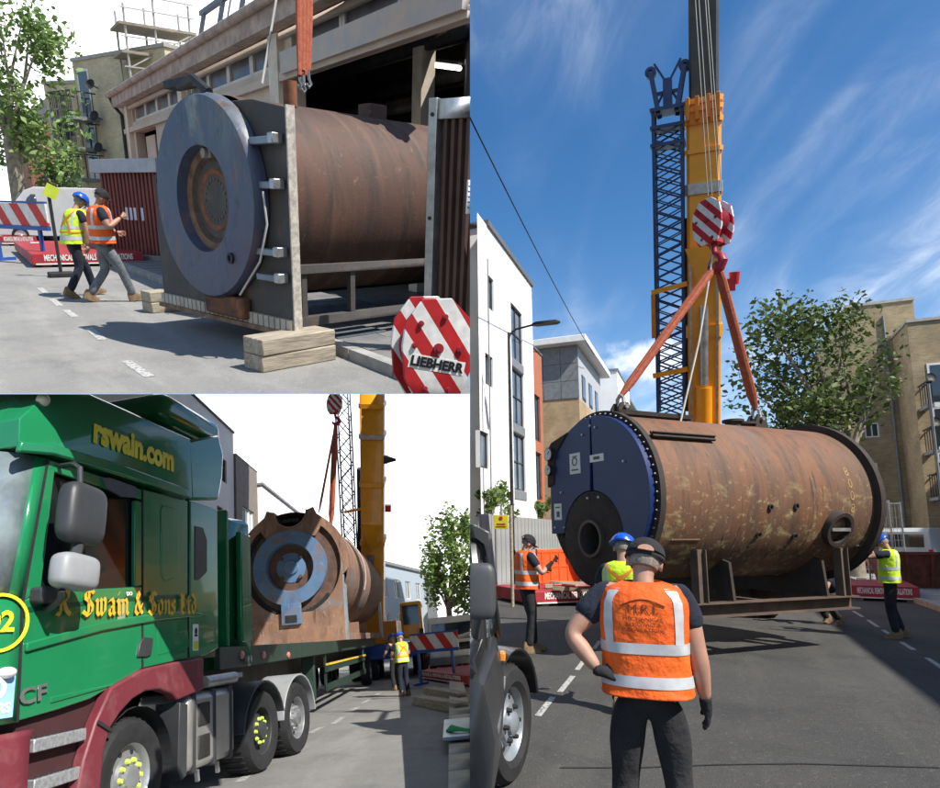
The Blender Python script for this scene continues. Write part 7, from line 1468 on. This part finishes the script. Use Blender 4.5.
for k in range(22):
    z0 = 1.2 + k * .67; z1 = z0 + .67; o0 = -.5 * (z0 - 1.2) / 14.8; s_ = 1 if k % 2 else -1
    for y in (-.28, .28): jb.bar((jx + o0 - .28 * s_, y, z0), (jx + o0 + .28 * s_, y, z1), .04, .04, up=(0, 1, 0)); jb.bar((jx + o0 + .28 * s_, y, z0), (jx + o0 - .28 * s_, y, z1), .03, .03, up=(0, 1, 0))
obj('lattice_jib', jb, M_jib, cr2, CB2)
mb = MB(); mb.box((-.62, .1, 4.5), (.16, .3, 6.5)); obj('jib_strut', mb, pm('jib_navy', (.012, .02, .06), .5), cr2, CB2)
mb = MB(); mb.bar((-1.2, -.4, 5.9), (-.4, -.4, 6.1), .1, .1); obj('jib_bracket', mb, M_cry, cr2, CB2)
mb = MB(); mb.cyl((.5, 0, 8.2), (1.0, 0, 8.2), .2, .05, 10); mb.box((.56, 0, 8.2), (.16, .3, .3)); obj('side_fitting', mb, M_dark, cr2, CB2); mb = MB(); mb.box((.66, 0, 6.0), (.25, .2, .3)); obj('red_beacon', mb, pm('beacon_red', (.55, .03, .04), .35), cr2, CB2)
mb = MB(); mb.box((.6, 2.3, 1.1), (2.8, 9, .6)); obj('carrier', mb, pm('blue_paint', (.03, .09, .35), .45), cr2, bev=.05); mb = MB(); mb.box((.2, 1.0, 1.9), (1.8, 3.0, 1.0)); obj('slew_platform', mb, M_cry, cr2, bev=.05)
mb = MB(); mb.box((1.9, -1.6, 2.3), (.9, 1.6, 1.5)); obj('crane_cab', mb, M_cry, cr2, bev=.1); mb = MB(); mb.box((1.9, -2.41, 2.5), (.7, .02, .8)); obj('cab_window', mb, M_glass, cr2)
for y in (-1, 1, 3.5, 5.5):
    for s_ in (-1, 1): wheel(cr2, (.6 + s_ * 1.6, y, .65), (s_, 0, 0), .65, .45, M_grey, nuts=0)
mb = MB(); mb.box((2.4, -2.0, 1.1), (1.4, .4, .3)); obj('outrigger_beam', mb, pm('blue_paint', (.03, .09, .35), .45), cr2)
hp = SL.P(334.5, 404, 23.5); hook_block('faded pink red hook block at the top of the slings over the trailer', T(hp) @ rotz(.3), .52, hook=True)
hk = hp - V((0, 0, .75)); 
for (u, v, d, lab, r_) in ((319, 512, 19.5, 'thin sling running down to the front of the loaded boiler', .03), (331, 524, 22.5, 'thick red sling hanging down to the back of the loaded boiler', .075)):
    q = SL.P(u, v, d); sling(lab, [hk, hk.lerp(q, .15), hk.lerp(q, .5), hk.lerp(q, .9), q], r_)
# ------------------------------------------------------------------ buildings, tree, lorry and barrier in the distance
XB = -9.2
def lb_(u, v): return SL.hit(u, v, (XB, 0, 0), (1, 0, 0))
p0 = lb_(196, 402); p1 = lb_(232, 430); Hl = (p0.z + p1.z) / 2; y0_, y1_ = lb_(150, 500).y, lb_(234, 500).y
FL = Matrix(((0, -1, 0, XB), (-1, 0, 0, y1_), (0, 0, 1, 0), (0, 0, 0, 1)))
def lh(u0, v0, v1, u1): p, q, r = lb_(u0, v0), lb_(u0, v1), lb_(u1, v0); return (y1_ - r.y, y1_ - p.y, q.z, p.z, 1, 1)
building('white_block', 'plain white block with a thin roof edge behind the lorry roof', FL, y1_ - y0_, Hl, 8, [lh(221, 457, 480, 226.5), lh(217, 505, 520, 223)], M_render, M_frame, M_glassl, pm('dark_coping', (.12, .12, .13), .6), over=.06, roof_t=.1)
q0, q1 = lb_(232, 455), lb_(255, 471); FL2 = Matrix(((0, -1, 0, XB + .1), (-1, 0, 0, q1.y), (0, 0, 1, 0), (0, 0, 0, 1)))
tq = building('brown_bay_block', 'brown clad bay with tall white glazing between two white blocks', FL2, q1.y - y1_ - .05, (q0.z + q1.z) / 2, 6, [((q1.y - y1_) * .2, (q1.y - y1_) * .72, 1.0, q1.z * .78, 3, 1)], pm('brown_cladding', (.22, .19, .17), .8, var=.15), M_white, pm('pale_glass', (.5, .54, .56), .1), over=.02, roof_t=.06)
g0_ = lb_(256, 470); g1_ = lb_(312, 495); FL3 = Matrix(((0, -1, 0, XB + .3), (-1, 0, 0, g1_.y), (0, 0, 1, 0), (0, 0, 0, 1))); W3 = g1_.y - q1.y - .1
t3 = building('white_gabled_block', 'white gabled block with dark upright windows above the loaded boiler', FL3, W3, min(g0_.z, g1_.z) * .92, 8, [(W3 * .52, W3 * .66, 5.2, 7.0, 1, 1), (W3 * .2, W3 * .32, 5.2, 7.0, 1, 1)], M_render, M_frame, M_glassl, M_grey, over=.1, roof_t=.12)
b0_ = SL.P(385, 556, 52); b1_ = SL.P(425, 577, 66); FL4 = frame((b0_.x - 1, b0_.y, 0), V((b1_.x - b0_.x + 1, b1_.y - b0_.y, 0))); W4 = V((b1_.x - b0_.x + 1, b1_.y - b0_.y, 0)).length
building('blue_grey_flats', 'blue grey clad flats beyond the crane boom', FL4, W4, (b0_.z + b1_.z) / 2, 9, [(W4 * (.1 + .22 * k), W4 * (.2 + .22 * k), b0_.z * .62, b0_.z * .82, 2, 1) for k in range(4)] + [(W4 * (.1 + .22 * k), W4 * (.2 + .22 * k), b0_.z * .3, b0_.z * .46, 2, 1) for k in range(4)], pm('pale_blue_cladding', (.34, .4, .46), .7, var=.08), M_white, M_glassl, M_grey, over=.2, roof_t=.25)
c0_ = SL.P(424, 575, 50); c1_ = SL.P(433, 575, 50); tcw = thing('white_tower_block', 'narrow white tower at the end of the street beside the tree', 'building', T(c0_.x, c0_.y, 0)); mb = MB(); mb.box(((c1_.x - c0_.x) / 2, 2, c0_.z / 2), (c1_.x - c0_.x, 4, c0_.z)); obj('wall', mb, M_render, tcw); mb = MB(); mb.box(((c1_.x - c0_.x) / 2, 2, c0_.z + .06), (c1_.x - c0_.x + .12, 4.1, .12)); obj('roof', mb, M_grey, tcw)
tb_ = SL.P(452, 640, 36); tb_.z = 0; tc_ = SL.P(455, 565, 36)
tree('roadside_tree', 'bright leafy tree at the right edge above the white lorry', tb_, 3.2, tc_, (1.7, 1.6, 3.2), 4200, .14, 77, leafmat('leaves_sunny', (.11, .2, .05), (.26, .36, .11)), cl=22, tr=.22)
lp_ = SL.P(457, 648, 27); lp_.z = 0; tlw = thing('white_lorry', 'white lorry facing us under the roadside tree', 'lorry', T(lp_) @ rotz(rad(0))); hL = SL.P(457, 615, 27).z; wL = 1.25
mb = MB(); mb.loft([[V((x * wL, y, z)) for x, z in ((-.92, .5), (.92, .5), (.96, 1.3), (.86, hL), (-.86, hL), (-.96, 1.3))] for y in (0, 1.6)], sm=False); obj('cab', mb, M_white, tlw, bev=.06)
mb = MB(); mb.box((0, -.015, hL * .73), (wL * 1.55, .03, hL * .3)); obj('windscreen', mb, M_glass, tlw, bev=.01); mb = MB(); mb.box((0, -.02, hL * .46), (wL * 1.1, .05, hL * .13)); obj('grille', mb, M_dark, tlw); mb = MB(); mb.box((0, -.05, .5), (wL * 1.9, .2, .3)); obj('bumper', mb, M_grey, tlw, bev=.03)
for s_ in (-1, 1): mb = MB(); mb.box((s_ * wL * .74, -.03, hL * .36), (.3, .05, .2)); obj('headlight', mb, pm('headlight_glass', (.7, .72, .75), .1), tlw); wheel(tlw, (s_ * wL * .97, .9, .48), (s_, 0, 0), .48, .3, M_steel, nuts=0); mb = MB(); mb.box((s_ * wL * 1.12, .05, hL * .74), (.16, .1, .45)); obj('mirror', mb, M_dark, tlw, bev=.02)
mb = MB(); mb.box((.2, 3.4, hL * .55), (wL * 1.9, 3.4, hL * .9)); obj('load_body', mb, pm('red_load_body', (.5, .06, .05), .6), tlw, bev=.03)
a = SL.P(411, 648, 22.5); b = SL.P(459, 648, 21.5); a.z = b.z = 0; zz0 = SL.hit(430, 649, a, (0, 1, 0)).z; barrier_board('red and white chevron board across the road by the white lorry', a, b, SL.hit(430, 634, a, (0, 1, 0)).z - zz0, z0=zz0)
a = SL.G(418, 679); b = SL.G(468, 687); outrigger_mat('near red lettered crane mat right of the two lorry workers', a, V((b.x - a.x, b.y - a.y, 0)), (b - a).length, 3.0, h=.26, tsize=.16)
a = SL.G(431, 666); b = SL.G(469, 671); outrigger_mat('far red crane mat under the chevron board by the white lorry', a, V((b.x - a.x, b.y - a.y, 0)), (b - a).length, 2.6, h=.26, tsize=.16)
for (u0, v0, u1, v1, lab) in ((418, 704, 463, 713, 'nearer loose timber on the road by the kerb'), (429, 694, 465, 702, 'farther loose timber on the road below the crane mat')):
    a, b = SL.G(u0, v0), SL.G(u1, v1); timber(lab, frame((a + b) / 2, b - a), ((b - a).length, .3, .2), M_woodx, 'loose timbers on the lorry road')
p = SL.G(461, 742); mb = MB(); mb.box((0, 0, .17), (1.1, 2.0, .05)); tag(obj('steel_plate', mb, pm('grey_road_plate', (.33, .38, .42), .45, .4, var=.15), None, T(p.x + .3, p.y + .2, 0), bev=.01), 'grey steel plate on the kerb at the right edge of the lorry road', 'steel plate')
mb = MB(); mb.tube([SL.G(447, 731, .2), SL.G(452, 728, .25), SL.G(460, 729, .24), SL.G(470, 730, .22)], [.02, .05, .03, .02], 8); tag(obj('green_strap', mb, pm('bright_green_webbing', (.08, .5, .16), .8)), 'bright green strap lying over the steel plate', 'strap')
# workers
yw_ = math.degrees(math.atan2(-SL.dir(404, 640).x, SL.dir(404, 640).y))
wk = SL.G(405, 696)
person('worker in a yellow vest, harness and blue helmet standing behind the trailer', T(wk) @ rotz(rad(yw_ + 25)), dict(elr=(.27, .06, 1.14), wrr=(.2, .28, 1.1), ell=(-.28, .1, 1.16), wrl=(-.16, .32, 1.1)), 'yellow', legs=M_navy, head='helmet', h=1.72, harness=True)
wk = SL.G(396.5, 690)
person('worker in dark clothes and blue helmet at the rear of the trailer', T(wk) @ rotz(rad(yw_ + 40)), dict(elr=(.27, .06, 1.14), wrr=(.2, .28, 1.1), ell=(-.28, .1, 1.16), wrl=(-.16, .32, 1.1)), None, legs=M_cloth, head='helmet', h=1.72)
backdrop(SL, [-260, -100, 60, 200, 340, 469.6], 392, 680, 82)
# ------------------------------------------------------------------ each place ends at its own boundary
def plane(uv1, uv2, inside):
    n = ray(*uv1).cross(ray(*uv2)).normalized()
    return n if n.dot(ray(*inside)) > 0 else -n
LIM = {0: [plane((470, 100), (470, 700), (700, 400))], 1: [plane((470, 100), (470, 700), (200, 200)), plane((0, 393.8), (470, 393.8), (200, 200))], 2: [plane((470, 100), (470, 700), (200, 600)), plane((0, 394.2), (470, 394.2), (200, 600))]}
bpy.context.view_layer.update()
def place_of(o):
    while o.parent: o = o.parent
    return OWN.get(o.name)
for o in list(bpy.data.objects):
    if o.type != 'MESH' or any(m.type == 'SKIN' for m in o.modifiers): continue
    k = place_of(o)
    if k is None: continue
    for n in LIM[k]:
        w = o.matrix_world; ds = [(w @ V(c) - CAM).dot(n) for c in o.bound_box]
        if min(ds) > -1e-3: continue
        if o.data.users > 1: o.data = o.data.copy()
        bm = bmesh.new(); bm.from_mesh(o.data); wi = w.inverted(); pc = wi @ CAM; pn_ = (w.to_3x3().transposed() @ n).normalized()
        r = bmesh.ops.bisect_plane(bm, geom=bm.verts[:] + bm.edges[:] + bm.faces[:], dist=1e-5, plane_co=pc, plane_no=pn_, clear_inner=True, clear_outer=False)
        ce = [e for e in r['geom_cut'] if isinstance(e, bmesh.types.BMEdge)]
        if ce and len(bm.faces) < 3000:
            try: bmesh.ops.holes_fill(bm, edges=ce, sides=0)
            except Exception: pass
        bm.to_mesh(o.data); bm.free(); o.data.update()
for o in list(bpy.data.objects):
    if o.type == 'MESH' and len(o.data.vertices) == 0 and not o.children: bpy.data.objects.remove(o)
